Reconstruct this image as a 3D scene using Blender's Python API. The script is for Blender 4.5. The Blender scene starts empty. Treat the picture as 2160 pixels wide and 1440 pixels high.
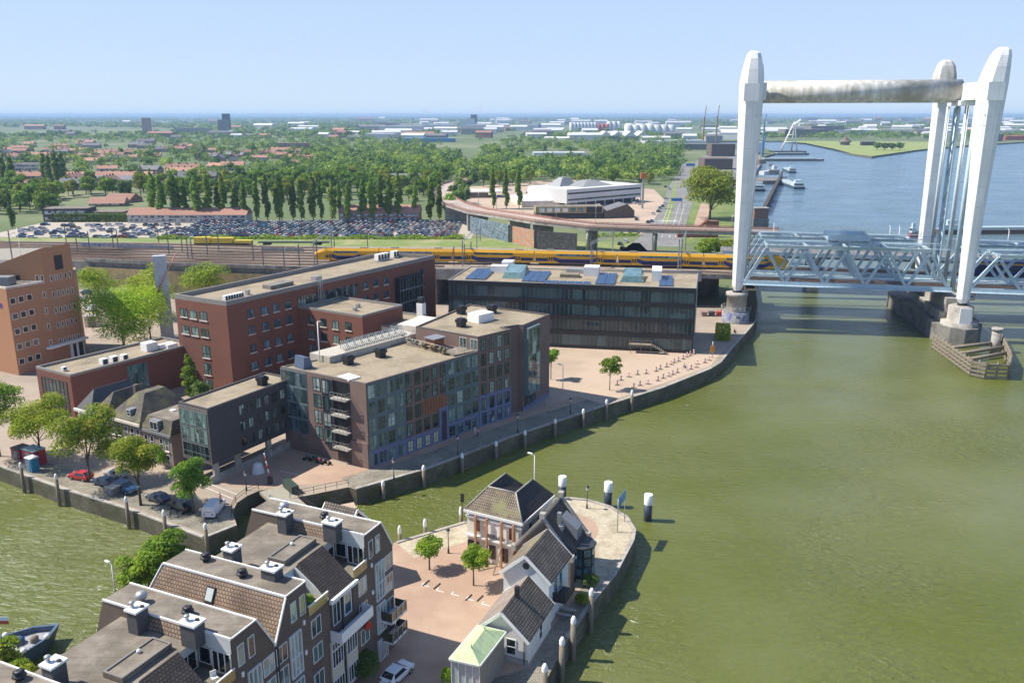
import bpy, bmesh, math, random
import numpy as np
from mathutils import Vector, Matrix
sc = bpy.context.scene
COL = sc.collection
R = math.radians
rnd = random.Random(7)
# ---------------------------------------------------------------- camera
FPX = 1794.0; TH = math.atan(477 / FPX); CH = 58.0
S_, C_ = math.sin(TH), math.cos(TH)
cam = bpy.data.cameras.new('camera'); camo = bpy.data.objects.new('camera', cam); COL.objects.link(camo)
camo.location = (0, 0, CH); camo.rotation_euler = (R(90) - TH, 0, 0)
cam.sensor_width = 36; cam.lens = 36 * FPX / 2160; cam.clip_start = 1; cam.clip_end = 90000
sc.camera = camo
# ---------------------------------------------------------------- light
sc.view_settings.view_transform = 'Standard'; sc.view_settings.look = 'None'
sc.view_settings.exposure = 0.68; sc.view_settings.gamma = 1
SUND = Vector((1.0, -0.10, -1.22)).normalized()
w = bpy.data.worlds.new('World'); sc.world = w; w.use_nodes = True
nt = w.node_tree; bg = nt.nodes['Background']
sky = nt.nodes.new('ShaderNodeTexSky'); sky.sky_type = 'NISHITA'; sky.sun_disc = False
sky.sun_elevation = math.asin(-SUND.z); sky.sun_rotation = math.atan2(-SUND.x, -SUND.y)
sky.air_density = 1.0; sky.dust_density = 1.2; sky.ozone_density = 1.6; sky.altitude = 50
tcw = nt.nodes.new('ShaderNodeTexCoord'); sx = nt.nodes.new('ShaderNodeSeparateXYZ'); nt.links.new(tcw.outputs['Generated'], sx.inputs[0])
rw = nt.nodes.new('ShaderNodeValToRGB'); ew = rw.color_ramp.elements; ew[0].position = 0; ew[0].color = (.66, .82, 1.0, 1); ew[1].position = 1; ew[1].color = (.16, .26, .50, 1)
for p_, c_ in ((.07, (.56, .73, 1.0, 1)), (.16, (.49, .66, .97, 1)), (.32, (.30, .46, .86, 1)), (.6, (.22, .36, .68, 1))): k_ = ew.new(p_); k_.color = c_
nt.links.new(sx.outputs[2], rw.inputs[0])
vm = nt.nodes.new('ShaderNodeVectorMath'); vm.operation = 'SCALE'; vm.inputs['Scale'].default_value = 5.3; nt.links.new(rw.outputs[0], vm.inputs[0])
mxs = nt.nodes.new('ShaderNodeMixRGB'); mxs.inputs[0].default_value = .93; nt.links.new(sky.outputs[0], mxs.inputs[1]); nt.links.new(vm.outputs[0], mxs.inputs[2])
nt.links.new(mxs.outputs[0], bg.inputs[0]); bg.inputs[1].default_value = 0.12
sl = bpy.data.lights.new('sun', 'SUN'); sl.energy = 4.7; sl.angle = R(0.55); sl.color = (1, 0.935, 0.82)
so = bpy.data.objects.new('sun', sl); COL.objects.link(so); so.rotation_euler = SUND.to_track_quat('-Z', 'Y').to_euler()
so.location = (0, 0, 300)
# ---------------------------------------------------------------- helpers
def P(px, py, z=0.0):
    X = (px - 1080) / FPX; Y = -(py - 720) / FPX
    d = S_ - Y * C_; t = (CH - z) / d
    return Vector((X * t, (C_ + Y * S_) * t, z))
def ZH(x, y, py):
    Y = -(py - 720) / FPX
    return CH - y * (S_ - Y * C_) / (C_ + Y * S_)
ORG = {}
def tag(o, label=None, cat=None, group=None, kind=None):
    if label: o['label'] = label
    if cat: o['category'] = cat
    if group: o['group'] = group
    if kind: o['kind'] = kind
    return o
def empty(name, loc, label=None, cat=None, group=None):
    o = bpy.data.objects.new(name, None); COL.objects.link(o); o.location = loc; o.empty_display_size = .5
    ORG[o.name] = Vector(loc); return tag(o, label, cat, group)
class Fr:
    """local frame: x along ang, y to the left of it"""
    def __init__(s, ox, oy, ang=0.0, z=0.0):
        s.o = Vector((ox, oy, z)); s.c = math.cos(R(ang)); s.s = math.sin(R(ang)); s.ang = ang
    def p(s, x, y, z=0.0):
        return Vector((s.o.x + x * s.c - y * s.s, s.o.y + x * s.s + y * s.c, s.o.z + z))
    def inv(s, v):
        dx, dy = v[0] - s.o.x, v[1] - s.o.y
        return Vector((dx * s.c + dy * s.s, -dx * s.s + dy * s.c, (v[2] if len(v) > 2 else 0) - s.o.z))
    def on(s, px, py, y0=0.0):
        """pixel -> (x, z) on this frame's vertical plane y = y0"""
        a = s.p(0, y0); X = (px - 1080) / FPX; Y = -(py - 720) / FPX
        rx, ry, rz = X, C_ + Y * S_, -(S_ - Y * C_)
        det = rx * (-s.s) + ry * s.c
        t = (a.x * (-s.s) + a.y * s.c) / det
        return (t * rx - a.x) * s.c + (t * ry - a.y) * s.s, CH + t * rz - s.o.z
class MB:
    def __init__(s): s.v = []; s.f = []; s.m = []; s.sm = []
    def poly(s, pts, mi=0, sm=False):
        n = len(s.v); s.v += [tuple(p) for p in pts]; s.f.append(tuple(range(n, n + len(pts)))); s.m.append(mi); s.sm.append(sm)
    def prism(s, pts, z0, z1, mi=0, mt=None, bottom=True):
        """pts: CCW 2d polygon"""
        n = len(pts)
        a = sum(pts[i][0] * pts[(i + 1) % n][1] - pts[(i + 1) % n][0] * pts[i][1] for i in range(n))
        if a < 0: pts = list(reversed(pts))
        zt = z1 if isinstance(z1, (list, tuple)) else [z1] * n
        if a < 0 and isinstance(z1, (list, tuple)): zt = list(reversed(zt))
        b = len(s.v)
        s.v += [(p[0], p[1], z0) for p in pts] + [(p[0], p[1], zt[i]) for i, p in enumerate(pts)]
        for i in range(n):
            j = (i + 1) % n; s.f.append((b + i, b + j, b + n + j, b + n + i)); s.m.append(mi); s.sm.append(False)
        s.f.append(tuple(b + n + i for i in range(n))); s.m.append(mi if mt is None else mt); s.sm.append(False)
        if bottom: s.f.append(tuple(b + n - 1 - i for i in range(n))); s.m.append(mi); s.sm.append(False)
    def fbox(s, fr, x0, x1, y0, y1, z0, z1, mi=0, mt=None):
        if x0 > x1: x0, x1 = x1, x0
        if y0 > y1: y0, y1 = y1, y0
        s.prism([fr.p(x0, y0, 0)[:2], fr.p(x1, y0, 0)[:2], fr.p(x1, y1, 0)[:2], fr.p(x0, y1, 0)[:2]], fr.o.z + z0, fr.o.z + z1, mi, mt)
    def box(s, x0, x1, y0, y1, z0, z1, mi=0, mt=None):
        s.prism([(x0, y0), (x1, y0), (x1, y1), (x0, y1)], z0, z1, mi, mt)
    def hexa(s, b, t, mi=0, mt=None):
        """bottom 4 pts, top 4 pts CCW"""
        n = len(s.v); k = len(b); s.v += [tuple(p) for p in b] + [tuple(p) for p in t]
        for i in range(k):
            j = (i + 1) % k; s.f.append((n + i, n + j, n + k + j, n + k + i)); s.m.append(mi); s.sm.append(False)
        s.f.append(tuple(n + k + i for i in range(k))); s.m.append(mi if mt is None else mt); s.sm.append(False)
        s.f.append(tuple(n + k - 1 - i for i in range(k))); s.m.append(mi); s.sm.append(False)
    def tube(s, p0, p1, r, n=8, mi=0, r2=None, sm=True):
        p0 = Vector(p0); p1 = Vector(p1); r2 = r if r2 is None else r2
        d = (p1 - p0)
        if d.length < 1e-6: return
        d.normalize(); a = d.orthogonal().normalized(); b = d.cross(a); k = len(s.v)
        for pp, rr in ((p0, r), (p1, r2)):
            for i in range(n):
                t = 2 * math.pi * (i + .5) / n; s.v.append(tuple(pp + a * (math.cos(t) * rr) + b * (math.sin(t) * rr)))
        for i in range(n):
            j = (i + 1) % n; s.f.append((k + i, k + j, k + n + j, k + n + i)); s.m.append(mi); s.sm.append(sm)
        s.f.append(tuple(k + n - 1 - i for i in range(n))); s.m.append(mi); s.sm.append(False)
        s.f.append(tuple(k + n + i for i in range(n))); s.m.append(mi); s.sm.append(False)
    def bar(s, p0, p1, wd, h, mi=0):
        """square section beam"""
        p0 = Vector(p0); p1 = Vector(p1); d = (p1 - p0).normalized()
        up = Vector((0, 0, 1)) if abs(d.z) < .95 else Vector((1, 0, 0))
        a = d.cross(up).normalized() * wd / 2; b = a.cross(d).normalized() * h / 2
        s.hexa([p0 - a - b, p0 + a - b, p0 + a + b, p0 - a + b][::1], [p1 - a - b, p1 + a - b, p1 + a + b, p1 - a + b], mi)
    def path(s, pts, r, n=6, mi=0):
        for a, b in zip(pts[:-1], pts[1:]): s.tube(a, b, r, n, mi)
    def ball(s, c, rx, ry=None, rz=None, mi=0, nu=10, nv=6):
        ry = ry or rx; rz = rz or rx; c = Vector(c); k = len(s.v)
        for j in range(nv + 1):
            th = math.pi * j / nv
            for i in range(nu):
                ph = 2 * math.pi * i / nu
                s.v.append((c.x + rx * math.sin(th) * math.cos(ph), c.y + ry * math.sin(th) * math.sin(ph), c.z - rz * math.cos(th)))
        for j in range(nv):
            for i in range(nu):
                i2 = (i + 1) % nu
                s.f.append((k + j * nu + i, k + j * nu + i2, k + (j + 1) * nu + i2, k + (j + 1) * nu + i)); s.m.append(mi); s.sm.append(True)
    def lathe(s, c, prof, n=12, mi=0):
        """prof: list (r,z)"""
        c = Vector(c); k = len(s.v)
        for r, z in prof:
            for i in range(n):
                t = 2 * math.pi * i / n; s.v.append((c.x + r * math.cos(t), c.y + r * math.sin(t), c.z + z))
        for j in range(len(prof) - 1):
            for i in range(n):
                i2 = (i + 1) % n
                s.f.append((k + j * n + i, k + j * n + i2, k + (j + 1) * n + i2, k + (j + 1) * n + i)); s.m.append(mi); s.sm.append(True)
        s.f.append(tuple(k + (len(prof) - 1) * n + i for i in range(n))); s.m.append(mi); s.sm.append(False)
    def build(s, name, mats, parent=None, org=None, label=None, cat=None, group=None, kind=None):
        if not isinstance(mats, (list, tuple)): mats = [mats]
        if parent is not None: base = ORG[parent.name]
        elif org is not None: base = Vector(org)
        else: base = Vector((0, 0, 0))
        V = np.array(s.v, dtype=np.float64).reshape(-1, 3) - np.array(base)
        me = bpy.data.meshes.new(name); me.from_pydata(V.tolist(), [], s.f)
        for m in mats: me.materials.append(m)
        me.polygons.foreach_set('material_index', s.m); me.polygons.foreach_set('use_smooth', s.sm)
        me.update()
        nl = len(me.loops); uv = me.uv_layers.new(name='UV')
        nrm = np.zeros(len(me.polygons) * 3); me.polygons.foreach_get('normal', nrm); nrm = nrm.reshape(-1, 3)
        cnt = np.zeros(len(me.polygons), dtype=np.int32); me.polygons.foreach_get('loop_total', cnt)
        vi = np.zeros(nl, dtype=np.int32); me.loops.foreach_get('vertex_index', vi)
        N = np.repeat(nrm, cnt, axis=0)
        U = np.stack([-N[:, 1], N[:, 0], np.zeros(nl)], 1); L = np.linalg.norm(U, axis=1); flat = L < .05
        U[flat] = (1, 0, 0); L[flat] = 1; U /= L[:, None]; W = np.cross(N, U)
        X = V[vi] + np.array(base)
        q = np.stack([(X * U).sum(1), (X * W).sum(1)], 1)
        uv.data.foreach_set('uv', q.ravel())
        o = bpy.data.objects.new(name, me); COL.objects.link(o)
        if parent is not None: o.parent = parent
        else: o.location = base
        ORG[o.name] = base
        return tag(o, label, cat, group, kind)
def kids(o): return [c for c in ALLKIDS.get(o.name, [])]
def copy_tree(o, loc=None, rz=None, scale=None, label=None, group=None, parent=None, children=None):
    c = o.copy(); COL.objects.link(c)
    if parent is not None: c.parent = parent
    if loc is not None: c.location = loc; ORG[c.name] = Vector(loc)
    if rz is not None: c.rotation_euler = (0, 0, rz)
    if scale is not None: c.scale = scale if isinstance(scale, (list, tuple)) else (scale,) * 3
    if label: c['label'] = label
    if group: c['group'] = group
    for ch in o.children: copy_tree(ch, parent=c)
    return c
# ---------------------------------------------------------------- materials
MAT = {}
def mat(name, col, rough=.8, col2=None, nscale=3.0, namt=.5, metal=0., spec=.5, bump=0., bscale=None, det=4, rndv=0., stretch=None, coord='Object', blot=None, bscl=.15):
    if name in MAT: return MAT[name]
    m = bpy.data.materials.new(name); m.use_nodes = True; t = m.node_tree; b = t.nodes['Principled BSDF']
    b.inputs['Roughness'].default_value = rough; b.inputs['Metallic'].default_value = metal
    b.inputs['Specular IOR Level'].default_value = spec
    c2 = col2 or tuple(max(0, x * .7) for x in col)
    tc = t.nodes.new('ShaderNodeTexCoord'); mp = t.nodes.new('ShaderNodeMapping')
    t.links.new(tc.outputs[coord], mp.inputs[0])
    if stretch: mp.inputs['Scale'].default_value = stretch
    n = t.nodes.new('ShaderNodeTexNoise'); n.inputs['Scale'].default_value = nscale; n.inputs['Detail'].default_value = det; n.inputs['Roughness'].default_value = .6
    t.links.new(mp.outputs[0], n.inputs['Vector'])
    rp = t.nodes.new('ShaderNodeValToRGB'); rp.color_ramp.elements[0].position = .5 - .25 / max(.1, namt * 2); rp.color_ramp.elements[1].position = .5 + .25 / max(.1, namt * 2)
    rp.color_ramp.elements[0].color = (*c2, 1); rp.color_ramp.elements[1].color = (*col, 1)
    t.links.new(n.outputs[0], rp.inputs[0]); out = rp.outputs[0]
    if blot:
        n2 = t.nodes.new('ShaderNodeTexNoise'); n2.inputs['Scale'].default_value = bscl; n2.inputs['Detail'].default_value = 5; n2.inputs['Roughness'].default_value = .65
        t.links.new(tc.outputs[coord], n2.inputs['Vector'])
        r2 = t.nodes.new('ShaderNodeValToRGB'); r2.color_ramp.elements[0].position = .46; r2.color_ramp.elements[1].position = .66
        t.links.new(n2.outputs[0], r2.inputs[0])
        mx = t.nodes.new('ShaderNodeMixRGB'); mx.inputs[2].default_value = (*blot, 1); t.links.new(r2.outputs[0], mx.inputs[0]); t.links.new(out, mx.inputs[1]); out = mx.outputs[0]
    if rndv:
        oi = t.nodes.new('ShaderNodeObjectInfo'); hs = t.nodes.new('ShaderNodeHueSaturation'); mr = t.nodes.new('ShaderNodeMapRange')
        mr.inputs[3].default_value = 1 - rndv; mr.inputs[4].default_value = 1 + rndv; t.links.new(oi.outputs['Random'], mr.inputs[0])
        t.links.new(mr.outputs[0], hs.inputs['Value']); t.links.new(out, hs.inputs['Color']); out = hs.outputs[0]
    t.links.new(out, b.inputs['Base Color'])
    if bump:
        bp = t.nodes.new('ShaderNodeBump'); bp.inputs['Strength'].default_value = bump; bp.inputs['Distance'].default_value = .1
        nb = n
        if bscale:
            nb = t.nodes.new('ShaderNodeTexNoise'); nb.inputs['Scale'].default_value = bscale; nb.inputs['Detail'].default_value = 3; t.links.new(mp.outputs[0], nb.inputs['Vector'])
        t.links.new(nb.outputs[0], bp.inputs['Height']); t.links.new(bp.outputs[0], b.inputs['Normal'])
    MAT[name] = m; return m
def bmat(name, c1, c2, cm, bw=.5, bh=.25, mort=.03, rough=.85, off=.5, bump=.3, noise=.5, nscale=.6, moss=None):
    """brick / tile pattern in metres through the UV map"""
    if name in MAT: return MAT[name]
    m = bpy.data.materials.new(name); m.use_nodes = True; t = m.node_tree; b = t.nodes['Principled BSDF']; b.inputs['Roughness'].default_value = rough
    uv = t.nodes.new('ShaderNodeUVMap'); br = t.nodes.new('ShaderNodeTexBrick')
    br.inputs['Scale'].default_value = 1; br.inputs['Brick Width'].default_value = bw; br.inputs['Row Height'].default_value = bh; br.inputs['Mortar Size'].default_value = mort
    br.inputs['Mortar Smooth'].default_value = .3; br.offset = off
    br.inputs['Color1'].default_value = (*c1, 1); br.inputs['Color2'].default_value = (*c2, 1); br.inputs['Mortar'].default_value = (*cm, 1)
    t.links.new(uv.outputs[0], br.inputs['Vector'])
    n = t.nodes.new('ShaderNodeTexNoise'); n.inputs['Scale'].default_value = nscale; n.inputs['Detail'].default_value = 5; t.links.new(uv.outputs[0], n.inputs['Vector'])
    mr = t.nodes.new('ShaderNodeMapRange'); mr.inputs[1].default_value = .3; mr.inputs[2].default_value = .7; mr.inputs[3].default_value = 1 - noise * .5; mr.inputs[4].default_value = 1 + noise * .35
    t.links.new(n.outputs[0], mr.inputs[0])
    hs = t.nodes.new('ShaderNodeHueSaturation'); t.links.new(br.outputs[0], hs.inputs['Color']); t.links.new(mr.outputs[0], hs.inputs['Value']); out = hs.outputs[0]
    if moss:
        n2 = t.nodes.new('ShaderNodeTexNoise'); n2.inputs['Scale'].default_value = .35; n2.inputs['Detail'].default_value = 8; n2.inputs['Roughness'].default_value = .7; t.links.new(uv.outputs[0], n2.inputs['Vector'])
        r2 = t.nodes.new('ShaderNodeValToRGB'); r2.color_ramp.elements[0].position = .5; r2.color_ramp.elements[1].position = .62; t.links.new(n2.outputs[0], r2.inputs[0])
        mx = t.nodes.new('ShaderNodeMixRGB'); mx.inputs[2].default_value = (*moss, 1); t.links.new(r2.outputs[0], mx.inputs[0]); t.links.new(out, mx.inputs[1]); out = mx.outputs[0]
    t.links.new(out, b.inputs['Base Color'])
    if bump:
        bp = t.nodes.new('ShaderNodeBump'); bp.inputs['Strength'].default_value = bump; bp.inputs['Distance'].default_value = .05; bp.invert = True
        t.links.new(br.outputs['Fac'], bp.inputs['Height']); t.links.new(bp.outputs[0], b.inputs['Normal'])
    MAT[name] = m; return m
def glass(name, dark, light, amt=.5, rough=.06, spec=.9, scl=1.3):
    """window glass: dark room or light curtain behind, differing pane by pane"""
    if name in MAT: return MAT[name]
    m = bpy.data.materials.new(name); m.use_nodes = True; t = m.node_tree; b = t.nodes['Principled BSDF']; b.inputs['Roughness'].default_value = rough; b.inputs['Specular IOR Level'].default_value = spec
    uv = t.nodes.new('ShaderNodeUVMap'); mp = t.nodes.new('ShaderNodeMapping'); mp.inputs['Scale'].default_value = (scl, scl * .35, 1)
    v = t.nodes.new('ShaderNodeTexVoronoi'); v.feature = 'F1'; v.distance = 'CHEBYCHEV'; v.inputs['Scale'].default_value = 1; v.inputs['Randomness'].default_value = .6
    t.links.new(uv.outputs[0], mp.inputs[0]); t.links.new(mp.outputs[0], v.inputs['Vector'])
    oi = t.nodes.new('ShaderNodeObjectInfo'); ad = t.nodes.new('ShaderNodeMath'); ad.operation = 'ADD'
    sp = t.nodes.new('ShaderNodeSeparateColor'); t.links.new(v.outputs['Color'], sp.inputs[0]); t.links.new(sp.outputs[0], ad.inputs[0]); t.links.new(oi.outputs['Random'], ad.inputs[1])
    rp = t.nodes.new('ShaderNodeValToRGB'); rp.color_ramp.interpolation = 'LINEAR'; rp.color_ramp.elements[0].position = max(0, .62 - amt * .5); rp.color_ramp.elements[1].position = min(1, .98 - amt * .3)
    rp.color_ramp.elements[0].color = (*dark, 1); rp.color_ramp.elements[1].color = (*light, 1)
    dv = t.nodes.new('ShaderNodeMath'); dv.operation = 'MULTIPLY'; dv.inputs[1].default_value = .5; t.links.new(ad.outputs[0], dv.inputs[0]); t.links.new(dv.outputs[0], rp.inputs[0])
    t.links.new(rp.outputs[0], b.inputs['Base Color'])
    MAT[name] = m; return m
M_gravel = mat('roof_gravel', (.35, .29, .20), .95, (.25, .205, .14), 1.6, .6, blot=(.19, .155, .105), bscl=.16, bump=.3, bscale=12)

M_brick_or = mat('brick_orange', (.46, .235, .125), .9, (.38, .19, .095), 2.5, .5, stretch=(1, 1, 4))
M_brick_red = mat('brick_red', (.225, .088, .055), .9, (.155, .062, .042), 2.5, .5, stretch=(1, 1, 5), blot=(.15, .065, .045), bscl=.14)
M_brick_brown = mat('brick_brown', (.155, .115, .088), .9, (.11, .08, .064), 3, .5, stretch=(1, 1, 5), blot=(.105, .08, .065), bscl=.3)
M_brick_pink = mat('brick_pinkish', (.235, .155, .125), .9, (.165, .11, .095), 2.4, .45, stretch=(1, 1, 5), blot=(.16, .11, .095), bscl=.2)
M_brick_dark = mat('brick_black', (.075, .071, .074), .85, (.052, .049, .053), 2.4, .45, stretch=(1, 1, 6))
M_blue_render = mat('blue_grey_plinth', (.20, .22, .34), .8, (.17, .19, .30), 1.5)
M_conc = mat('concrete', (.42, .40, .36), .85, (.30, .28, .25), .9, .5, blot=(.22, .20, .17), bscl=.3)
M_conc_d = mat('concrete_dark', (.24, .23, .21), .9, (.16, .15, .14), .8, .5, blot=(.10, .095, .085), bscl=.3)
M_white = mat('white_paint', (.80, .80, .78), .5, (.72, .72, .70), 1.5)
M_cream = mat('cream_stucco', (.74, .69, .60), .8, (.62, .57, .49), 1.0, .5, blot=(.50, .44, .36), bscl=.3)
M_frame = mat('white_frame', (.72, .73, .72), .5, (.66, .67, .66), 4)
M_dframe = mat('dark_frame', (.035, .04, .045), .5, (.028, .03, .034), 4)
M_gframe = mat('grey_green_frame', (.16, .20, .21), .5, (.13, .165, .175), 4)
M_metal = mat('galvanised_steel', (.45, .46, .46), .45, (.36, .37, .37), 4, metal=.6)
M_dmetal = mat('dark_iron', (.03, .03, .032), .5, (.02, .02, .022), 4)
M_black = mat('black_cladding', (.018, .019, .022), .45, (.012, .013, .015), 2)
M_wood = mat('weathered_timber', (.26, .22, .16), .9, (.16, .135, .10), 3, .5, stretch=(1, 1, .3))
M_woodd = mat('dark_wet_timber', (.075, .06, .045), .9, (.04, .034, .026), 3)
M_dormer = mat('grey_lead', (.22, .23, .25), .6, (.17, .18, .2), 2)
M_bitumen = bmat('roof_bitumen', (.19, .16, .125), (.165, .14, .11), (.11, .095, .08), 7.5, 1.0, .035, noise=.6, nscale=.35, bump=.1, moss=(.23, .20, .16))
G_dark = glass('glass_dark', (.012, .018, .02), (.10, .14, .13), .35)
G_teal = glass('glass_teal', (.015, .035, .035), (.20, .30, .27), .55)
G_bright = glass('glass_curtained', (.02, .035, .04), (.42, .50, .46), .8)
G_sky = glass('glass_blue', (.03, .07, .09), (.15, .28, .33), .6)
# ---------------------------------------------------------------- windows
def window(fr, x0, x1, z0, z1, parent, fm=None, gm=None, nx=2, nz=1, y=0.0, d=.07, fw=.07, name='window', sill=None, zsplit=None):
    """frame part + pane sub-part; the wall face lies at y, outward is -y of the frame"""
    fm = fm or M_frame; gm = gm or G_dark; mb = MB()
    yo, yi = y - d, y - .004
    mb.fbox(fr, x0, x1, yo, yi, z0, z0 + fw); mb.fbox(fr, x0, x1, yo, yi, z1 - fw, z1)
    mb.fbox(fr, x0, x0 + fw, yo, yi, z0 + fw, z1 - fw); mb.fbox(fr, x1 - fw, x1, yo, yi, z0 + fw, z1 - fw)
    for i in range(1, nx):
        xm = x0 + (x1 - x0) * i / nx; mb.fbox(fr, xm - fw * .45, xm + fw * .45, yo + .005, yi, z0 + fw, z1 - fw)
    zs = [z0 + (z1 - z0) * zsplit] if zsplit else [z0 + (z1 - z0) * i / nz for i in range(1, nz)]
    for zm in zs: mb.fbox(fr, x0 + fw, x1 - fw, yo + .008, yi, zm - fw * .45, zm + fw * .45)
    if sill: mb.fbox(fr, x0 - .1, x1 + .1, yo - .12, yi, z0 - .2, z0 - .004, 1)
    o = mb.build(name, [fm, M_cream] if sill else fm, parent)
    pb = MB(); yy = y - .03
    pb.poly([fr.p(x0 + fw * .5, yy, z0 + fw * .5), fr.p(x1 - fw * .5, yy, z0 + fw * .5), fr.p(x1 - fw * .5, yy, z1 - fw * .5), fr.p(x0 + fw * .5, yy, z1 - fw * .5)])
    pb.build('pane', gm, o)
    return o
def parapet(mb, pts, z, h=.45, t=.35, mi=0):
    """low wall round a flat roof: pts CCW"""
    n = len(pts)
    a = sum(pts[i][0] * pts[(i + 1) % n][1] - pts[(i + 1) % n][0] * pts[i][1] for i in range(n))
    if a < 0: pts = list(reversed(pts))
    inn = []
    for i in range(n):
        p, q, r = Vector(pts[i - 1][:2]), Vector(pts[i][:2]), Vector(pts[(i + 1) % n][:2])
        d1 = (q - p).normalized(); d2 = (r - q).normalized(); n1 = Vector((-d1.y, d1.x)); n2 = Vector((-d2.y, d2.x))
        bis = (n1 + n2); bis = bis / max(.3, bis.length_squared) * 2; inn.append(q + bis * t)
    for i in range(n):
        j = (i + 1) % n
        quad = [Vector(pts[i][:2]), Vector(pts[j][:2]), inn[j], inn[i]]
        mb.hexa([(p.x, p.y, z) for p in quad], [(p.x, p.y, z + h) for p in quad], mi)
def roofbox(name, fr, x0, x1, y0, y1, z0, z1, m, parent): mb = MB(); mb.fbox(fr, x0, x1, y0, y1, z0, z1); return mb.build(name, m, parent)
# ================================================================ SETTING
# ---- water
def water_mat():
    m = bpy.data.materials.new('river_water'); m.use_nodes = True; t = m.node_tree; b = t.nodes['Principled BSDF']
    b.inputs['Roughness'].default_value = .12; b.inputs['IOR'].default_value = 1.33; b.inputs['Specular IOR Level'].default_value = .85; b.inputs['Specular Tint'].default_value = (.78, .9, 1, 1)
    tc = t.nodes.new('ShaderNodeTexCoord')
    n = t.nodes.new('ShaderNodeTexNoise'); n.inputs['Scale'].default_value = .018; n.inputs['Detail'].default_value = 6; n.inputs['Roughness'].default_value = .6
    t.links.new(tc.outputs['Object'], n.inputs['Vector'])
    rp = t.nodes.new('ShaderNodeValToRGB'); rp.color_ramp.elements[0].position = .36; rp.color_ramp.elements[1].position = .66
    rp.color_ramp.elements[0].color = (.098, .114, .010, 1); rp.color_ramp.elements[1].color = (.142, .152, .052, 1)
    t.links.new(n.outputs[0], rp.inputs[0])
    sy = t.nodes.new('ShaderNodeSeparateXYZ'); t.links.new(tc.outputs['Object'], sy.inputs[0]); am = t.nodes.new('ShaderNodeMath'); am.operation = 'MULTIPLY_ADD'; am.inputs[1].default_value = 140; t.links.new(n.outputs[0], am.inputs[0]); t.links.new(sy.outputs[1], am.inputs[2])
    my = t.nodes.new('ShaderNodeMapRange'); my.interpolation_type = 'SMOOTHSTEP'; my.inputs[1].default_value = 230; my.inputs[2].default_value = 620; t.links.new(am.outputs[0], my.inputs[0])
    mx = t.nodes.new('ShaderNodeMixRGB'); mx.inputs[2].default_value = (.10, .165, .215, 1); t.links.new(my.outputs[0], mx.inputs[0]); t.links.new(rp.outputs[0], mx.inputs[1]); t.links.new(mx.outputs[0], b.inputs['Base Color'])  # far river: sky reflection painted as blue into the base colour
    mp = t.nodes.new('ShaderNodeMapping'); mp.inputs['Rotation'].default_value = (0, 0, R(25)); mp.inputs['Scale'].default_value = (1, 2.2, 1); t.links.new(tc.outputs['Object'], mp.inputs[0])
    a = t.nodes.new('ShaderNodeTexNoise'); a.inputs['Scale'].default_value = .55; a.inputs['Detail'].default_value = 5; a.inputs['Roughness'].default_value = .62; a.inputs['Distortion'].default_value = .4; t.links.new(mp.outputs[0], a.inputs['Vector'])
    c = t.nodes.new('ShaderNodeTexNoise'); c.inputs['Scale'].default_value = .03; c.inputs['Detail'].default_value = 3; t.links.new(tc.outputs['Object'], c.inputs['Vector'])
    mr = t.nodes.new('ShaderNodeMapRange'); mr.inputs[1].default_value = .35; mr.inputs[2].default_value = .65; mr.inputs[3].default_value = .25; mr.inputs[4].default_value = 1.0; t.links.new(c.outputs[0], mr.inputs[0])
    bp = t.nodes.new('ShaderNodeBump'); bp.inputs['Distance'].default_value = .8; t.links.new(a.outputs[0], bp.inputs['Height']); t.links.new(mr.outputs[0], bp.inputs['Strength'])
    t.links.new(bp.outputs[0], b.inputs['Normal'])
    m2 = t.nodes.new('ShaderNodeMapping'); m2.inputs['Rotation'].default_value = (0, 0, R(-35)); m2.inputs['Scale'].default_value = (.012, .07, 1); t.links.new(tc.outputs['Object'], m2.inputs[0])
    n3 = t.nodes.new('ShaderNodeTexNoise'); n3.inputs['Scale'].default_value = 1; n3.inputs['Detail'].default_value = 5; n3.inputs['Distortion'].default_value = .8; t.links.new(m2.outputs[0], n3.inputs['Vector'])
    r3 = t.nodes.new('ShaderNodeMapRange'); r3.inputs[1].default_value = .38; r3.inputs[2].default_value = .62; r3.inputs[3].default_value = .10; r3.inputs[4].default_value = .30; t.links.new(n3.outputs[0], r3.inputs[0]); t.links.new(r3.outputs[0], b.inputs['Roughness'])
    return m
WZ = -2.7
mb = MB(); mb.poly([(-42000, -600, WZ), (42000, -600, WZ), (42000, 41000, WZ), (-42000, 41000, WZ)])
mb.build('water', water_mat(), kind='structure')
# ---- land
M_stone = bmat('quay_stone', (.17, .15, .10), (.12, .105, .075), (.06, .055, .04), .9, .35, .05, noise=.8, nscale=.25, moss=(.07, .075, .03))
M_ground = mat('land_far', (.075, .115, .035), .95, (.11, .145, .05), .006, .5, blot=(.19, .20, .10), bscl=.004, det=8)
M_pave = mat('paving_pink_brick', (.36, .29, .225), .9, (.30, .24, .185), .35, .5, blot=(.24, .20, .16), bscl=.05, det=8)
M_pave2 = mat('paving_red_clinker', (.38, .26, .185), .9, (.33, .22, .16), .5, .5, blot=(.43, .31, .225), bscl=.08, det=8)
M_sand = mat('paving_sandy', (.46, .355, .265), .9, (.41, .315, .235), .3, .5, blot=(.35, .27, .20), bscl=.04, det=8)
M_cobble = bmat('cobble_setts', (.36, .33, .26), (.24, .21, .165), (.13, .12, .09), .42, .24, .05, noise=.7, nscale=.25)
M_asph = mat('asphalt', (.20, .195, .185), .9, (.15, .148, .142), .4, .5, blot=(.25, .24, .225), bscl=.06)
M_grass = mat('grass', (.13, .19, .04), .95, (.19, .21, .06), .12, .5, blot=(.07, .12, .025), bscl=.05, det=8)
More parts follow.
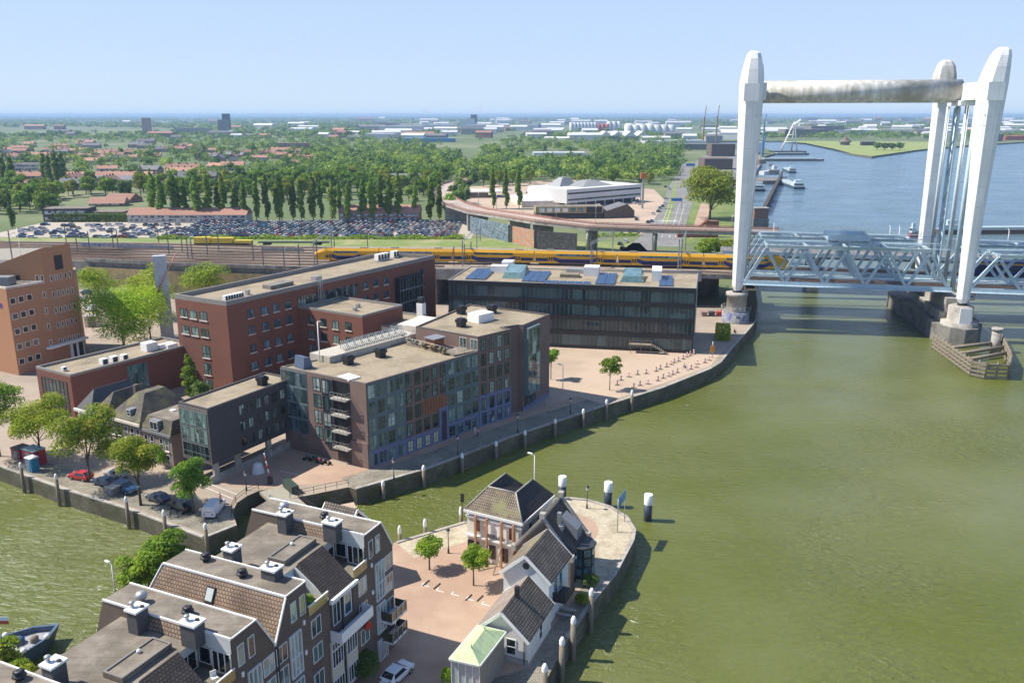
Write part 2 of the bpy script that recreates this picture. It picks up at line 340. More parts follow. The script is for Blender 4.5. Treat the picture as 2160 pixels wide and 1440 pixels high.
M_drygrass = mat('dry_verge', (.20, .24, .065), .95, (.12, .18, .04), .15, .5, blot=(.29, .27, .13), bscl=.06, det=8)
def xy(*pts): return [(P(a, b)[0], P(a, b)[1]) for a, b in pts]
shore = [(-700, 700)] + [(-230, 215)] + xy((0, 985), (125, 1030), (270, 1075), (430, 1136), (500, 1108), (490, 1080), (500, 1060), (522, 1045), (548, 1034), (575, 1030), (606, 1053), (735, 1027), (752, 1032),
    (900, 990), (1100, 915), (1280, 855), (1400, 818), (1500, 778), (1522, 764), (1545, 735), (1585, 690), (1597, 675)) + [(77.5, 262), (87, 300), (102, 360), (121, 430)] + xy((1580, 470), (1572, 430), (1578, 400), (1590, 372), (1602, 345), (1612, 330), (1640, 322), (1600, 308), (1480, 303),
    (1480, 298), (1600, 297), (1650, 297.5), (1699, 300), (1763, 314), (1800, 325), (1839, 330), (1882, 324), (1937, 316), (1990, 311), (2081, 303.5), (2112, 302.5), (2200, 297))
shore = shore[1:]
poly = shore + [(9000, 2600), (41500, 9000), (41500, 40500), (-41500, 40500), (-41500, 215)]
mb = MB(); mb.prism(poly, -3.4, 0, 0, 1); mb.build('ground', [M_stone, M_ground], kind='structure')
pen = xy((835, 1143), (980, 1100)) + xy((1100, 1072), (1170, 1052), (1200, 1049), (1240, 1053), (1290, 1068), (1325, 1090), (1342, 1118), (1338, 1140), (1300, 1212), (1250, 1272), (1200, 1345), (1145, 1445)) + [(-9, 50), (-30, 5), (-70, -10), (-57, 32.5), (-29.5, 98)]
mb = MB(); mb.prism(pen, -3.4, 0, 0, 1); mb.build('peninsula_ground', [M_stone, M_pave2], kind='structure')
def sheet(name, pts, m, z, label=None, cat=None):
    mb = MB(); q = [Vector((p[0], p[1], z)) for p in pts]
    a = sum(q[i].x * q[(i + 1) % len(q)].y - q[(i + 1) % len(q)].x * q[i].y for i in range(len(q)))
    if a < 0: q.reverse()
    mb.poly(q); return mb.build(name, m, kind='structure')
def offset(line, d):
    out = []
    for i, p in enumerate(line):
        a = Vector(line[max(0, i - 1)][:2]); b = Vector(line[min(len(line) - 1, i + 1)][:2]); t = (b - a).normalized()
        out.append((p[0] - t.y * d, p[1] + t.x * d))
    return out
# paving overlays
sheet('paving', shore[:24] + [(84, 262), (30, 262), (-110, 272), (-180, 300), (-330, 330), (-330, 225)], M_pave, .012)
sheet('sand_square', xy((1158, 868), (1100, 905), (1285, 845), (1400, 808), (1500, 770), (1530, 735), (1467, 745), (1160, 728), (1120, 760)), M_sand, .024)
ql = xy((752, 1033), (900, 991), (1100, 916), (1200, 882), (1280, 856))
sheet('quay_cobbles', offset(ql, .7) + list(reversed(offset(ql, 5.6))), M_cobble, .036)
sheet('red_quay_path', offset(ql, 5.9) + list(reversed(offset(ql, 8.3))), M_pave2, .05)
M_shadepl = mat('paving_dark_setts', (.26, .20, .165), .9, (.21, .165, .14), .5, .5)
sheet('yard_setts', xy((455, 1020), (560, 1030), (730, 1015), (770, 990), (600, 950), (520, 960)), M_pave2, .03)
sheet('harbour_pavement', [p for p in offset(xy((0, 985), (125, 1030), (270, 1075), (430, 1135)), 1.0)] + list(reversed(offset(xy((0, 985), (125, 1030), (270, 1075), (430, 1135)), 5.5))), M_cobble, .03)
# peninsula cobble rim
pr_ = xy((835, 1143), (980, 1100), (1100, 1072), (1170, 1052), (1200, 1049), (1240, 1053), (1290, 1068), (1325, 1090), (1342, 1118), (1338, 1140), (1300, 1212), (1262, 1255))
sheet('peninsula_cobbles', offset(pr_, -.6) + list(reversed(offset(pr_, -5.4))), mat('cobble_pale', (.50, .44, .33), .9, (.36, .31, .22), 1.6, .6, blot=(.30, .25, .17), bscl=.5), .02)
sheet('yard_dark_setts', xy((1262, 1258), (1205, 1340), (1145, 1440), (1000, 1440), (1075, 1420), (1118, 1405), (1160, 1330), (1235, 1228)), M_cobble, .024)
def kerb(name, line, wd, h, m, z=0):
    mb = MB(); L = [Vector((p[0], p[1], 0)) for p in line]
    for a, b in zip(L[:-1], L[1:]):
        d = (b - a).normalized(); n = Vector((-d.y, d.x, 0)) * wd
        mb.hexa([a + Vector((0, 0, z)), b + Vector((0, 0, z)), b + n + Vector((0, 0, z)), a + n + Vector((0, 0, z))], [a + Vector((0, 0, z + h)), b + Vector((0, 0, z + h)), b + n + Vector((0, 0, z + h)), a + n + Vector((0, 0, z + h))])
    return mb.build(name, m, kind='structure')
kerb('quay_coping', shore[:6], .55, .14, M_conc)
kerb('canal_coping', shore[13:24], .6, .14, M_conc)
kerb('peninsula_coping', [(p[0], p[1]) for p in reversed(pen[:13])], .5, .14, M_conc)
# ---- railway plateau
NE = [Vector((-420, 385, 6)), P(180, 551, 8), P(360, 560, 9), P(610, 568, 10), P(920, 573, 10.6), P(1480, 577, 10.6), Vector((68.5, 258, 10.6))]
FE = [Vector((-460, 455, 6)), P(0, 508, 7.8), P(300, 511, 8), P(640, 519, 8.5), P(1000, 522, 9.5), P(1420, 534, 10.6), Vector((73, 285, 10.6))]
M_ballast = mat('ballast', (.34, .28, .22), .95, (.25, .205, .165), .5, .5, blot=(.20, .17, .135), bscl=.08, det=8)
mb = MB()
for i in range(6):
    a, b, c, d = NE[i], NE[i + 1], FE[i + 1], FE[i]
    z0 = Vector((0, 0, -1.4)) if i >= 4 else None
    lo = lambda p: (Vector((p.x, p.y, p.z - 1.5)) if z0 else Vector((p.x, p.y, -.5)))
    mb.hexa([lo(a), lo(b), lo(c), lo(d)], [a, b, c, d], 1, 0)
mb.build('railway_embankment', [M_ballast, M_conc_d], kind='structure')
def lane(t, dz=0.0): return [NE[i].lerp(FE[i], t) + Vector((0, 0, dz)) for i in range(7)]
M_rail = mat('rail_steel', (.30, .22, .17), .5, (.22, .15, .11), 1, metal=.5)
M_sleeper = mat('sleepers', (.20, .15, .11), .9, (.14, .10, .08), 2)
mb = MB()
for k, t in enumerate([.07, .17, .28, .40, .52, .64, .77, .9]):
    L = lane(t)
    if k in (1, 4, 5, 7): L = L[:5]
    for a, b in zip(L[:-1], L[1:]):
        d = (b - a).normalized(); n = Vector((-d.y, d.x, 0))
        q = [a - n * 1.35, b - n * 1.35, b + n * 1.35, a + n * 1.35]
        mb.hexa([v + Vector((0, 0, .01)) for v in q], [v + Vector((0, 0, .18)) for v in q], 1)
        for sgn in (-.75, .75):
            mb.bar(a + n * sgn + Vector((0, 0, .28)), b + n * sgn + Vector((0, 0, .28)), .16, .2, 0)
mb.build('rails', [M_rail, M_sleeper], kind='structure')
# low parapet wall on near side (things: wall)
def wallstrip(name, pts, h, th, m, label, cat='wall', z0=None):
    mb = MB()
    for a, b in zip(pts[:-1], pts[1:]):
        a = Vector(a); b = Vector(b); d = (b - a).normalized(); n = Vector((-d.y, d.x, 0)).normalized() * th
        za = a.z if z0 is None else z0; zb = b.z if z0 is None else z0
        mb.hexa([(a.x, a.y, za), (b.x, b.y, zb), (b.x + n.x, b.y + n.y, zb), (a.x + n.x, a.y + n.y, za)],
                [(a.x, a.y, a.z + h), (b.x, b.y, b.z + h), (b.x + n.x, b.y + n.y, b.z + h), (a.x + n.x, a.y + n.y, a.z + h)])
    return mb.build(name, m, org=(pts[0][0], pts[0][1], 0), label=label, cat=cat)
off = [v + Vector((0, -.5, 0)) for v in NE]
wallstrip('retaining_wall', off[1:5], 1.1, .45, mat('stained_concrete', (.25, .24, .23), .9, (.10, .10, .10), .5, .6, stretch=(1, 1, .12), blot=(.07, .07, .07), bscl=.4), 'stained grey concrete parapet along the near edge of the railway', 'wall')
wallstrip('ochre_wall', [Vector((v.x, v.y - .7, v.z - 2.2)) for v in off[1:4]], .5, .15, mat('ochre_brick', (.34, .26, .12), .9, (.25, .19, .09), .6, blot=(.15, .13, .08), bscl=.2), 'ochre brick retaining wall below the railway parapet', 'wall', z0=0)
# viaduct by the bridge: beam + piers
mb = MB(); mb.hexa([NE[4] + Vector((0, -.6, -2.4)), NE[5] + Vector((0, -.6, -2.4)), NE[5] + Vector((0, -.1, -2.4)), NE[4] + Vector((0, -.1, -2.4))], [NE[4] + Vector((0, -.6, 1)), NE[5] + Vector((0, -.6, 1)), NE[5] + Vector((0, -.1, 1)), NE[4] + Vector((0, -.1, 1))])
vr = mb.build('railway_viaduct', M_conc, org=(NE[5].x, NE[5].y, 0), label='concrete railway viaduct edge behind the black glass building', cat='viaduct')
for i in range(8):
    t = (i + .5) / 8; p = NE[4].lerp(NE[5], t); mb = MB()
    fr = Fr(p.x, p.y, -2.3)
    mb.fbox(fr, -.6, .6, .3, 1.5, 0, 7.6); mb.fbox(fr, -1.2, 1.2, .3, 1.5, 7.61, 8.2); mb.build('pier', M_conc, vr)
mb = MB(); a = NE[4]; b = NE[6]
mb.hexa([(a.x, a.y + 19, 0), (b.x, b.y + 19, 0), (b.x, b.y + 19.5, 0), (a.x, a.y + 19.5, 0)], [(a.x, a.y + 19, 9), (b.x, b.y + 19, 9), (b.x, b.y + 19.5, 9), (a.x, a.y + 19.5, 9)])
mb.build('back_wall', M_conc_d, vr)
# ---- parking, verges, roads
sheet('parking_ground', [(-262, 418), (-20, 413), (-18, 484), (-40, 486), (-262, 488)], mat('parking_dust', (.42, .37, .30), .95, (.35, .31, .26), .08, .5), .012)
sheet('rail_verge', [(-460, 395), (-20, 372), (60, 340), (60, 398), (0, 412), (-262, 416), (-460, 420)], M_drygrass, .02)
road = xy((1440, 520), (1385, 520), (1330, 560), (1260, 560), (1300, 535), (1345, 505), (1375, 470), (1395, 440), (1408, 400), (1425, 370), (1440, 345), (1460, 345), (1462, 380), (1460, 430), (1440, 500))
sheet('main_road', road, M_asph, .02)
sheet('road_median', xy((1398, 470), (1406, 440), (1425, 380), (1430, 380), (1420, 440), (1412, 470)), M_drygrass, .04)
sheet('river_verge', xy((1462, 380), (1575, 400), (1572, 430), (1580, 470), (1590, 500), (1440, 515), (1460, 430)), M_grass, .024)
sheet('cycle_path', xy((1462, 480), (1478, 430), (1492, 430), (1498, 445), (1480, 490), (1455, 505)), M_pave2, .04)
sheet('showroom_yard', xy((960, 420), (980, 395), (1190, 378), (1380, 400), (1410, 430), (1380, 500), (1200, 475), (1030, 440)), M_sand, .016)
sheet('shipyard_ground', xy((1462, 345), (1500, 320), (1600, 312), (1606, 345), (1590, 372), (1578, 398), (1470, 385)), M_asph, .02)
sheet('point_meadow', xy((1650, 298.5), (1699, 302), (1763, 315), (1800, 325), (1839, 329), (1882, 323), (1960, 313), (1960, 300), (1700, 297)), mat('meadow', (.20, .26, .065), .95, (.26, .29, .09), .02, .5), .03)
# ================================================================ HAZE
hz = MB(); hz.box(-42600, 42600, -1500, 41600, -4.6, 78); hzo = hz.build('haze', bpy.data.materials.new('air'), kind='stuff')
hm = hzo.data.materials[0]; hm.use_nodes = True; t = hm.node_tree
for n in list(t.nodes):
    if n.type == 'BSDF_PRINCIPLED': t.nodes.remove(n)
pv = t.nodes.new('ShaderNodeVolumePrincipled'); pv.inputs['Density'].default_value = .00009; pv.inputs['Color'].default_value = (.48, .70, 1, 1); pv.inputs['Anisotropy'].default_value = .1
t.links.new(pv.outputs[0], t.nodes['Material Output'].inputs['Volume'])
# ================================================================ LIFT BRIDGE
BF = Fr(65, 241, -11.1)
M_bwhite = bmat('bridge_white', (.80, .81, .80), (.76, .78, .78), (.55, .57, .57), 3.0, 5.5, .05, .4, 0, .1, noise=.25, nscale=.12)
M_steel = mat('bridge_blue_grey', (.45, .56, .62), .5, (.35, .46, .52), .5, .5)
M_stain = mat('stained_white', (.80, .79, .74), .6, (.36, .35, .30), .8, .7, stretch=(.9, .9, .05), det=8, blot=(.30, .29, .24), bscl=.07)
lift = empty('lift_tower', BF.p(0, 0, 0), 'white portal lift tower of the railway bridge, four tapering pylons joined by a round beam', 'bridge tower')
def sect(fr, cx, cy, w, d, z, ch=.28):
    a, b = w / 2, d / 2; k = min(a, b) * ch * 2
    return [fr.p(cx + x, cy + y, z) for x, y in ((-a + k, -b), (a - k, -b), (a, -b + k), (a, b - k), (a - k, b), (-a + k, b), (-a, b - k), (-a, -b + k))]
def loft(mb, rings, mi=0):
    for A, B in zip(rings[:-1], rings[1:]):
        n = len(A)
        for i in range(n): mb.poly([A[i], A[(i + 1) % n], B[(i + 1) % n], B[i]], mi)
    mb.poly(rings[-1], mi); mb.poly(list(reversed(rings[0])), mi)
def pylon(x, y, lean, zb, top=74.6, k=1.0):
    prof = [(zb, 2.0, 2.2, 0), (zb + 1.2, 3.0, 3.2, 0), (22, 3.6, 3.8, 0), (40, 4.5, 4.8, 0), (54, 5.5, 6.0, 0), (63, 6.1, 7.0, 0), (66, 6.3, 7.2, 0), (70, 5.2, 6.4, .55), (72.6, 4.2, 5.4, 1.0), (74, 3.3, 4.2, 1.3), (top, 2.0, 2.4, 1.4)]
    mb = MB(); loft(mb, [sect(BF, x + lean * o, y, w * k, d * k, z) for z, w, d, o in prof])
    o = mb.build('pylon', M_bwhite, lift)
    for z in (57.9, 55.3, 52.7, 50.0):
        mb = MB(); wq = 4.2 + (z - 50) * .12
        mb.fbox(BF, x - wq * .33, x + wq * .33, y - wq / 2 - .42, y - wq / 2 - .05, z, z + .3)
        mb.build('fin', mat('fin_grey', (.50, .49, .44), .7, (.42, .41, .37), 2), o)  # fins in one plain grey, darker than the pylon
    mb = MB(); mb.fbox(BF, x - 2.0 * k, x + 1.9 * k, y - 3.62 * k, y - 3.3 * k, 61.6, 66.2); mb.build('access_panel', M_bwhite, o)
    mb = MB(); mb.tube(BF.p(x, y, zb - .5), BF.p(x, y, zb + .1), 1.3, 10); mb.build('bearing', M_dmetal, o)
    return o
pylon(0, 0, .1, 9.2); pylon(60, -1, 1.0, 8.2)
pylon(5.8, 50, 0, 9, 74.2, .55)
mb = MB(); loft(mb, [sect(BF, 62, 51, w, d, z, .2) for z, w, d in ((9, 3.0, 3.2), (40, 3.6, 4.2), (60, 4.0, 5.2), (63.4, 4.4, 5.4))]); mb.build('pylon', M_bwhite, lift)
mb = MB(); loft(mb, [sect(BF, 62, 51, w, d, z, .2) for z, w, d in ((63.5, 6.4, 7), (70, 6.2, 5.4), (72.8, 5.0, 4.4), (74, 3.4, 3.4), (74.6, 2, 2))]); mb.build('pylon_head', M_stain, lift)
mb = MB(); mb.tube(BF.p(1.5, 24.5, 64.6), BF.p(59.5, 23.5, 64.6), 3.2, 32); mb.build('cross_beam', M_stain, lift)
for x0, y0 in ((2.6, 51), (60.8, 51)):
    mb = MB(); mb.fbox(BF, x0 - 1.7, x0 + 1.7, 2.6, y0 - 2.4, 62.0, 66.6); mb.fbox(BF, x0 - 2.4, x0 + 2.2, 18, 31, 60.6, 61.98)
    mb.build('saddle_beam', M_bwhite, lift)
    mb = MB()
    for yy in (12, 20, 29, 38):
        mb.tube(BF.p(x0, yy, 9), BF.p(x0, yy, 60.5), .62, 10)
    mb.build('guide_column', M_steel, lift)
    mb = MB()
    for yy in (14, 16, 32, 34):
        mb.tube(BF.p(x0 - 1.2, yy, 9), BF.p(x0 - 1.2, yy, 60.6), .12, 6); mb.tube(BF.p(x0 + 1.2, yy, 9), BF.p(x0 + 1.2, yy, 60.6), .12, 6)
    mb.build('hoist_cable', M_metal, lift)
    mb = MB(); y1 = 8.5
    for k in range(13):
        z = 11 + k * 3.8; s_ = 1 if k % 2 else -1
        mb.tube(BF.p(x0 - 1.4, 24 - 2.2 * s_, z), BF.p(x0 - 1.4, 24 + 2.2 * s_, z + 3.8), .16, 6)
    mb.fbox(BF, x0 - 1.7, x0 - 1.2, 21.5, 22, 9, 60); mb.fbox(BF, x0 - 1.7, x0 - 1.2, 26, 26.5, 9, 60)
    mb.build('ladder_frame', M_steel, lift)
# spans
def truss_span(label, x0, n, bay, y0, wd, zb, zt, end1=True, name='truss_bridge'):
    root = empty(name, BF.p(x0, y0, zb), label, 'bridge span')
    for yy in (y0, y0 + wd):
        mb = MB(); mb.bar(BF.p(x0 - 1, yy, zb + .5), BF.p(x0 + n * bay + 1, yy, zb + .5), 1.1, 1.1)
        mb.bar(BF.p(x0 + bay * .5, yy, zt), BF.p(x0 + (n - .5) * bay, yy, zt), .8, .9)
        mb.build('chord', M_steel, root)
        mb = MB()
        for i in range(n):
            mb.bar(BF.p(x0 + i * bay + .3, yy, zb + 1.01), BF.p(x0 + (i + .5) * bay, yy, zt - .46), .75, .95 if i in (0,) else .75)
            mb.bar(BF.p(x0 + (i + .5) * bay, yy, zt - .46), BF.p(x0 + (i + 1) * bay - .3, yy, zb + 1.01), .75, .75)
        mb.build('diagonal', M_steel, root)
    mb = MB()
    for i in range(n):
        x = x0 + (i + .5) * bay; mb.bar(BF.p(x, y0 + .42, zt), BF.p(x, y0 + wd - .42, zt), .5, .6)
        if i < n - 1:
            mb.bar(BF.p(x + .4, y0 + .42, zt - .05), BF.p(x + bay - .4, y0 + wd - .42, zt - .05), .25, .25); mb.bar(BF.p(x + .4, y0 + wd - .42, zt - .4), BF.p(x + bay - .4, y0 + .42, zt - .4), .25, .25)
    mb.build('top_bracing', M_steel, root)
    mb = MB()
    for yy in (y0 - .9, y0 + wd + .9):
        for zz in (zt + .9, zt + 1.6): mb.bar(BF.p(x0 + 1, yy, zz), BF.p(x0 + n * bay - 1, yy, zz), .09, .09)
        mb.fbox(BF, x0 + 1, x0 + n * bay - 1, yy - .35, yy + .35, zt + .5, zt + .6)
        for i in range(n * 2 + 1): mb.bar(BF.p(x0 + 1 + i * (n * bay - 2) / (n * 2), yy, zt + .6), BF.p(x0 + 1 + i * (n * bay - 2) / (n * 2), yy, zt + 1.6), .09, .09)
    mb.build('gangway', M_steel, root)
    mb = MB(); mb.fbox(BF, x0 - 1, x0 + n * bay + 1, y0 + .5, y0 + wd - .5, zb + .1, zb + .5)
    for i in range(n * 2 + 1): mb.fbox(BF, x0 + i * bay / 2 - .3, x0 + i * bay / 2 + .3, y0 + .5, y0 + wd - .5, zb - .5, zb + .09)
    mb.build('deck', M_conc_d, root)
    mb = MB()
    for yy in (y0 + wd * .27, y0 + wd * .27 + 1.5, y0 + wd * .62, y0 + wd * .62 + 1.5): mb.fbox(BF, x0 - 1, x0 + n * bay + 1, yy - .09, yy + .09, zb + .51, zb + .85)
    mb.build('rail', M_rail, root)
    mb = MB()
    mb.fbox(BF, x0 - 1, x0 + n * bay + 1, y0 - 2.0, y0 - .55, zb - .1, zb + .05)
    for i in range(n * 4 + 1): mb.bar(BF.p(x0 + i * bay / 4, y0 - 1.95, zb), BF.p(x0 + i * bay / 4, y0 - 1.95, zb + 1.1), .07, .07)
    mb.bar(BF.p(x0, y0 - 1.95, zb + 1.1), BF.p(x0 + n * bay, y0 - 1.95, zb + 1.1), .08, .08)
    mb.build('footway', M_steel, root)
    return root
truss_span('near pale blue truss lift span carrying empty rail tracks', 2.5, 5, 11.1, 6.5, 9.6, 10, 21.2)
truss_span('far pale blue truss lift span carrying the yellow train', 2.5, 5, 11.1, 25.7, 9.6, 10, 21.2)
truss_span('near fixed truss span to the right of the white lift tower', 63.5, 6, 13.4, 6.5, 9.6, 10, 20.2)
truss_span('far fixed truss span to the right of the white lift tower', 63.5, 6, 13.4, 25.7, 9.6, 10, 20.2)
# control platform over tracks
mb = MB(); mb.fbox(BF, 26, 38, 15, 24.5, 22.2, 22.5); mb.fbox(BF, 26, 38, 15, 15.2, 22.51, 24); mb.fbox(BF, 26, 38, 24.3, 24.5, 22.51, 24)
for x in (26.2, 32, 37.8):
    for y in (15.2, 24.2): mb.fbox(BF, x - .15, x + .15, y - .15, y + .15, 21, 22.19)
mb.build('maintenance_platform', M_steel, org=BF.p(32, 20, 22), label='netted blue maintenance platform on top of the lift spans', cat='platform')
# road bridge beyond
rb = empty('road_bridge', BF.p(0, 58, 9), 'road bridge with pale railings beyond the truss spans', 'bridge')
mb = MB(); mb.fbox(BF, -2, 150, 60, 72, 9.5, 11.2); mb.build('deck', M_conc_d, rb)
mb = MB(); mb.fbox(BF, -2, 150, 59.5, 59.9, 10.2, 11.6)
for i in range(76): mb.fbox(BF, -2 + i * 2, -1.9 + i * 2, 59.6, 59.7, 11.61, 12.6)
mb.fbox(BF, -2, 150, 59.55, 59.75, 12.61, 12.75); mb.build('railing', M_steel, rb)
for x in (15, 53, 56, 90, 125):
    mb = MB(); p = BF.p(x, 59, 9); mb.tube(p, p + Vector((0, 0, 12)), .14, 6, 0, .09); mb.tube(p + Vector((0, 0, 12)), p + Vector((.3, 1.4, 12.6)), .08, 5); mb.build('lamp_post', M_white, rb)
for x in (30, 66, 110): mb = MB(); mb.fbox(BF, x - 2, x + 2, 61, 71, WZ - 1, 9.49); mb.build('pier', M_conc, rb)
# piers
pl = empty('bridge_pier', BF.p(0, 0, 0), 'round concrete bridge pier with blue graffiti at the end of the quay', 'pier')
mb = MB(); mb.lathe(BF.p(0, 0, 0), [(2.75, 3.0), (2.75, 7.6), (3.1, 7.7), (3.1, 8.6), (1.9, 8.7)], 28); mb.build('shaft', M_conc, pl)
mb = MB(); mb.lathe(BF.p(0, 0, 0), [(3.9, -1), (3.9, 2.9), (2.9, 3.05)], 28); mb.build('plinth', mat('graffiti_concrete', (.33, .33, .30), .8, (.22, .22, .2), .9, .5, blot=(.08, .10, .30), bscl=.55), pl)
mb = MB()
for zz, rr in ((4.4, 4.2),):
    for i in range(18):
        a = 2 * math.pi * i / 18; a2 = 2 * math.pi * (i + 1) / 18
        p = BF.p(rr * math.cos(a), rr * math.sin(a), 2.9); q = BF.p(rr * math.cos(a2), rr * math.sin(a2), 2.9)
        mb.tube(p, p + Vector((0, 0, 1.8)), .05, 4); mb.tube(p + Vector((0, 0, 1.8)), q + Vector((0, 0, 1.8)), .05, 4); mb.tube(p + Vector((0, 0, 1)), q + Vector((0, 0, 1)), .04, 4)
mb.build('railing', M_metal, pl)
mb = MB(); mb.fbox(BF, 3.1, 5.4, 0.5, 40, WZ - .5, 8.9); mb.build('pier_wall', M_woodd, pl)
pm = empty('river_pier', BF.p(60, -1, 0), 'long concrete river pier under the right tower with a timber fender', 'pier')
fl = [P(1906, 622, 0), P(1972, 712, 0)]
mb = MB(); PB = Fr(BF.p(60, -1)[0], BF.p(60, -1)[1], -11.1)
mb.prism([PB.p(x, y)[:2] for x, y in ((-6.5, 2), (-3.4, -4.4), (0, -5.8), (3.4, -4.4), (6.5, 2), (9, 45), (0, 56), (-9, 45))], WZ - 1, 2.0); mb.build('base', M_conc_d, pm)
mb = MB(); mb.lathe(PB.p(0, .5, 0), [(4.7, WZ), (4.7, 3.0), (3.2, 3.1), (3.2, 7.2), (2.2, 7.6)], 28); mb.build('shaft', M_conc, pm)
mb = MB(); mb.fbox(PB, -3, 3, 3.8, 40, 2.01, 8.6); mb.fbox(PB, -4.4, 4.4, 3.8, 38, 2.01, 4.6); mb.build('wall', M_conc, pm)
mb = MB(); mb.fbox(PB, -1.3, 1.6, -3.75, -3.4, 2.6, 7.4); mb.build('cabinet', M_white, pm)
fpts = [P(1970, 706, 1), P(2050, 770, 0), P(2080, 776, 0), P(2128, 778, 0), P(2133, 757, 0), P(2105, 700, 0)]
fpts = [Vector((p.x, p.y, 1.4)) for p in fpts]
mb = MB()
for a, b in zip(fpts[:-1], fpts[1:]):
    n = max(2, int((b - a).length / 2.2))
    for i in range(n + 1): q = a.lerp(b, i / n); mb.tube((q.x, q.y, WZ - 1), (q.x, q.y, 1.6), .22, 6)
    for z in (-2.2, -1.2, -.2, .8): mb.bar((a.x, a.y, z), (b.x, b.y, z), .45, .5)
mb.build('timber_fender', M_wood, pm)
mb = MB()
for k in range(3):
    a = fpts[0].lerp(fpts[1], .35 + k * .22); b = fpts[5].lerp(fpts[4], .35 + k * .2); mb.tube((a.x + .5, a.y, -.3), (b.x, b.y, -.3), .5, 8)
mb.build('strut', M_wood, pm)
mb = MB(); p = P(2097, 742, WZ); mb.tube((p.x, p.y, WZ - 1), (p.x, p.y, 3.2), 1.2, 14); mb.tube((p.x, p.y, 3.2), (p.x, p.y, 3.8), 1.4, 14); mb.build('dolphin', M_conc, pm)
for px, py, lab in ((1591, 611, 'white navigation sign hanging under the left end of the lift span'), (2050, 626, 'white navigation sign beside the right bridge tower')):
    o = P(px, py, 8.0); mb = MB(); mb.box(o.x - .9, o.x + .9, o.y - .06, o.y + .06, o.z - 1, o.z + 1, 0)
    s = mb.build('navigation_sign', mat('sign_red', (.65, .06, .05), .5), org=(o.x, o.y, o.z - 1), label=lab, cat='sign')
    mb = MB(); mb.box(o.x - .72, o.x + .72, o.y - .075, o.y - .061, o.z - .82, o.z + .82); mb.build('face', M_white, s)
    mb = MB(); mb.box(o.x - .35, o.x + .35, o.y - .09, o.y - .076, o.z - .3, o.z + .3); mb.build('mark', mat('sign_blue', (.05, .16, .5), .5), s)
    mb = MB(); mb.tube((o.x, o.y, o.z + 1), (o.x, o.y, 10), .06, 5); mb.build('post', M_metal, s)
# ================================================================ BUILDINGS
def px2(fr, a, b, ox=0, oy=0, k=1.0, y0=0.0):
    x0, z1 = fr.on(ox + a[0] / k, oy + a[1] / k, y0); x1, z0 = fr.on(ox + b[0] / k, oy + b[1] / k, y0)
    return min(x0, x1), max(x0, x1), min(z0, z1), max(z0, z1)
def block(name, org, label, cat, pts, z0, z1, wm, rm, par=.5, part='wall', pt=.35):
    root = empty(name, org, label, cat)
    mb = MB(); mb.prism(pts, z0, z1, 0, 1); mb.build(part, [wm, rm], root)
    if par:
        mb = MB(); parapet(mb, pts, z1 + .002, par, pt); mb.build('parapet', mat('coping_grey', (.25, .235, .215), .7, (.20, .19, .175), 2), root)
    return root
def vent(fr, x, y, z, parent, s=1.0, m=None, h=1.3):
    mb = MB(); mb.fbox(fr, x - .5 * s, x + .5 * s, y - .5 * s, y + .5 * s, z, z + h * .55); mb.fbox(fr, x - .62 * s, x + .62 * s, y - .62 * s, y + .62 * s, z + h * .56, z + h * .95); mb.fbox(fr, x - .45 * s, x + .45 * s, y - .45 * s, y + .45 * s, z + h * .951, z + h * 1.1)
    return mb.build('roof_ventilator', m or M_dframe, parent)
def acunit(fr, x, y, z, parent, w_=1.0, d=1.0, h=1.1):
    mb = MB(); mb.fbox(fr, x - w_ / 2, x + w_ / 2, y - d / 2, y + d / 2, z + .25, z + h); mb.fbox(fr, x - w_ / 2 + .1, x + w_ / 2 - .1, y - d / 2 + .1, y + d / 2 - .1, z, z + .249)
    o = mb.build('cooling_unit', M_white, parent)
    mb = MB(); mb.fbox(fr, x - w_ * .36, x + w_ * .36, y - d / 2 - .04, y - d / 2 - .002, z + .35, z + h - .1); mb.build('grille', M_dframe, o)
    return o
def Pz(px, py, z): p = P(px, py, z); return (p.x, p.y)
# ---- orange bank building
C1 = Vector((-113.7, 187.6)); K = Vector((-109.2, 195.5)); RR = Vector((-106.2, 203.3))
bank = empty('bank_building', (-112, 195, 0), 'orange brick bank office with a tall sloping tower wing and white framed windows', 'building')
mb = MB(); mb.prism([C1, K, RR, (-112, 216), (-150, 216), (-150, 207)], 0, 20.2, 0, 1); mb.build('wall', [M_brick_or, M_gravel], bank)
mb = MB(); parapet(mb, [C1, K, (-115, 195.6), (-150, 200), (-150, 207)], 20.21, .5, .3); mb.build('coping', M_cream, bank)
mb = MB(); mb.prism([K + Vector((.02, .03)), RR + Vector((.02, 0)), (-112, 213), (-131, 213), (-131, 196.1)], 20.22, [28.2, 28.3, 26.6, 20.4, 20.5], 0, 1); mb.build('tower', [M_brick_or, M_gravel], bank)
a = (RR - K); FKR = Fr(K.x, K.y, math.degrees(math.atan2(a.y, a.x))); a2 = K - C1; FCK = Fr(C1.x, C1.y, math.degrees(math.atan2(a2.y, a2.x)))
us = [FKR.on(x / 4, 480 + y / 4)[0] for x, y in ((432, 425), (472, 418), (511, 412), (548, 405), (590, 398))]
zs = [FKR.on(x / 4, 480 + y / 4)[1] for x, y in ((511, 412), (530, 548), (543, 682), (562, 803), (580, 942))]
u0, u1 = us[0], us[-1]
for i in range(5):
    for z in zs:
        u = u0 + (u1 - u0) * i / 4; window(FKR, u - .35, u + .35, z - .75, z + .75, bank, M_cream, G_dark, 1, 1, fw=.14)
x0, x1, z0, z1 = px2(FKR, (452, 238), (532, 345), 0, 480, 4)
mb = MB(); mb.fbox(FKR, x0, x1, -.06, -.003, z0, z1)
for i in range(6): mb.fbox(FKR, x0 + (x1 - x0) * i / 5 - .05, x0 + (x1 - x0) * i / 5 + .05, -.12, -.061, z0, z1)
mb.build('louvre', M_dframe, bank)
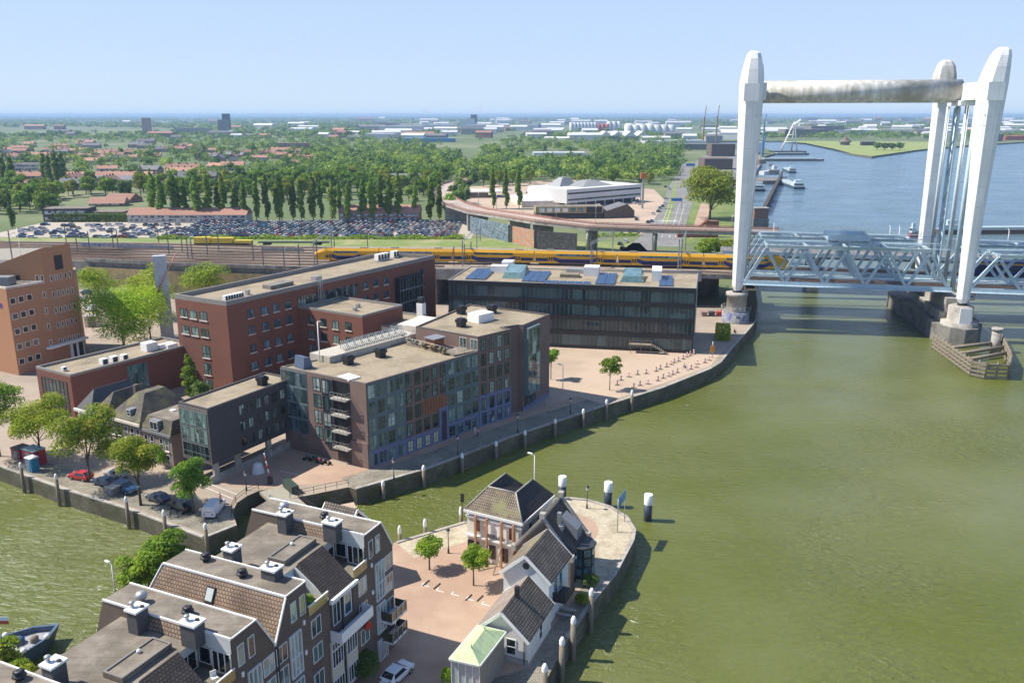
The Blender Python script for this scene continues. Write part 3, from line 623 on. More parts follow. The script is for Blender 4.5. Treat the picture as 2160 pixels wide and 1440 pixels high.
for (x, y) in ((107, 620), (178, 603), (247, 587)):
    u, z = FCK.on(x / 4, 480 + y / 4)
    for k in range(5): window(FCK, u - .7, u + .7, z - .75 - k * 3.55, z + .75 - k * 3.55, bank, M_cream, G_dark, 1, 1, fw=.16)
for (x, y) in ((372, 568), (392, 702), (410, 836), (428, 970)):
    u, z = FCK.on(x / 4, 480 + y / 4); u = min(u, 9.0 - .4); window(FCK, u - .35, u + .35, z - .75, z + .75, bank, M_cream, G_dark, 1, 1, fw=.14)
FT = Fr(-131, 196.1, math.degrees(math.atan2(195.53 - 196.1, -109.2 + 131)))
for (x, y) in ((315, 430), (357, 430)):
    u, z = FT.on(x / 4, 480 + y / 4); window(FT, u - .4, u + .4, z - .8, z + .8, bank, M_cream, G_dark, 1, 1, fw=.14)
x0, x1, z0, z1 = px2(FT, (290, 910), (400, 1070), 0, 480, 9); mb = MB(); mb.fbox(FT, x0, x1, -.08, -.003, 20.3, z1); mb.build('roof_door', M_dframe, bank)
# canopy at the corner and white entrance
mb = MB(); mb.fbox(FKR, -2, 9.2, -1.2, 0, 4.6, 5.1); mb.build('canopy', M_white, bank)
mb = MB(); mb.fbox(FKR, 4.5, 8.2, -.5, -.01, 0, 4.59); e_ = mb.build('entrance', M_white, bank)
mb = MB(); mb.fbox(FKR, 5.0, 5.9, -.53, -.505, .3, 4.2); mb.fbox(FKR, 6.6, 7.9, -.53, -.505, .3, 4.2); mb.build('pane', G_dark, e_)
# roof plant
mb = MB(); q = P(-4, 598, 20.5); mb.box(q.x - 3, q.x + 3.4, q.y - 1.5, q.y + 1.5, 20.25, 22.2); mb.build('roof_plant', M_dormer, bank)
# lettering on the left face
FL_ = Fr(-118.0, 190.1, math.degrees(math.atan2(187.6 - 190.1, -113.7 + 118.0)))
def text(body, fr, x, z, size, m, parent, y=-.05, name='lettering', ext=.03):
    cu = bpy.data.curves.new(name, 'FONT'); cu.body = body; cu.size = size; cu.extrude = ext; cu.materials.append(m); cu.resolution_u = 3
    tmp = bpy.data.objects.new('tmp', cu); COL.objects.link(tmp); bpy.context.view_layer.update()
    me = bpy.data.meshes.new_from_object(tmp); bpy.data.objects.remove(tmp); o = bpy.data.objects.new(name, me); COL.objects.link(o); o.parent = parent
    o.location = fr.p(x, y, z) - ORG[parent.name]; o.rotation_euler = (R(90), 0, R(fr.ang)); ORG[o.name] = ORG[parent.name]
    if not me.materials: me.materials.append(m)
    return o
M_signw = mat('sign_white', (.85, .85, .9), .5); M_blue = mat('sign_deep_blue', (.03, .07, .35), .5)
u, z = FL_.on(0, 797); text('Rabobank', FL_, u - 4.6, 2.6, 1.5, M_signw, bank)
u, z = FL_.on(0, 656); text('Rabobank', FL_, u - 2.6, 14.6, .8, M_blue, bank)
mb = MB(); q = FL_.on(1, 638); c = FL_.p(q[0], -.1, 16.2); d = FL_.p(q[0], -.02, 16.2); mb.tube(c, d, .95, 20, 0); mb.tube(FL_.p(q[0], -.16, 16.2), FL_.p(q[0], -.101, 16.2), .62, 20, 1); mb.build('emblem', [mat('emblem_orange', (.65, .12, .03), .5), M_blue], bank)
# flagpole
mb = MB(); t0 = P(51, 588, 20.3); mb.tube((t0.x, t0.y, 20.3), (t0.x, t0.y, 32.5), .11, 6, 0, .06); mb.build('flagpole', M_white, org=(t0.x, t0.y, 20.3), label='white flagpole on the lower roof of the orange bank building', cat='flagpole')
# ---- low dark brick building
pts = [Pz(75, 772, 9), Pz(147.5, 790, 9), Pz(411, 722, 9), Pz(342.5, 710, 9)]
pts = [Vector(p) for p in pts]; g = pts
low = block('brick_hall', (g[1].x, g[1].y, 0), 'low flat roofed brick hall with a tall glazed bay, left of the tall red block', 'building', g, 0, 8.5, mat('hall_brick', (.20, .075, .05), .9, (.14, .055, .04), 2.5, .5, stretch=(1, 1, 5)), M_gravel, .5)
fL = Fr(g[0].x, g[0].y, -30.6); fR = Fr(g[1].x, g[1].y, 57.4)
x0, x1, z0, z1 = px2(fL, (90, 797), (138, 853)); window(fL, 1.5, 10.0, .4, 7.2, low, M_dframe, G_dark, 7, 3, d=.1)
x0, x1, z0, z1 = px2(fR, (246, 787), (288, 840)); window(fR, 12.0, 16.8, 1.0, 7.6, low, M_gframe, G_sky, 6, 1, d=.1, fw=.09)
mb = MB(); mb.fbox(fR, .01, 28.9, -.03, -.003, 0, 8.98); 
for (x, y, s) in ((135, 777, .8), (219, 765, 1.3), (240, 760, 1.3), (262, 755, 1.2)):
    p = fR.inv(P(x, y, 9)); acunit(fR, p.x, p.y, 8.5, low, s, s, s * 1.1)
for (x0, x1, y0, y1, h) in ((19.3, 22, 3.4, 5.6, 1.8), (22.3, 26, 3.2, 4.2, .9), (23.5, 26, 2.0, 2.9, .8)): roofbox('duct', fR, x0, x1, y0, y1, 8.51, 8.5 + h, M_white, low)
# ---- tall red building
T_ = [Vector(Pz(368, 624, 20)), Vector(Pz(477, 639.5, 20)), Vector(Pz(917, 541, 20)), Vector(Pz(804, 535, 20))]
tall = block('red_brick_office', (T_[1].x, T_[1].y, 0), 'long tall red brick office block with rooftop cooling units and a glazed bay', 'building', T_, 0, 19.4, M_brick_red, M_gravel, 1.0, pt=.45)
tS = Fr(T_[0].x, T_[0].y, math.degrees(math.atan2(*(T_[1] - T_[0]).yx))); tL = Fr(T_[1].x, T_[1].y, math.degrees(math.atan2(*(T_[2] - T_[1]).yx)))
for a, b in (((380, 649), (396, 669)), ((400, 654), (416, 673)), ((420.5, 656), (437.5, 677)), ((383, 684.5), (400, 705)), ((403.5, 688), (420, 709)), ((424, 692), (441, 712)), ((427, 728), (444, 756)), ((430, 764), (446.5, 792)), ((433, 799), (449, 822))):
    x0, x1, z0, z1 = px2(tS, a, b); window(tS, x0, x1, z0, z1, tall, M_dframe, G_teal, 2, 1, sill=True, zsplit=.35 if b[1] > 720 else None)
cu = [tL.on(360 + x / 3.6, 520 + y / 3.6)[0] for x, y in ((605, 510), (710, 485), (800, 465), (890, 440))]
cz = [tL.on(360 + x / 3.6, 520 + y / 3.6)[1] for x, y in ((605, 510), (605, 635), (615, 775), (625, 905))]
for u in cu:
    for z in cz + [cz[-1] - 3.5]: window(tL, u - .85, u + .85, z - .9, z + .9, tall, M_dframe, G_sky, 2, 1, sill=True)
for (x, y) in ((1480, 295), (1555, 275), (1635, 262), (1905, 195)):
    u, z = tL.on(360 + x / 3.6, 520 + y / 3.6)
    for k in range(5): window(tL, u - .8, u + .8, z - .85 - 3.5 * k, z + .85 - 3.5 * k, tall, M_dframe, G_sky, 2, 1, sill=True)
u0, _ = tL.on(360 + 1700 / 3.6, 520 + 215 / 3.6); u1, _ = tL.on(360 + 1880 / 3.6, 520 + 180 / 3.6)
mb = MB(); mb.fbox(tL, u0, u1, -1.6, .0, 3, 16.6); bay = mb.build('glazed_bay', M_dframe, tall)
fb = Fr(*tL.p(0, -1.6)[:2], tL.ang)
mb = MB(); mb.poly([fb.p(u0 + .2, -.01, 3.2), fb.p(u1 - .2, -.01, 3.2), fb.p(u1 - .2, -.01, 16.3), fb.p(u0 + .2, -.01, 16.3)]); mb.build('pane', G_dark, bay)
mb = MB()
for i in range(9): x = u0 + .2 + (u1 - u0 - .4) * i / 8; mb.fbox(fb, x - .05, x + .05, -.1, -.015, 3.2, 16.3)
for z in (6.5, 9.8, 13.2): mb.fbox(fb, u0, u1, -.11, -.016, z, z + .35)
mb.build('mullion', M_gframe, bay)
ur0, zr = tL.on(360 + 965 / 3.6, 520 + 400 / 3.6); ur1, _ = tL.on(360 + 1420 / 3.6, 520 + 330 / 3.6)
mb = MB(); mb.poly([tL.p(ur0, -.02, 14.8), tL.p(ur1, -.02, 14.8), tL.p(ur1, -.02, 17.6), tL.p(ur0, -.02, 17.6)]); st = mb.build('strip_window', G_bright, tall)
mb = MB()
for i in range(24): x = ur0 + (ur1 - ur0) * i / 23; mb.fbox(tL, x - .06, x + .06, -.1, -.025, 14.8, 17.6)
mb.build('mullion', M_dframe, st)
for i in range(7): acunit(tL, 1.6 + .62 * i * 1.15, 2.2 - i * .0, 19.41, tall, .62, 1.0, 1.7)
for i in range(6): acunit(tL, 60 + i * 1.25 + (1.6 if i > 3 else 0), 10.5, 19.41, tall, 1.05, 1.4, 1.9)
for (x0, x1, y0, y1, h) in ((17, 24, 5.2, 8, .9), (29.5, 31.5, 3.4, 5, 1.2), (10, 10.8, 5, 5.8, 1.1), (7.2, 8.4, 2.4, 3.2, .4)): roofbox('roof_unit', tL, x0, x1, y0, y1, 19.41, 19.4 + h, M_conc_d if h < 1 else M_metal, tall)
# caged ladder
mb = MB(); u, z = tL.on(360 + 1120 / 3.6, 520 + 330 / 3.6)
for dx in (-.4, .4):
    mb.fbox(tL, u + dx - .04, u + dx + .04, -.5, -.42, 12, 20.9)
    mb.fbox(tL, u + dx - .04, u + dx + .04, -1.1, -1.02, 12.5, 20.9)
for i in range(18): z = 12.3 + i * .5; mb.fbox(tL, u - .36, u + .36, -.5, -.46, z, z + .04); mb.fbox(tL, u - .4, u + .4, -1.1, -1.06, z + .1, z + .14)
mb.build('ladder_cage', M_metal, tall)
# ---- mid red block
m0 = Vector(Pz(628, 646, 15.6)); m1 = Vector(Pz(764, 666, 15.6)); m2 = Vector(Pz(849, 643, 15.6)); m3 = m2 + (m0 - m1)
mid = block('red_brick_annex', (m1.x, m1.y, 0), 'small red brick annex in front of the long tall red office block', 'building', [m0, m1, m2, m3], 0, 15.2, M_brick_red, M_gravel, .5)
fS = Fr(m0.x, m0.y, math.degrees(math.atan2(*(m1 - m0).yx)))
for (x, y) in ((1065, 560), (1160, 577), (1252, 595), (1350, 605)):
    u, z = fS.on(360 + x / 3.6, 520 + y / 3.6)
    for k in range(4): window(fS, u - .85, u + .85, z - .95 - 3.4 * k, z + .95 - 3.4 * k, mid, M_dframe, G_teal, 2, 1, sill=True)
fm = Fr(m1.x, m1.y, math.degrees(math.atan2(*(m2 - m1).yx)))
for x, y in ((4, 6), (7, 8)): vent(fm, x, y, 15.2, mid, .7, M_metal, .8)
# ---- beige flats behind the long apartment block
b0 = Vector(Pz(764, 679, 12.4)); b1 = Vector(Pz(833, 689, 12.4)); b2 = Vector(Pz(900, 664, 12.4)); b3 = b2 + (b0 - b1)
bei = block('beige_flats', (b1.x, b1.y, 0), 'low beige flats with dark window strips between the red annex and the long apartment block', 'building', [b0, b1, b2, b3], 0, 12.0, M_cream, M_gravel, .4)
fB = Fr(b0.x, b0.y, math.degrees(math.atan2(*(b1 - b0).yx)))
L = (b1 - b0).length
for i in range(5):
    for z in (9.2, 6.2): window(fB, .6 + i * L / 5.1, .6 + i * L / 5.1 + 1.3, z, z + 2.0, bei, M_dframe, G_dark, 2, 1)
fB2 = Fr(b1.x, b1.y, math.degrees(math.atan2(*(b2 - b1).yx)))
mb = MB(); mb.fbox(fB2, 1.0, 10.5, -5.5, -.01, 0, 12.8); mb.build('stair_block', M_cream, bei)
mb = MB(); mb.fbox(fB2, 12, 13.6, .5, 2.1, 12.01, 15.2); mb.build('chimney', M_white, bei); vent(fB2, 12.8, 1.3, 15.21, bei, 1.2)
# ---- long apartment block (aubergine brick)
A0 = Vector((-24.2, 134.0)); B0 = Vector((-6.35, 153.8)); ZL = 15.0
ZHH = ZH(B0.x, B0.y, 713.6)
L0 = Vector(Pz(592, 775, ZL)); G0 = Vector(Pz(877, 702, ZL))
Cc = Vector(Pz(1078, 697, ZHH)); Dd = Vector(Pz(1104, 688.6, ZHH)); Ee = Vector(Pz(1160, 665, ZHH)); Ff = Vector(Pz(990, 644, ZHH)); Gg = Vector(Pz(877, 691, ZHH))
apt = empty('apartment_block', (A0.x, A0.y, 0), 'long aubergine brick apartment block on the canal with roof terrace and blue ground floor', 'building')
mb = MB(); mb.prism([L0, A0, B0, Gg + (Vector((0, 0)))], 0, ZL, 0, 1); mb.build('wall', [M_brick_pink, M_gravel], apt)
inn = (Cc - B0).normalized(); nin = Vector((-inn.y, inn.x))
mb = MB(); mb.prism([B0, Cc, Cc + nin * 2.4, Dd - inn * 0.6 + nin * 1.0, Dd, Ee, Ff, Gg], 0, ZHH, 0, 1); mb.build('upper_wing', [M_brick_pink, M_gravel], apt)
mb = MB(); parapet(mb, [B0, Cc, Cc + nin * 2.4, Dd - inn * 0.6 + nin * 1.0, Dd, Ee, Ff, Gg], ZHH + .002, .3, .3); mb.build('parapet', mat('coping_dark', (.13, .11, .10), .7), apt)
mb = MB(); parapet(mb, [L0, A0, B0, Gg], ZL + .002, .22, .3); mb.build('roof_edge', mat('coping_dark2', (.20, .17, .15), .7), apt)
fA = Fr(A0.x, A0.y, math.degrees(math.atan2(*(B0 - A0).yx))); LA = (B0 - A0).length
def slab(fr, x0, x1, z0, z1, m, parent, name='cladding', d=.05, y=0): mb = MB(); mb.fbox(fr, x0, x1, y - d, y - .003, z0, z1); return mb.build(name, m, parent)
M_teal = mat('grey_green_panel', (.13, .165, .18), .6, (.10, .13, .145), 1)
M_orw = mat('orange_timber_panel', (.30, .12, .05), .7, (.20, .08, .035), 3, stretch=(4, 4, .5))
M_violet = mat('violet_grey_plinth', (.17, .18, .30), .8, (.14, .15, .26), 1)
slot = LA / 13.0
slab(fA, 0, LA, .02, 3.0, M_violet, apt, 'plinth', .06)
slab(fA, 0.2, slot * 4.1, 3.05, ZL - .1, M_teal, apt)
slab(fA, slot * 8.6, LA - .1, 3.05, ZL - .1, M_teal, apt)
slab(fA, slot * 7.95, slot * 9.1, 3.01, 6.6, M_violet, apt, 'portal', .12)
slab(fA, slot * 8.25, slot * 8.8, .2, 5.9, mat('portal_dark', (.06, .045, .07), .7), apt, 'entrance_door', .16)  # door slab in an even dark violet
G_cream = mat('cream_blind', (.62, .60, .42), .4)
for fl in range(5):
    for i in range(13):
        if fl == 0 and i == 8: continue
        if fl == 1 and i == 8: continue
        u = slot * (i + .5); z0 = .35 + fl * 3.0; z1 = z0 + (2.35 if fl else 2.1)
        glz = i < 4 or i > 8
        gm = rnd.choice([G_teal, G_dark, G_bright, G_teal] if glz else [G_dark, G_teal])
        if fl == 0 and 4 <= i <= 7: gm = G_cream
        hw = .78 if glz else .62
        if fl == 2 and i in (6, 7, 8):
            for q in range(3): slab(fA, u - 1.0 + q * .68, u - .45 + q * .68, z0, z1 + .2, M_orw, apt, 'timber_panel', .1)
            continue
        window(fA, u - hw, u + hw, z0, z1, apt, M_gframe if glz else M_dframe, gm, 2, 1, y=-.06, zsplit=.35)
fH = Fr(B0.x, B0.y, math.degrees(math.atan2(*(Cc - B0).yx))); LH = (Cc - B0).length
slab(fH, .1, LH - .05, .02, 6.3, M_violet, apt, 'blue_surround', .07)
nf = 6
for fl in range(nf):
    for i in range(4):
        u = .3 + (LH - .4) * (i + .5) / 4; z0 = .4 + fl * (ZHH - .1) / nf
        window(fH, u - .6, u + .6, z0, z0 + 2.3, apt, M_dframe, rnd.choice([G_teal, G_dark, G_bright]), 2, 1, y=-.075 if fl < 2 else 0, zsplit=.35)
fE = Fr(Dd.x, Dd.y, math.degrees(math.atan2(*(Ee - Dd).yx))); LE = (Ee - Dd).length
mb = MB(); mb.fbox(fE, .3, LE * .47, -1.0, -.01, 3.4, ZHH - .4); gb = mb.build('glass_bay', M_gframe, apt)
fe2 = Fr(*fE.p(0, -1.0)[:2], fE.ang)
for k in range(5):
    for j in range(3):
        x0 = .35 + j * (LE * .47 - .4) / 3; mb = MB(); zz = 3.6 + k * (ZHH - 4.2) / 5
        mb.poly([fe2.p(x0 + .06, -.01, zz), fe2.p(x0 + (LE * .47 - .4) / 3 - .06, -.01, zz), fe2.p(x0 + (LE * .47 - .4) / 3 - .06, -.01, zz + 2.5), fe2.p(x0 + .06, -.01, zz + 2.5)]); mb.build('pane', G_teal if (k + j) % 4 else G_bright, gb)
window(fE, .5, LE * .45, .5, 2.9, apt, M_dframe, G_dark, 4, 1)
slab(fE, .0, LE, .02, .9, M_violet, apt, 'plinth', .05)
# front-left gable end
fG = Fr(L0.x, L0.y, math.degrees(math.atan2(*(A0 - L0).yx))); LG = (A0 - L0).length
Q = lambda x, y: fG.on(560 + x / 6, 760 + y / 6)
ug, _ = Q(520, 300)
mb = MB(); mb.fbox(fG, -.1, ug, -.06, -.004, 3.4, ZL - .05); gs = mb.build('stair_glazing', M_gframe, apt)
for k in range(4):
    for (a, b) in ((.05, ug * .56), (ug * .58, ug - .08)):
        mb = MB(); z = 3.5 + k * 2.9; mb.poly([fG.p(a, -.08, z), fG.p(b, -.08, z), fG.p(b, -.08, z + 2.5), fG.p(a, -.08, z + 2.5)]); mb.build('pane', glass('glass_stair', (.03, .05, .055), (.15, .21, .23), .6), gs)
for (xa, xb, rows) in ((600, 690, ((210, 390), (415, 590), (610, 790), (810, 985))), (733, 825, ((250, 455), (490, 655), (690, 870), (885, 1080)))):
    ua, _ = Q(xa, 300); ub, _ = Q(xb, 300)
    if ub - ua < 1: ub = ua + 1.3
    for j, (ya, yb) in enumerate(rows):
        z1 = 14.5 - j * 2.95; window(fG, ua, ub, z1 - 2.4, z1, apt, M_dframe, G_teal if j % 2 else G_bright, 2, 1, zsplit=.3, y=-.35 if xa > 700 else 0)
u1_, _ = Q(725, 300); u2_, _ = Q(865, 300)
mb = MB(); mb.fbox(fG, u1_, u2_, -.34, -.004, 2.6, ZL - .3); mb.build('projecting_bay', M_dframe, apt)
ub0, _ = Q(872, 300); ub1, _ = Q(1062, 300)
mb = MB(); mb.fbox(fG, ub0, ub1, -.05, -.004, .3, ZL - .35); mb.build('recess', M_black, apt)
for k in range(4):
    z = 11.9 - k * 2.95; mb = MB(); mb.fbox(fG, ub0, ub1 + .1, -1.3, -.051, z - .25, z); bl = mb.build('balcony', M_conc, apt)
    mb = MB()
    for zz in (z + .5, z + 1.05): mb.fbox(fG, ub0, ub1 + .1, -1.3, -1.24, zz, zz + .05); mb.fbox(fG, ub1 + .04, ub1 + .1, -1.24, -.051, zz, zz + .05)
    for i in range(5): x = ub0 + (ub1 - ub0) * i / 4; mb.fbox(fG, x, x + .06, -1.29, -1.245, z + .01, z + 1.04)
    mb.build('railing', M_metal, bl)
slab(fG, LG - 3.6, LG + .02, .02, 4.6, M_brick_pink, apt, 'corner_wall', .25)
# roof clutter
for (x, y) in ((792 / 1, 0),): pass
for (px_, py_, s) in ((735, 768, 1.4), (803, 753, 1.4)): p = fA.inv(P(px_, py_, ZL)); vent(fA, p.x, p.y, ZL, apt, s, M_black, 1.6)
for (px_, py_, s) in ((973, 689, 1.4), (973, 662, 1.4), (1038, 660, 1.4)): p = fA.inv(P(px_, py_, ZHH)); vent(fA, p.x, p.y, ZHH, apt, s, M_black, 1.6)
p = fA.inv(P(642, 775, ZL)); mb = MB(); mb.hexa([fA.p(p.x + a, p.y + b, ZL + .01) for a, b in ((-1, -1.2), (1, -1.2), (1, 1.6), (-1, 1.6))], [fA.p(p.x + a, p.y + b, ZL + c) for a, b, c in ((-.7, -1.2, 2.2), (.5, -1.2, 1.9), (.5, 1.6, 1.9), (-.7, 1.6, 2.2))]); mb.build('roof_hatch', mat('blue_grey_metal', (.10, .14, .22), .5), apt)
p = fA.inv(P(736, 797, ZL)); mb = MB(); mb.fbox(fA, p.x - 1.2, p.x + 1.2, p.y - 1.6, p.y + 1.6, ZL + .01, ZL + .3); mb.build('skylight', M_white, apt)
p = fA.inv(P(1014, 676, ZHH)); mb = MB(); mb.fbox(fA, p.x - 2.2, p.x + 2.2, p.y - 1.6, p.y + 1.6, ZHH + .01, ZHH + 1.7); mb.build('lift_housing', M_white, apt)
# roof terrace
tr = [fA.inv(P(x, y, ZL)) for x, y in ((857, 727), (958, 752), (1000, 743), (886, 700))]
mb = MB(); mb.prism([fA.p(q.x, q.y)[:2] for q in tr], ZL + .05, ZL + .3); ter = mb.build('roof_terrace', M_wood, apt)
mb = MB(); rp_ = [fA.p(q.x, q.y, ZL) for q in (tr[3], tr[0], tr[1], tr[2])]
for a, b in zip(rp_[:-1], rp_[1:]):
    n = max(2, int((b - a).length / 1.8))
    for i in range(n + 1): q = a.lerp(b, i / n); mb.tube(q, q + Vector((0, 0, 1.4)), .05, 5)
    for zz in (.8, 1.4): mb.tube(a + Vector((0, 0, zz)), b + Vector((0, 0, zz)), .05, 5)
mb.build('railing', M_metal, ter)
p = fA.inv(P(925, 733, ZL + .3)); mb = MB(); mb.fbox(fA, p.x - 1.6, p.x + 1.0, p.y - .5, p.y + 1.8, ZL + .31, ZL + 2.2, 0); sh = mb.build('shed', M_orw, ter)
mb = MB(); mb.fbox(fA, p.x - 1.9, p.x + 1.3, p.y - .9, p.y + 2.0, ZL + 2.21, ZL + 2.4); mb.build('roof', M_dormer, sh)
fGG = Fr(Gg.x, Gg.y, math.degrees(math.atan2(*(B0 - Gg).yx)))
for (x, y) in ((977, 728), (1000, 732)):
    u, z = fGG.on(x, y); window(fGG, u - .8, u + .8, ZL + .35, ZL + 2.4, apt, M_frame, G_dark, 2, 1)
for i in range(10):
    mb = MB(); q = fA.p(tr[0].x + 1.0 + i * (tr[1].x - tr[0].x - 1.5) / 9 + rnd.uniform(-.3, .3), tr[0].y + (tr[1].y - tr[0].y) * (i / 9) + 1.0 + rnd.uniform(0, 1.2), ZL + .3); mb.lathe(q, [(.2, 0), (.3, .45), (.34, .46), (.42, .8), (.1, 1.1)], 7)
    mb.build('planter', mat('planter_green', (.08, .11, .04), .9, (.20, .12, .07), 2), ter)
# beige gallery with glazed racks behind
gl = [P(653, 744, 16.2), P(695, 753, 16.2), P(877, 703, 16.2)]
v = (gl[2] - gl[1]).normalized(); gal = empty('gallery_roof', (gl[1].x, gl[1].y, 0), 'raised beige gallery with metal solar tube racks behind the long apartment roof', 'gallery')
mb = MB(); mb.prism([gl[1][:2], gl[2][:2], (gl[2].x - 3.6, gl[2].y + 3.4), (gl[0].x, gl[0].y)], 12.01, 16.2); mb.build('wall', mat('gallery_beige', (.46, .42, .35), .9, (.40, .37, .31), 1), gal)
fr_ = Fr(gl[1].x, gl[1].y, math.degrees(math.atan2(v.y, v.x)))
Lg = (gl[2] - gl[1]).length
for i in range(9):
    x = 4 + i * (Lg - 6) / 9; mb = MB()
    for k in range(4):
        mb.tube(fr_.p(x + k * .45, .6, 16.5), fr_.p(x + k * .45 + 1.0, 2.8, 17.6), .07, 4)
    mb.tube(fr_.p(x, .6, 16.45), fr_.p(x + 1.5, .6, 16.45), .07, 4); mb.tube(fr_.p(x + 1, 2.8, 17.6), fr_.p(x + 2.5, 2.8, 17.6), .07, 4); mb.tube(fr_.p(x + 1, 2.8, 17.6), fr_.p(x + 1, 2.8, 16.21), .06, 4); mb.tube(fr_.p(x + 2.5, 2.8, 17.6), fr_.p(x + 2.5, 2.8, 16.21), .06, 4)
    mb.build('solar_rack', mat('rack_steel', (.20, .25, .27), .4, (.14, .18, .2), 3), gal)
mb = MB(); q = P(674, 752, 16); mb.tube((q.x, q.y, 14), (q.x, q.y, 22.5), .1, 6); mb.tube((q.x, q.y, 22.5), (q.x + .7, q.y, 22.5), .06, 5); mb.build('mast', M_white, gal)
# ---- grey wing on pilotis
W0 = Vector(Pz(376, 848, 12.8)); W1 = Vector(Pz(437.5, 863, 12.8)); W2 = Vector(Pz(600, 803.6, 12.8)); W3 = W2 + (W0 - W1)
W2 = W1 + (W2 - W1) * 1.12; W3 = W2 + (W0 - W1)
ZU = ZH(W1.x, W1.y, 980)
wing = empty('grey_wing', (W1.x, W1.y, 0), 'charcoal brick wing raised on pale concrete columns with a glazed end', 'building')
mb = MB(); mb.prism([W0, W1, W2, W3], ZU, 12.6, 0, 1); mb.build('wall', [M_brick_dark, M_gravel], wing)
mb = MB(); parapet(mb, [W0, W1, W2, W3], 12.602, .3, .25); mb.build('parapet', mat('coping_dark3', (.11, .10, .10), .7), wing)
fW = Fr(W0.x, W0.y, math.degrees(math.atan2(*(W1 - W0).yx))); lw = (W1 - W0).length
slab(fW, 0.02, lw - .02, ZU + .02, 12.5, mat('taupe_frame', (.19, .165, .15), .7), wing, 'frame', .12)
hh = (12.2 - ZU - .5) / 3
for k in range(3): window(fW, .35, lw - .35, ZU + .5 + k * hh, ZU + .2 + (k + 1) * hh, wing, M_gframe, G_teal if k else G_dark, 6, 1, y=-.13, zsplit=.38)
fW2 = Fr(W1.x, W1.y, math.degrees(math.atan2(*(W2 - W1).yx))); lw2 = (W2 - W1).length
for k in range(3):
    for i in range(6):
        u = lw2 * (.36 + i * .098); z = ZU + .9 + k * hh; window(fW2, u - .55, u + .55, z, z + 1.7, wing, M_dframe, G_bright if (i + k) % 3 else G_dark, 2, 1)
for u in (.8, 5.5, 12.5, 19): mb = MB(); mb.fbox(fW2, u - .5, u + .5, .05, .6, 0, ZU - .002); mb.build('column', M_conc, wing)
mb = MB(); mb.fbox(fW2, -.4, lw2, .1, .45, 0, 1.3); mb.build('ramp_wall', M_conc, wing)
vent(fW2, 14, 2.2, 12.6, wing, 1.3, M_black, 1.5)
# ---- black glass building
ZB = 16.5
K0 = Vector(Pz(945, 592, ZB)); K1 = Vector(Pz(1469, 610, ZB)); K2 = Vector(Pz(1473, 578, ZB)); K3 = K2 + (K0 - K1)
blk = empty('black_glass_building', (K1.x, K1.y, 0), 'wide black glass office with four glazed floors and solar panels on its roof', 'building')
mb = MB(); mb.prism([K0, K1, K2, K3], 0, ZB, 0, 1); mb.build('wall', [M_black, M_gravel], blk)
mb = MB(); parapet(mb, [K0, K1, K2, K3], ZB + .002, .25, .3); mb.build('parapet', mat('coping_steel', (.30, .29, .27), .5), blk)
fK = Fr(K0.x, K0.y, math.degrees(math.atan2(*(K1 - K0).yx))); LK = (K1 - K0).length
G_blk = glass('glass_blinds', (.010, .026, .030), (.09, .14, .14), .5, .03, .6, .45)
for k in range(4):
    z0 = .9 + k * 3.95; z1 = z0 + 2.75
    mb = MB(); mb.poly([fK.p(.5, -.02, z0), fK.p(LK - .5, -.02, z0), fK.p(LK - .5, -.02, z1), fK.p(.5, -.02, z1)]); g_ = mb.build('window_strip', G_blk, blk)
    mb = MB()
    n = 56
    for i in range(n + 1): x = .5 + (LK - 1) * i / n; mb.fbox(fK, x - .05, x + .05, -.14, -.025, z0, z1)
    for i in range(4, n, 4): x = .5 + (LK - 1) * i / n; mb.fbox(fK, x - .22, x - .15, -.13, -.026, z0 + .2, z1); mb.fbox(fK, x + .15, x + .22, -.13, -.026, z0 + .2, z1)
    mb.build('mullion', M_gframe, g_)
    mb = MB(); mb.fbox(fK, 0, LK, -.35, -.005, z1 + .02, z0 + 3.93); mb.build('floor_band', M_black, blk)
fK2 = Fr(K1.x, K1.y, math.degrees(math.atan2(*(K2 - K1).yx))); LK2 = (K2 - K1).length
mb = MB(); mb.fbox(fK2, .1, LK2 - .1, -.06, -.004, .2, ZB - .4)
mb.build('side_cladding', mat('grey_metal_side', (.22, .26, .30), .4, (.18, .22, .26), 1), blk)
fr_in = Fr(K0.x, K0.y, fK.ang)
M_pv = mat('solar_panel', (.05, .09, .17), .25, (.03, .06, .12), 2, spec=.9)
def solar(x0, x1, y0, y1, nx, ny):
    for i in range(nx):
        for j in range(ny):
            a = x0 + (x1 - x0) * i / nx; b = x0 + (x1 - x0) * (i + .93) / nx; c = y0 + (y1 - y0) * j / ny; d = y0 + (y1 - y0) * (j + .8) / ny
            mb = MB(); mb.hexa([fK.p(a, c, ZB + .05), fK.p(b, c, ZB + .05), fK.p(b, d, ZB + .05), fK.p(a, d, ZB + .05)], [fK.p(a, c, ZB + .25), fK.p(b, c, ZB + .25), fK.p(b, d, ZB + .6), fK.p(a, d, ZB + .6)]); mb.build('solar_panel', M_pv, blk)
DK = (K3 - K0).length
solar(4, 9.5, DK * .12, DK * .8, 2, 6); solar(19, 25, DK * .1, DK * .75, 3, 5); solar(38, 43, DK * .08, DK * .75, 2, 6); solar(54, 57.5, DK * .1, DK * .7, 2, 5); solar(25, 37, DK * .03, DK * .12, 6, 1)
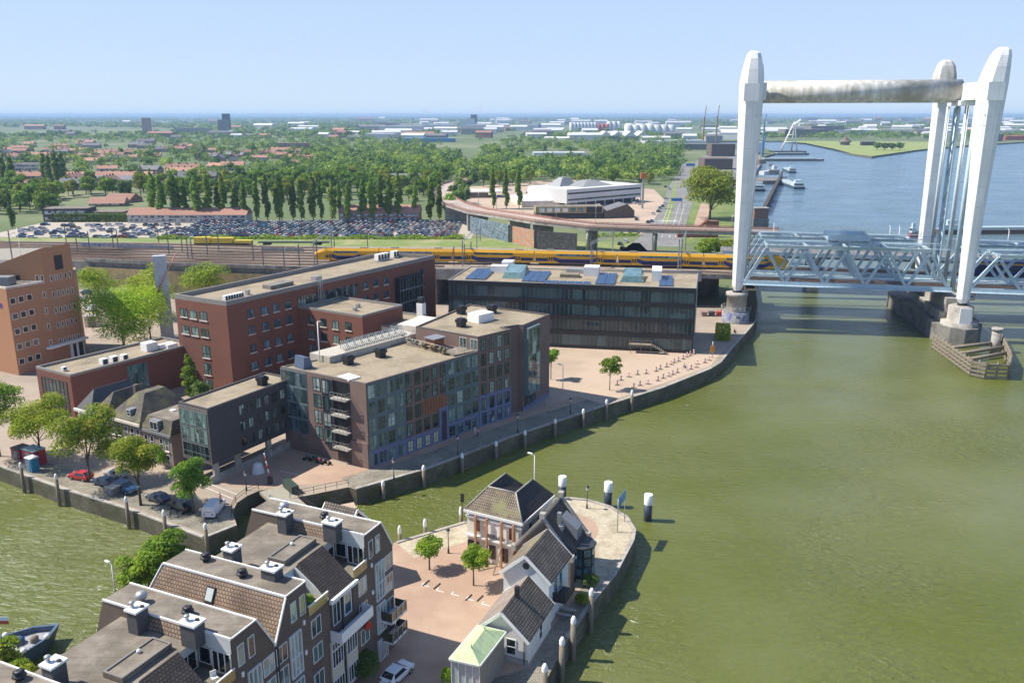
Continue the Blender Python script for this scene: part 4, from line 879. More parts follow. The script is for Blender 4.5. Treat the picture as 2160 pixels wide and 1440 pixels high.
for x0 in (13, 44): 
    y0, y1 = DK * .28, DK * .75; mb = MB(); mb.hexa([fK.p(x0, y0, ZB + .02), fK.p(x0 + 6, y0, ZB + .02), fK.p(x0 + 6, y1, ZB + .02), fK.p(x0, y1, ZB + .02)], [fK.p(x0 + .8, y0 + .8, ZB + 1.5), fK.p(x0 + 5.2, y0 + .8, ZB + 1.5), fK.p(x0 + 5.2, y1 - .8, ZB + 2.2), fK.p(x0 + .8, y1 - .8, ZB + 2.2)]); mb.build('roof_light', glass('glass_rooflight', (.08, .16, .16), (.16, .26, .25), .6), blk)
for (x0, x1, y0, y1, h, m) in ((8.5, 13, DK * .62, DK * .76, 1.9, M_white), (11, 14, DK * .78, DK * .95, 2.6, M_white), (52, 54.5, DK * .4, DK * .75, 2.8, M_white), (28, 33, DK * .45, DK * .6, .9, M_wood), (34, 38, DK * .6, DK * .8, 2.4, M_white), (29, 34, DK * .75, DK * .85, 1.2, M_metal)): roofbox('roof_plant', fK, x0, x1, y0, y1, ZB + .01, ZB + h, m, blk)
# outdoor stair landing
st0 = fK.inv(P(1390, 745, 0)); mb = MB()
mb.fbox(fK, st0.x - 7.5, st0.x - 1.8, -2.4, -.4, 2.1, 2.3)
for i in range(8): mb.fbox(fK, st0.x - 1.8 + i * .5, st0.x - 1.3 + i * .5, -2.4, -.9, 1.95 - i * .26, 2.05 - i * .26)
for x in (-7.2, -4.6, -2.1): mb.fbox(fK, st0.x + x, st0.x + x + .15, -2.3, -2.15, 0, 3.3)
mb.fbox(fK, st0.x - 7.5, st0.x - 1.8, -2.35, -2.28, 3.25, 3.33); mb.fbox(fK, st0.x - 7.5, st0.x - 1.8, -2.35, -2.28, 2.75, 2.8)
mb.build('entrance_stair', M_wood, blk)
# ---- graffiti slab
q = P(355, 716, 0); zt = ZH(q.x, q.y, 540); fq = Fr(q.x, q.y, 20)
gt = empty('graffiti_tower', (q.x, q.y, 0), 'narrow grey tower slab covered in black graffiti scribbles behind the brick hall', 'tower')
def scribble():
    m = bpy.data.materials.new('graffiti_grey'); m.use_nodes = True; t = m.node_tree; b = t.nodes['Principled BSDF']; b.inputs['Roughness'].default_value = .7
    uv = t.nodes.new('ShaderNodeUVMap'); n = t.nodes.new('ShaderNodeTexNoise'); n.inputs['Scale'].default_value = .9; n.inputs['Detail'].default_value = 2; n.inputs['Distortion'].default_value = 3; t.links.new(uv.outputs[0], n.inputs['Vector'])
    rp = t.nodes.new('ShaderNodeValToRGB'); e = rp.color_ramp.elements; e[0].position = .47; e[0].color = (.52, .56, .60, 1); e[1].position = .53; e[1].color = (.52, .56, .60, 1); k = e.new(.5); k.color = (.06, .06, .08, 1)
    t.links.new(n.outputs[0], rp.inputs[0]); t.links.new(rp.outputs[0], b.inputs['Base Color']); return m
mb = MB(); mb.fbox(fq, -1.7, 1.5, 0, 1.8, 0, zt); mb.build('slab', scribble(), gt)
mb = MB(); mb.tube(fq.p(-3.3, -.3, zt - 12.5), fq.p(4.2, -.3, zt + .6), .14, 6); mb.build('pink_bar', mat('salmon_paint', (.60, .22, .16), .6), gt)
# ---- old houses on the harbour
OB = P(368, 990, 0); oA = Fr(OB.x, OB.y, -30.5)   # x points right; houses lie at negative x
M_tile_old = bmat('old_roof_tiles', (.16, .135, .10), (.11, .095, .075), (.05, .045, .04), .28, .35, .05, noise=.9, nscale=.5, moss=(.16, .15, .06))
M_slate = mat('slate_dark', (.075, .078, .085), .7, (.055, .058, .062), 1.5)
M_hb = mat('old_brick_pinkgrey', (.30, .23, .19), .9, (.24, .18, .15), 2)
def housebox(root, x0, x1, dep, h, wm): mb = MB(); mb.fbox(oA, x0, x1, 0, dep, 0, h); return mb.build('wall', wm, root)
h1 = empty('mansard_house', oA.p(-4, 0, 0), 'small terraced house with flat grey roof and a dormer beside the charcoal wing', 'house')
housebox(h1, -7.6, 0, 9, 6.0, M_hb)
mb = MB(); b = [oA.p(-7.7, -.15, 6.01), oA.p(.1, -.15, 6.01), oA.p(.1, 9.1, 6.01), oA.p(-7.7, 9.1, 6.01)]; t_ = [oA.p(-6.9, 1.0, 8.3), oA.p(-.5, 1.0, 8.3), oA.p(-.5, 8.8, 8.3), oA.p(-6.9, 8.8, 8.3)]; mb.hexa(b, t_, 0, 1); mb.build('roof', [M_tile_old, M_bitumen], h1)
mb = MB(); mb.fbox(oA, -7.8, .2, -.35, -.16, 5.7, 6.15); mb.build('gutter', M_dormer, h1)
mb = MB(); mb.fbox(oA, -5.2, -2.9, -.1, 2.4, 6.2, 8.1); d_ = mb.build('dormer', M_dormer, h1); window(oA, -5.0, -3.1, 6.4, 7.9, h1, M_frame, G_dark, 2, 1, y=-.1)
for x in (-6.6, -5.0, -2.6, -1.2): window(oA, x - .45, x + .45, 3.1, 5.1, h1, M_frame, G_dark, 1, 2, sill=True); window(oA, x - .45, x + .45, .5, 2.4, h1, M_frame, G_dark, 1, 2)
for x, y in ((-4.8, 4.5), (-1.8, 4.6)): mb = MB(); mb.fbox(oA, x - .5, x + .5, y - .4, y + .4, 8.31, 8.5); mb.build('skylight', M_white, h1)
h2 = empty('hip_roof_house', oA.p(-12, 0, 0), 'old brick harbour house with a mossy hipped tile roof and white dormer', 'house')
housebox(h2, -16.5, -7.75, 11, 6.6, M_hb)
def hip(root, x0, x1, y0, y1, z0, z1, inx, iny0, iny1, m, flat=None):
    mb = MB(); b = [oA.p(x0, y0, z0), oA.p(x1, y0, z0), oA.p(x1, y1, z0), oA.p(x0, y1, z0)]; t_ = [oA.p(x0 + inx, y0 + iny0, z1), oA.p(x1 - inx, y0 + iny0, z1), oA.p(x1 - inx, y1 - iny1, z1), oA.p(x0 + inx, y1 - iny1, z1)]
    mb.hexa(b, t_, 0, 1 if flat else 0); return mb.build('roof', [m, flat or m], root)
hip(h2, -16.7, -7.6, -.3, 11.2, 6.61, 10.6, 3.6, 4.2, 3.0, M_tile_old)
mb = MB(); mb.fbox(oA, -16.9, -7.5, -.55, -.31, 6.3, 6.75); mb.build('gutter', M_cream, h2)
mb = MB(); mb.fbox(oA, -12.0, -10.8, .5, 3.0, 7.3, 8.6); mb.build('dormer', M_dormer, h2); window(oA, -11.9, -10.9, 7.4, 8.5, h2, M_frame, G_dark, 1, 2, y=.5)
mb = MB(); mb.fbox(oA, -14.5, -13.8, 4, 4.8, 8.5, 11.6); mb.build('chimney', M_brick_brown, h2)
for x in (-15.4, -13.8, -11.9, -10.2, -8.7): window(oA, x - .45, x + .45, 3.5, 5.6, h2, M_frame, G_dark, 1, 2, sill=True); window(oA, x - .45, x + .45, .6, 2.7, h2, M_frame, G_dark, 1, 2)
h3 = empty('double_roof_house', oA.p(-20, 0, 0), 'old white corniced house with slate and tile roofs behind the street trees', 'house')
housebox(h3, -25.5, -16.65, 12, 6.4, M_cream)
hip(h3, -25.7, -21.2, -.3, 12.2, 6.41, 9.8, 2.2, 2.6, 3, M_slate); hip(h3, -21.15, -16.75, -.3, 12.2, 6.41, 9.8, 2.1, 3.4, 3, M_tile_old)
mb = MB(); mb.fbox(oA, -25.9, -16.8, -.55, -.31, 6.1, 6.6); mb.build('gutter', M_white, h3)
for x in (-24.4, -22.8, -21.0, -19.3, -17.8): window(oA, x - .45, x + .45, 3.4, 5.4, h3, M_frame, G_dark, 1, 2, sill=True); window(oA, x - .45, x + .45, .6, 2.7, h3, M_frame, G_dark, 1, 2)
# station-side buildings at the far left edge
fz = Fr(*P(-40, 560, 6)[:2], 5)
wh = empty('white_shed', fz.p(10, 0, 0), 'white walled building with a pale pitched roof behind the orange bank', 'building')
mb = MB(); mb.fbox(fz, -30, 22, 0, 14, 0, 8); mb.build('wall', M_white, wh)
mb = MB(); mb.hexa([fz.p(-30.4, -.5, 8.01), fz.p(22.4, -.5, 8.01), fz.p(22.4, 14.5, 8.01), fz.p(-30.4, 14.5, 8.01)], [fz.p(-30.4, 6.8, 11), fz.p(22.4, 6.8, 11), fz.p(22.4, 7.2, 11), fz.p(-30.4, 7.2, 11)]); mb.build('roof', mat('pale_roof', (.36, .33, .28), .9), wh)
# ================================================================ STEPPED APARTMENTS (foreground)
FF = Fr(-14.0, 82.7, 66.0)      # x = s along the facade, y = depth behind it
M_tile = bmat('mansard_tiles', (.30, .215, .15), (.245, .175, .125), (.085, .058, .04), .36, .34, .05, noise=.7, nscale=.5)
M_tiled = bmat('dark_tiles', (.07, .058, .055), (.05, .042, .04), (.015, .012, .012), .36, .30, .05, noise=.6, nscale=.8)
M_amber = mat('amber_glass', (.36, .24, .07), .15, (.28, .18, .05), 1, spec=.8)
M_smoke = glass('smoked_glass', (.05, .045, .03), (.10, .09, .06), .5)
M_pwhite = mat('white_panel', (.62, .63, .60), .6, (.55, .56, .54), 1)
M_chim = mat('chimney_slate', (.09, .09, .092), .8, (.065, .065, .068), 2)
def exr(mb, cs, y0, y1, mi=0, mt=None, dy=None):
    """extrude a cross-section (s,z) CCW along the depth axis"""
    n = len(cs); k = len(mb.v)
    for (a, z) in cs: mb.v.append(tuple(FF.p(a, y0, z)))
    for i, (a, z) in enumerate(cs): mb.v.append(tuple(FF.p(a, y1 + (dy[i] if dy else 0), z)))
    for i in range(n):
        j = (i + 1) % n; mb.f.append((k + i, k + n + i, k + n + j, k + j)); mb.sm.append(False); mb.m.append(mt[i] if mt else mi)
    mb.f.append(tuple(k + i for i in range(n))); mb.m.append(mi); mb.sm.append(False)
    mb.f.append(tuple(k + n + n - 1 - i for i in range(n))); mb.m.append(mi); mb.sm.append(False)
def module(S, label, full=True):
    root = empty('stepped_apartments', FF.p(S - 7.9, 0, 0), label, 'apartment building')
    B = (M_brick_brown, M_bitumen, M_tile)
    mb = MB(); exr(mb, [(S - 17.62, 0), (S + 2.06, 0), (S + 2.06, 12.3), (S - 17.62, 12.3)], 0, 16, 0); mb.build('wall', M_brick_brown, root)
    # A block and B block
    mb = MB(); exr(mb, [(S - 3.05, 12.31), (S + 2.1, 12.31), (S, 16), (S - 3.05, 16)], 0, 14.7, 0, [0, 2, 1, 0], [1.4, 1.4, 0, 0]); mb.build('top_storey', B, root)
    mb = MB(); exr(mb, [(S - 17.66, 12.31), (S - 12.9, 12.31), (S - 12.9, 16), (S - 15.8, 16)], 0, 14.7, 0, [0, 0, 1, 2], [1.4, 1.4, 0, 0]); mb.build('top_storey', B, root)
    mb = MB(); exr(mb, [(S - 12.88, 12.31), (S - 3.07, 12.31), (S - 3.07, 14.9), (S - 12.88, 14.9)], 3.9, 12.6, 0, [0, 0, 1, 0]); mb.build('middle_roof', [M_pwhite, M_bitumen], root)
    # trims
    mb = MB()
    for s0, s1 in ((0, 2.1), (-15.8, -17.66)):
        sg = 1 if s1 > s0 else -1
        mb.bar(FF.p(S + s0, -.04, 16.02), FF.p(S + s0, 14.7, 16.02), .16, .2)
        mb.bar(FF.p(S + s0 + .02 * sg, -.02, 16.0), FF.p(S + s1, -.02, 12.35), .16, .16)
        mb.bar(FF.p(S + s0, 14.72, 16.0), FF.p(S + s1, 16.1, 12.35), .14, .16)
    mb.bar(FF.p(S - 3.05, .02, 16.02), FF.p(S - 3.05, 14.7, 16.02), .14, .2); mb.bar(FF.p(S - 12.9, .02, 16.02), FF.p(S - 12.9, 14.7, 16.02), .14, .2)
    mb.bar(FF.p(S - 3.0, .04, 16.03), FF.p(S, .04, 16.03), .10, .12); mb.bar(FF.p(S - 15.8, .04, 16.03), FF.p(S - 12.9, .04, 16.03), .10, .12)
    mb.bar(FF.p(S - 17.66, -.05, 12.25), FF.p(S - 17.66, 15.5, 12.25), .3, .22)
    mb.build('roof_trim', M_white, root)
    # short tiled skirt in front of block A
    mb = MB(); exr(mb, [(S - 3.6, 14.95), (S - 3.06, 14.95), (S - 3.06, 15.95), (S - 3.14, 15.95)], 4.6, 10.3); mb.build('tile_skirt', M_tile, root)
    # raised roof box
    mb = MB(); mb.fbox(FF, S - 9.9, S - 4.8, 4.85, 6.95, 14.91, 15.35); rb_ = mb.build('roof_box', M_bitumen, root)
    mb = MB(); parapet(mb, [FF.p(S + a, b)[:2] for a, b in ((-9.9, 4.85), (-4.8, 4.85), (-4.8, 6.95), (-9.9, 6.95))], 15.352, .12, .18); mb.build('edge', mat('lead_edge', (.20, .185, .165), .7, (.16, .15, .135), 2), rb_)
    # dark sloping tile roof over the centre bay
    mb = MB(); mb.hexa([FF.p(S - 9.75, -.25, 11.9), FF.p(S - 5.5, -.25, 11.9), FF.p(S - 5.5, 3.88, 14.6), FF.p(S - 9.75, 3.88, 14.6)], [FF.p(S - 9.75, -.25, 12.2), FF.p(S - 5.5, -.25, 12.2), FF.p(S - 5.1, 3.88, 15.05), FF.p(S - 9.15, 3.88, 15.05)])
    tr_ = mb.build('centre_roof', M_tiled, root)
    mb = MB(); mb.fbox(FF, S - 9.95, S - 5.3, -.55, -.26, 11.95, 12.3); mb.build('gutter', M_white, tr_)
    mb = MB(); mb.prism([FF.p(S + a, b)[:2] for a, b in ((-9.76, .2), (-9.6, .2), (-9.6, 3.8), (-9.76, 3.8))], 12.31, [12.4, 12.4, 14.9, 14.9]); mb.build('cheek', M_pwhite, tr_)
    # roof terraces with amber glass rails
    for (a, b) in ((-5.45, -3.07), (-12.88, -9.8)):
        mb = MB(); mb.fbox(FF, S + a, S + b, 0.01, 3.88, 12.32, 12.4); te = mb.build('roof_terrace', mat('terrace_tiles', (.18, .165, .13), .9, (.14, .13, .10), 2), root)
        mb = MB(); mb.fbox(FF, S + a, S + b, -.12, -.05, 12.3, 13.25); mb.build('glass_rail', M_amber, te)
        mb = MB(); mb.fbox(FF, S + a, S + b, -.16, -.01, 13.26, 13.36); mb.build('handrail', M_frame, te)
        fwb = Fr(*FF.p(S + a, 3.88)[:2], 66); window(fwb, .25, (b - a) - .25, 12.45, 14.2, root, M_frame, G_dark, 2, 1)
    # glazed front of block A towards its terrace (faces -s)
    fa = Fr(*FF.p(S - 3.05, 3.9)[:2], 66 - 90)
    mb = MB(); mb.fbox(fa, .05, 3.8, -.06, -.004, 14.6, 15.95); mb.build('fascia', M_pwhite, root)
    window(fa, .15, 1.5, 12.9, 14.5, root, M_frame, G_dark, 1, 1, name='window'); window(fa, 1.6, 3.7, 12.42, 14.55, root, M_frame, G_dark, 3, 1, name='terrace_door', fw=.12)
    # chimneys
    for (a, b, w_, d_) in ((-4.0, 9.4, 1.3, 1.15), (-3.6, 3.6, 1.2, 1.6), (-12.2, 9.3, 1.3, 1.15), (-13.6, 3.3, 1.2, 1.6)):
        mb = MB(); mb.fbox(FF, S + a - w_ / 2, S + a + w_ / 2, b - d_ / 2, b + d_ / 2, 14.92 if a > -13 else 16.01, 17.0); ch = mb.build('chimney', M_chim, root)
        mb = MB(); mb.fbox(FF, S + a - w_ / 2 - .12, S + a + w_ / 2 + .12, b - d_ / 2 - .12, b + d_ / 2 + .12, 17.01, 17.2); mb.build('cap', M_white, ch)
        mb = MB(); q = FF.p(S + a - .2, b + .3, 17.2); mb.lathe(q, [(.16, 0), (.16, .35), (.26, .38), (.26, .5), (.1, .6)], 8); mb.build('flue', M_metal, ch)
        mb = MB(); q = FF.p(S + a + .2, b - .4, 17.2); mb.lathe(q, [(.2, 0), (.2, .12)], 6); mb.build('flue', M_dmetal, ch)
    # vents
    for (a, b, kind) in ((-1.9, 11.2, 'w'), (-1.7, 6.0, 'k'), (-13.7, 11.3, 'k'), (-14.6, 6.0, 'k'), (-6.8, 6.4, 's')):
        mb = MB()
        if kind == 'w': mb.lathe(FF.p(S + a, b, 16.01), [(.28, 0), (.28, .35), (.5, .45), (.55, .75), (.38, 1.0), (.1, 1.08)], 12)
        elif kind == 'k': mb.lathe(FF.p(S + a, b, 16.01), [(.3, 0), (.3, .25), (.55, .3), (.5, .45), (.25, .5), (.25, .65), (.45, .7), (.2, .8)], 10)
        else: mb.ball(FF.p(S + a, b, 15.5), .2)
        mb.build('roof_vent', M_metal if kind == 'w' else (M_dmetal if kind == 'k' else M_white), root)
    mb = MB(); mb.fbox(FF, S - 15.3, S - 15.0, 4.6, 4.9, 13.4, 15.9); mb.build('pipe', M_brick_brown, root)
    # skylights on front mansard slope
    def onslope(b, z): return FF.p(S - 15.8 - (16 - z) * 1.86 / 3.7, b, z)
    for (b, z, w_, h_) in ((8.3, 14.6, 1.0, 1.3), (12.3, 13.3, .7, 1.1)):
        p0, p1 = onslope(b, z - h_ / 2), onslope(b, z + h_ / 2); d = (p1 - p0); nrm = d.cross(FF.p(0, 1, 0) - FF.p(0, 0, 0)).normalized()
        if nrm.z < 0: nrm = -nrm
        y_ = (FF.p(0, 1, 0) - FF.p(0, 0, 0)) * w_ / 2
        mb = MB(); mb.hexa([p0 - y_, p0 + y_, p1 + y_, p1 - y_], [v + nrm * .14 for v in (p0 - y_, p0 + y_, p1 + y_, p1 - y_)]); sk = mb.build('skylight', M_dframe, root)
        mb = MB(); yy = y_ * .8; mb.poly([v + nrm * .15 for v in (p0 * .9 + p1 * .1 - yy, p0 * .9 + p1 * .1 + yy, p1 * .9 + p0 * .1 + yy, p1 * .9 + p0 * .1 - yy)]); mb.build('pane', mat('skylight_glass', (.55, .60, .60), .1, (.5, .55, .55), 1, spec=1), sk)
    # facade openings
    for mir in (0, 1):
        M_ = (lambda a, b: (S + a, S + b)) if not mir else (lambda a, b: (S - 15.8 - b, S - 15.8 - a))
        def wn(a, b, z0, z1, nx=1, gm=None, **k):
            u, v = M_(a, b); return window(FF, u, v, z0, z1, root, M_frame, gm or rnd.choice([G_teal, G_dark, G_bright]), nx, 1, **k)
        wn(-2.55, -1.75, 13.0, 15.0); wn(-1.25, -.45, 13.0, 15.0)
        wn(-1.6, .05, 7.4, 11.85, 3, G_bright, zsplit=.45, d=.2, name='bay_window'); wn(.35, 1.85, 10.0, 11.75, 2); wn(.35, 1.85, 7.3, 9.4, 2, G_bright)
        wn(-4.7, -3.2, 9.7, 11.6, 2); wn(-4.7, -3.2, 6.9, 8.7, 2); wn(-4.7, -3.1, 3.9, 5.7, 2); wn(-4.6, -3.2, 1.0, 2.4, 2)
        wn(-1.6, .05, 3.4, 6.9, 3, G_bright, zsplit=.45, d=.2, name='bay_window'); wn(.35, 1.85, 4.2, 6.4, 2)
        wn(-1.7, .1, .1, 2.6, 4, G_bright, d=.25, name='entrance', fw=.1)
        for a, z in ((-2.3, 11.9), (-2.3, 8.7)):
            u, v = M_(a, a + .25); mb = MB(); mb.fbox(FF, u, v, -.14, -.004, z, z + .45); mb.build('wall_box', M_white, root)
        for z in (4.8, 2.3):
            u, v = M_(-.9, 2.1); mb = MB(); mb.fbox(FF, u, v, -1.5, -.01, z - .25, z); bl = mb.build('balcony', M_white, root)
            mb = MB(); mb.fbox(FF, u, v, -1.5, -1.46, z + .05, z + 1.1); mb.fbox(FF, u, u + .04, -1.455, -.05, z + .05, z + 1.1); mb.fbox(FF, v - .04, v, -1.455, -.05, z + .05, z + 1.1); mb.build('glass_rail', M_smoke, bl)
            mb = MB(); mb.fbox(FF, u - .02, v + .02, -1.54, -1.42, z + 1.11, z + 1.18)
            for i in range(4): x = u + (v - u) * i / 3; mb.fbox(FF, x - .04, x + .04, -1.56, -1.505, z - .2, z + 1.1)
            mb.build('handrail', M_metal, bl)
    # centre: balcony with white parapet, panels
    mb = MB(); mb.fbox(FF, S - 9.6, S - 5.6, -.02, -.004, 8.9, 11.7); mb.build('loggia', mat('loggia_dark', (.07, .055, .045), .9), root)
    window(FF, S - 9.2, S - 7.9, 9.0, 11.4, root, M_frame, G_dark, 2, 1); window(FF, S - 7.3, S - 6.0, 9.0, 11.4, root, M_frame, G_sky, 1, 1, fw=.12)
    mb = MB(); mb.fbox(FF, S - 9.75, S - 4.2, -1.4, -.03, 7.7, 7.85); bl = mb.build('balcony', M_white, root)
    mb = MB(); mb.fbox(FF, S - 9.75, S - 4.2, -1.4, -1.3, 7.86, 8.85); mb.fbox(FF, S - 9.75, S - 9.65, -1.29, -.03, 7.86, 8.85); mb.fbox(FF, S - 4.3, S - 4.2, -1.29, -.03, 7.86, 8.85); mb.build('parapet', M_white, bl)
    for (a, b) in ((-9.95, -7.95), (-7.45, -5.5)):
        mb = MB(); mb.fbox(FF, S + a, S + b, -.16, -.004, .9, 7.6); pn = mb.build('bay_panel', mat('cream_panel', (.55, .50, .40), .7, (.48, .44, .35), 1), root)
        for z in (1.3, 4.6, 6.5):
            window(FF, S + a + .08, S + b - .08, z, z + (1.9 if z < 6 else .9), root, M_frame, G_dark, 4, 1, y=-.165)
    for q_ in (7.7, 17.5): mb = MB(); mb.tube(FF.p(S - q_, -.12, .2), FF.p(S - q_, -.12, 11.9), .07, 6); mb.build('downpipe', M_dmetal, root)
    return root
module(0, 'farthest stepped brick apartment block with mansard roofs, beside the small square')
module(-19.8, 'middle stepped brick apartment block with flat roofs and white capped chimneys')
module(-39.6, 'nearest stepped apartment block cut off by the bottom left corner')
# things on the terraces
def chairs(pos, lab, m):
    r_ = empty('garden_chair', pos, lab, 'chair'); f = Fr(pos[0], pos[1], 40, pos[2])
    mb = MB(); mb.fbox(f, -.25, .25, -.25, .25, .42, .47); mb.build('seat', m, r_)
    mb = MB(); mb.fbox(f, -.25, .25, .22, .28, .48, .95); mb.build('backrest', m, r_)
    for a in (-.22, .22):
        for b in (-.22, .22): mb = MB(); mb.fbox(f, a - .025, a + .025, b - .025, b + .025, 0, .419); mb.build('leg', m, r_)
chairs(FF.p(-24.0, 1.1, 12.41), 'white garden chair on the roof terrace nearest the camera', M_white)
p = FF.p(-10.9, 1.7, 12.41); pt = empty('paddling_pool', p, 'small blue tub on the sunny roof terrace', 'tub'); mb = MB(); mb.lathe(p, [(.6, 0), (.68, .4), (.6, .41), (.55, .3)], 16); mb.build('rim', mat('pool_blue', (.06, .25, .40), .4), pt)
def tdisc(p, r, z, m, parent): mb = MB(); mb.lathe((p[0], p[1], z), [(r, 0), (r, .03)], 14); mb.build('water', m, parent)
tdisc(p, .5, p.z + .3, mat('pool_water', (.15, .5, .6), .1), pt)
p = FF.p(-4.6, 2.9, 12.41); mb = MB(); mb.lathe(p, [(.15, 0), (.28, .3), (.28, .8), (.1, .9)], 8); mb.build('covered_parasol', mat('red_cloth', (.45, .05, .06), .8), org=p, label='red covered bag on the farthest roof terrace', cat='bag')
p = FF.p(-3.7, -.25, 5.9); mb = MB(); mb.tube(p, p + Vector((.15, -.1, 0)), .48, 12); mb.build('red_sign', mat('red_plastic', (.55, .03, .03), .4), org=p, label='round red board hanging on the brick facade beside the balconies', cat='sign')
# ================================================================ PENINSULA HOUSES
M_pan = bmat('pantiles', (.27, .22, .165), (.22, .175, .13), (.08, .06, .045), .30, .38, .06, noise=.7, nscale=.6, off=0, bump=.6, moss=(.20, .19, .09))
M_pand = bmat('pantiles_dark', (.075, .068, .065), (.055, .05, .05), (.02, .018, .018), .30, .38, .05, noise=.6, nscale=.7, off=0, bump=.5)
M_pang = bmat('pantiles_grey', (.20, .17, .14), (.15, .13, .11), (.05, .04, .035), .42, .36, .07, noise=.7, nscale=.6, off=0, bump=.7)
FC = Fr(-6.35, 104.2, -28)
WC, DC, EC, RC = 8.7, 9.7, 7.1, 9.8
cafe = empty('white_cafe_house', FC.p(4, 4, 0), 'white stucco corner house with twin dark ridges propped by orange timber posts', 'house')
M_wst = mat('white_stucco_house', (.78, .74, .66), .8, (.70, .66, .58), .8, .5, blot=(.60, .55, .46), bscl=.5)
mb = MB(); mb.fbox(FC, .25, WC - .25, .25, DC, 0, EC); mb.build('wall', M_wst, cafe)
mb = MB(); e = EC + .02; p_ = FC.p
A_ = [p_(0, 0, e), p_(WC, 0, e), p_(WC, DC, e), p_(0, DC, e)]
l0, l1, r0, r1 = p_(2.2, 2.55, RC), p_(2.2, 7.6, RC), p_(6.4, 2.55, RC), p_(6.4, 7.6, RC); v0, v1 = p_(4.3, 4.6, RC - 2.0), p_(4.3, DC, e + .3)
mb.poly([A_[0], A_[1], r0, l0], 0); mb.poly([A_[3], A_[0], l0, l1], 1); mb.poly([A_[1], A_[2], r1, r0], 1)
mb.poly([l0, r0, v0], 1); mb.poly([l0, v0, v1, l1], 1); mb.poly([v0, r0, r1, v1], 1); mb.poly([l1, v1, A_[3]], 1); mb.poly([r1, A_[2], v1], 1); mb.poly(list(reversed(A_)), 1)
mb.build('roof', [M_pan, M_pand], cafe)
mb = MB()
for a, b in ((l0, l1), (r0, r1), (l0, r0), (A_[0], l0), (A_[1], r0)): mb.tube(a + Vector((0, 0, .03)), b + Vector((0, 0, .03)), .11, 6)
mb.build('ridge', M_conc, cafe)
mb = MB(); mb.fbox(FC, -.1, WC + .1, -.12, .02, EC - .35, EC + .01); mb.fbox(FC, WC - .02, WC + .12, .03, DC, EC - .35, EC + .01); mb.fbox(FC, .1, WC - .1, .05, .249, EC - 1.0, EC - .75); mb.fbox(FC, .05, WC - .05, -.02, .248, 3.3, 3.55); mb.build('cornice', M_white, cafe)
fwc = Fr(*FC.p(0, .25)[:2], -28)
M_rbrown = mat('red_brown_shutter', (.17, .06, .035), .7)
for x, z0, z1 in ((1.9, 4.1, 5.9), (7.0, 4.1, 5.9)): window(fwc, x - .45, x + .45, z0, z1, cafe, M_frame, M_rbrown, 1, 1)
for x in (3.8, 5.2): mb = MB(); mb.fbox(fwc, x - .45, x + .45, -.05, -.003, 4.0, 6.0); mb.build('blind_panel', M_white, cafe)
for x, w_ in ((1.2, .9), (4.1, .5), (6.0, .5), (7.6, .5)): window(fwc, x - w_, x + w_, .7, 2.7, cafe, M_rbrown, G_dark, 2, 2)
for x in (1.75, 3.45, 5.65, 7.45):
    mb = MB(); mb.fbox(fwc, x - .13, x + .13, -.55, -.29, 0, 6.6); mb.build('timber_prop', mat('orange_timber', (.50, .26, .13), .8, (.42, .21, .10), 3), cafe)
    mb = MB(); mb.bar(fwc.p(x, -.4, 3.0), fwc.p(x, -2.6, .05), .14, .14); mb.build('brace', M_wood, cafe)
text('EERLIJK', fwc, 3.35, 3.72, .8, M_dframe, cafe, y=-.07)
fws = Fr(*FC.p(WC - .25, .25)[:2], 62)
for x in (2.5, 5, 7.5): window(fws, x - .5, x + .5, 4.2, 6, cafe, M_frame, G_dark, 1, 2)
# gabled houses
def gable(root, fr, x0, x1, y0, y1, ze, zr, wm, rm, ov=.3, trim=M_white, rm2=None, th=.14):
    """ridge runs along y; gables face -y and +y"""
    xm = (x0 + x1) / 2; mb = MB()
    n = len(mb.v)
    for y in (y0, y1): mb.v += [tuple(fr.p(*q)) for q in ((x0, y, 0), (x1, y, 0), (x1, y, ze), (xm, y, zr), (x0, y, ze))]
    mb.f += [(n, n + 1, n + 2, n + 3, n + 4), (n + 9, n + 8, n + 7, n + 6, n + 5), (n + 1, n + 6, n + 7, n + 2), (n + 5, n, n + 4, n + 9)]; mb.m += [0] * 4; mb.sm += [False] * 4
    mb.build('wall', wm, root)
    sl = (zr - ze) / (x1 - xm); mb = MB()
    for sg, mi in ((-1, 0), (1, 1)):
        xe = xm + sg * ((x1 - x0) / 2 + ov); zz = ze - sl * ov + .02
        q = [fr.p(xm, y0 - ov, zr + .02), fr.p(xe, y0 - ov, zz), fr.p(xe, y1 + ov, zz), fr.p(xm, y1 + ov, zr + .02)]
        if sg < 0: q.reverse()
        mb.hexa(q, [v + Vector((0, 0, th)) for v in q], mi)
    ro = mb.build('roof', [rm, rm2 or rm], root)
    for yy in (y0 - ov - .03, y1 + ov + .03):
        mb = MB()
        for sg in (-1, 1):
            xe = xm + sg * ((x1 - x0) / 2 + ov); mb.bar(fr.p(xm, yy, zr - .02), fr.p(xe, yy, ze - sl * ov - .02), .12, .34)
        mb.build('bargeboard', trim, root)
    return ro
a = P(998, 1322, 3.3); FD = Fr(-4.15, 82.75, -22.3)
s4 = empty('small_white_house', FD.p(3, 4, 0), 'small white gabled house with grey brown roof and black chimney behind the green roofed pavilion', 'house')
gable(s4, FD, .3, 6.2, .2, 7.8, 3.25, 5.95, mat('cool_white_wall', (.70, .68, .62), .8, (.62, .60, .55), 1), bmat('grey_flat_tiles', (.27, .225, .19), (.24, .20, .165), (.17, .14, .12), .5, .16, .02, noise=.4), rm2=M_pang)
fd = Fr(*FD.p(0, .2)[:2], -22.3); window(fd, 3.7, 4.9, .9, 2.9, s4, M_white, G_dark, 1, 2, fw=.1)
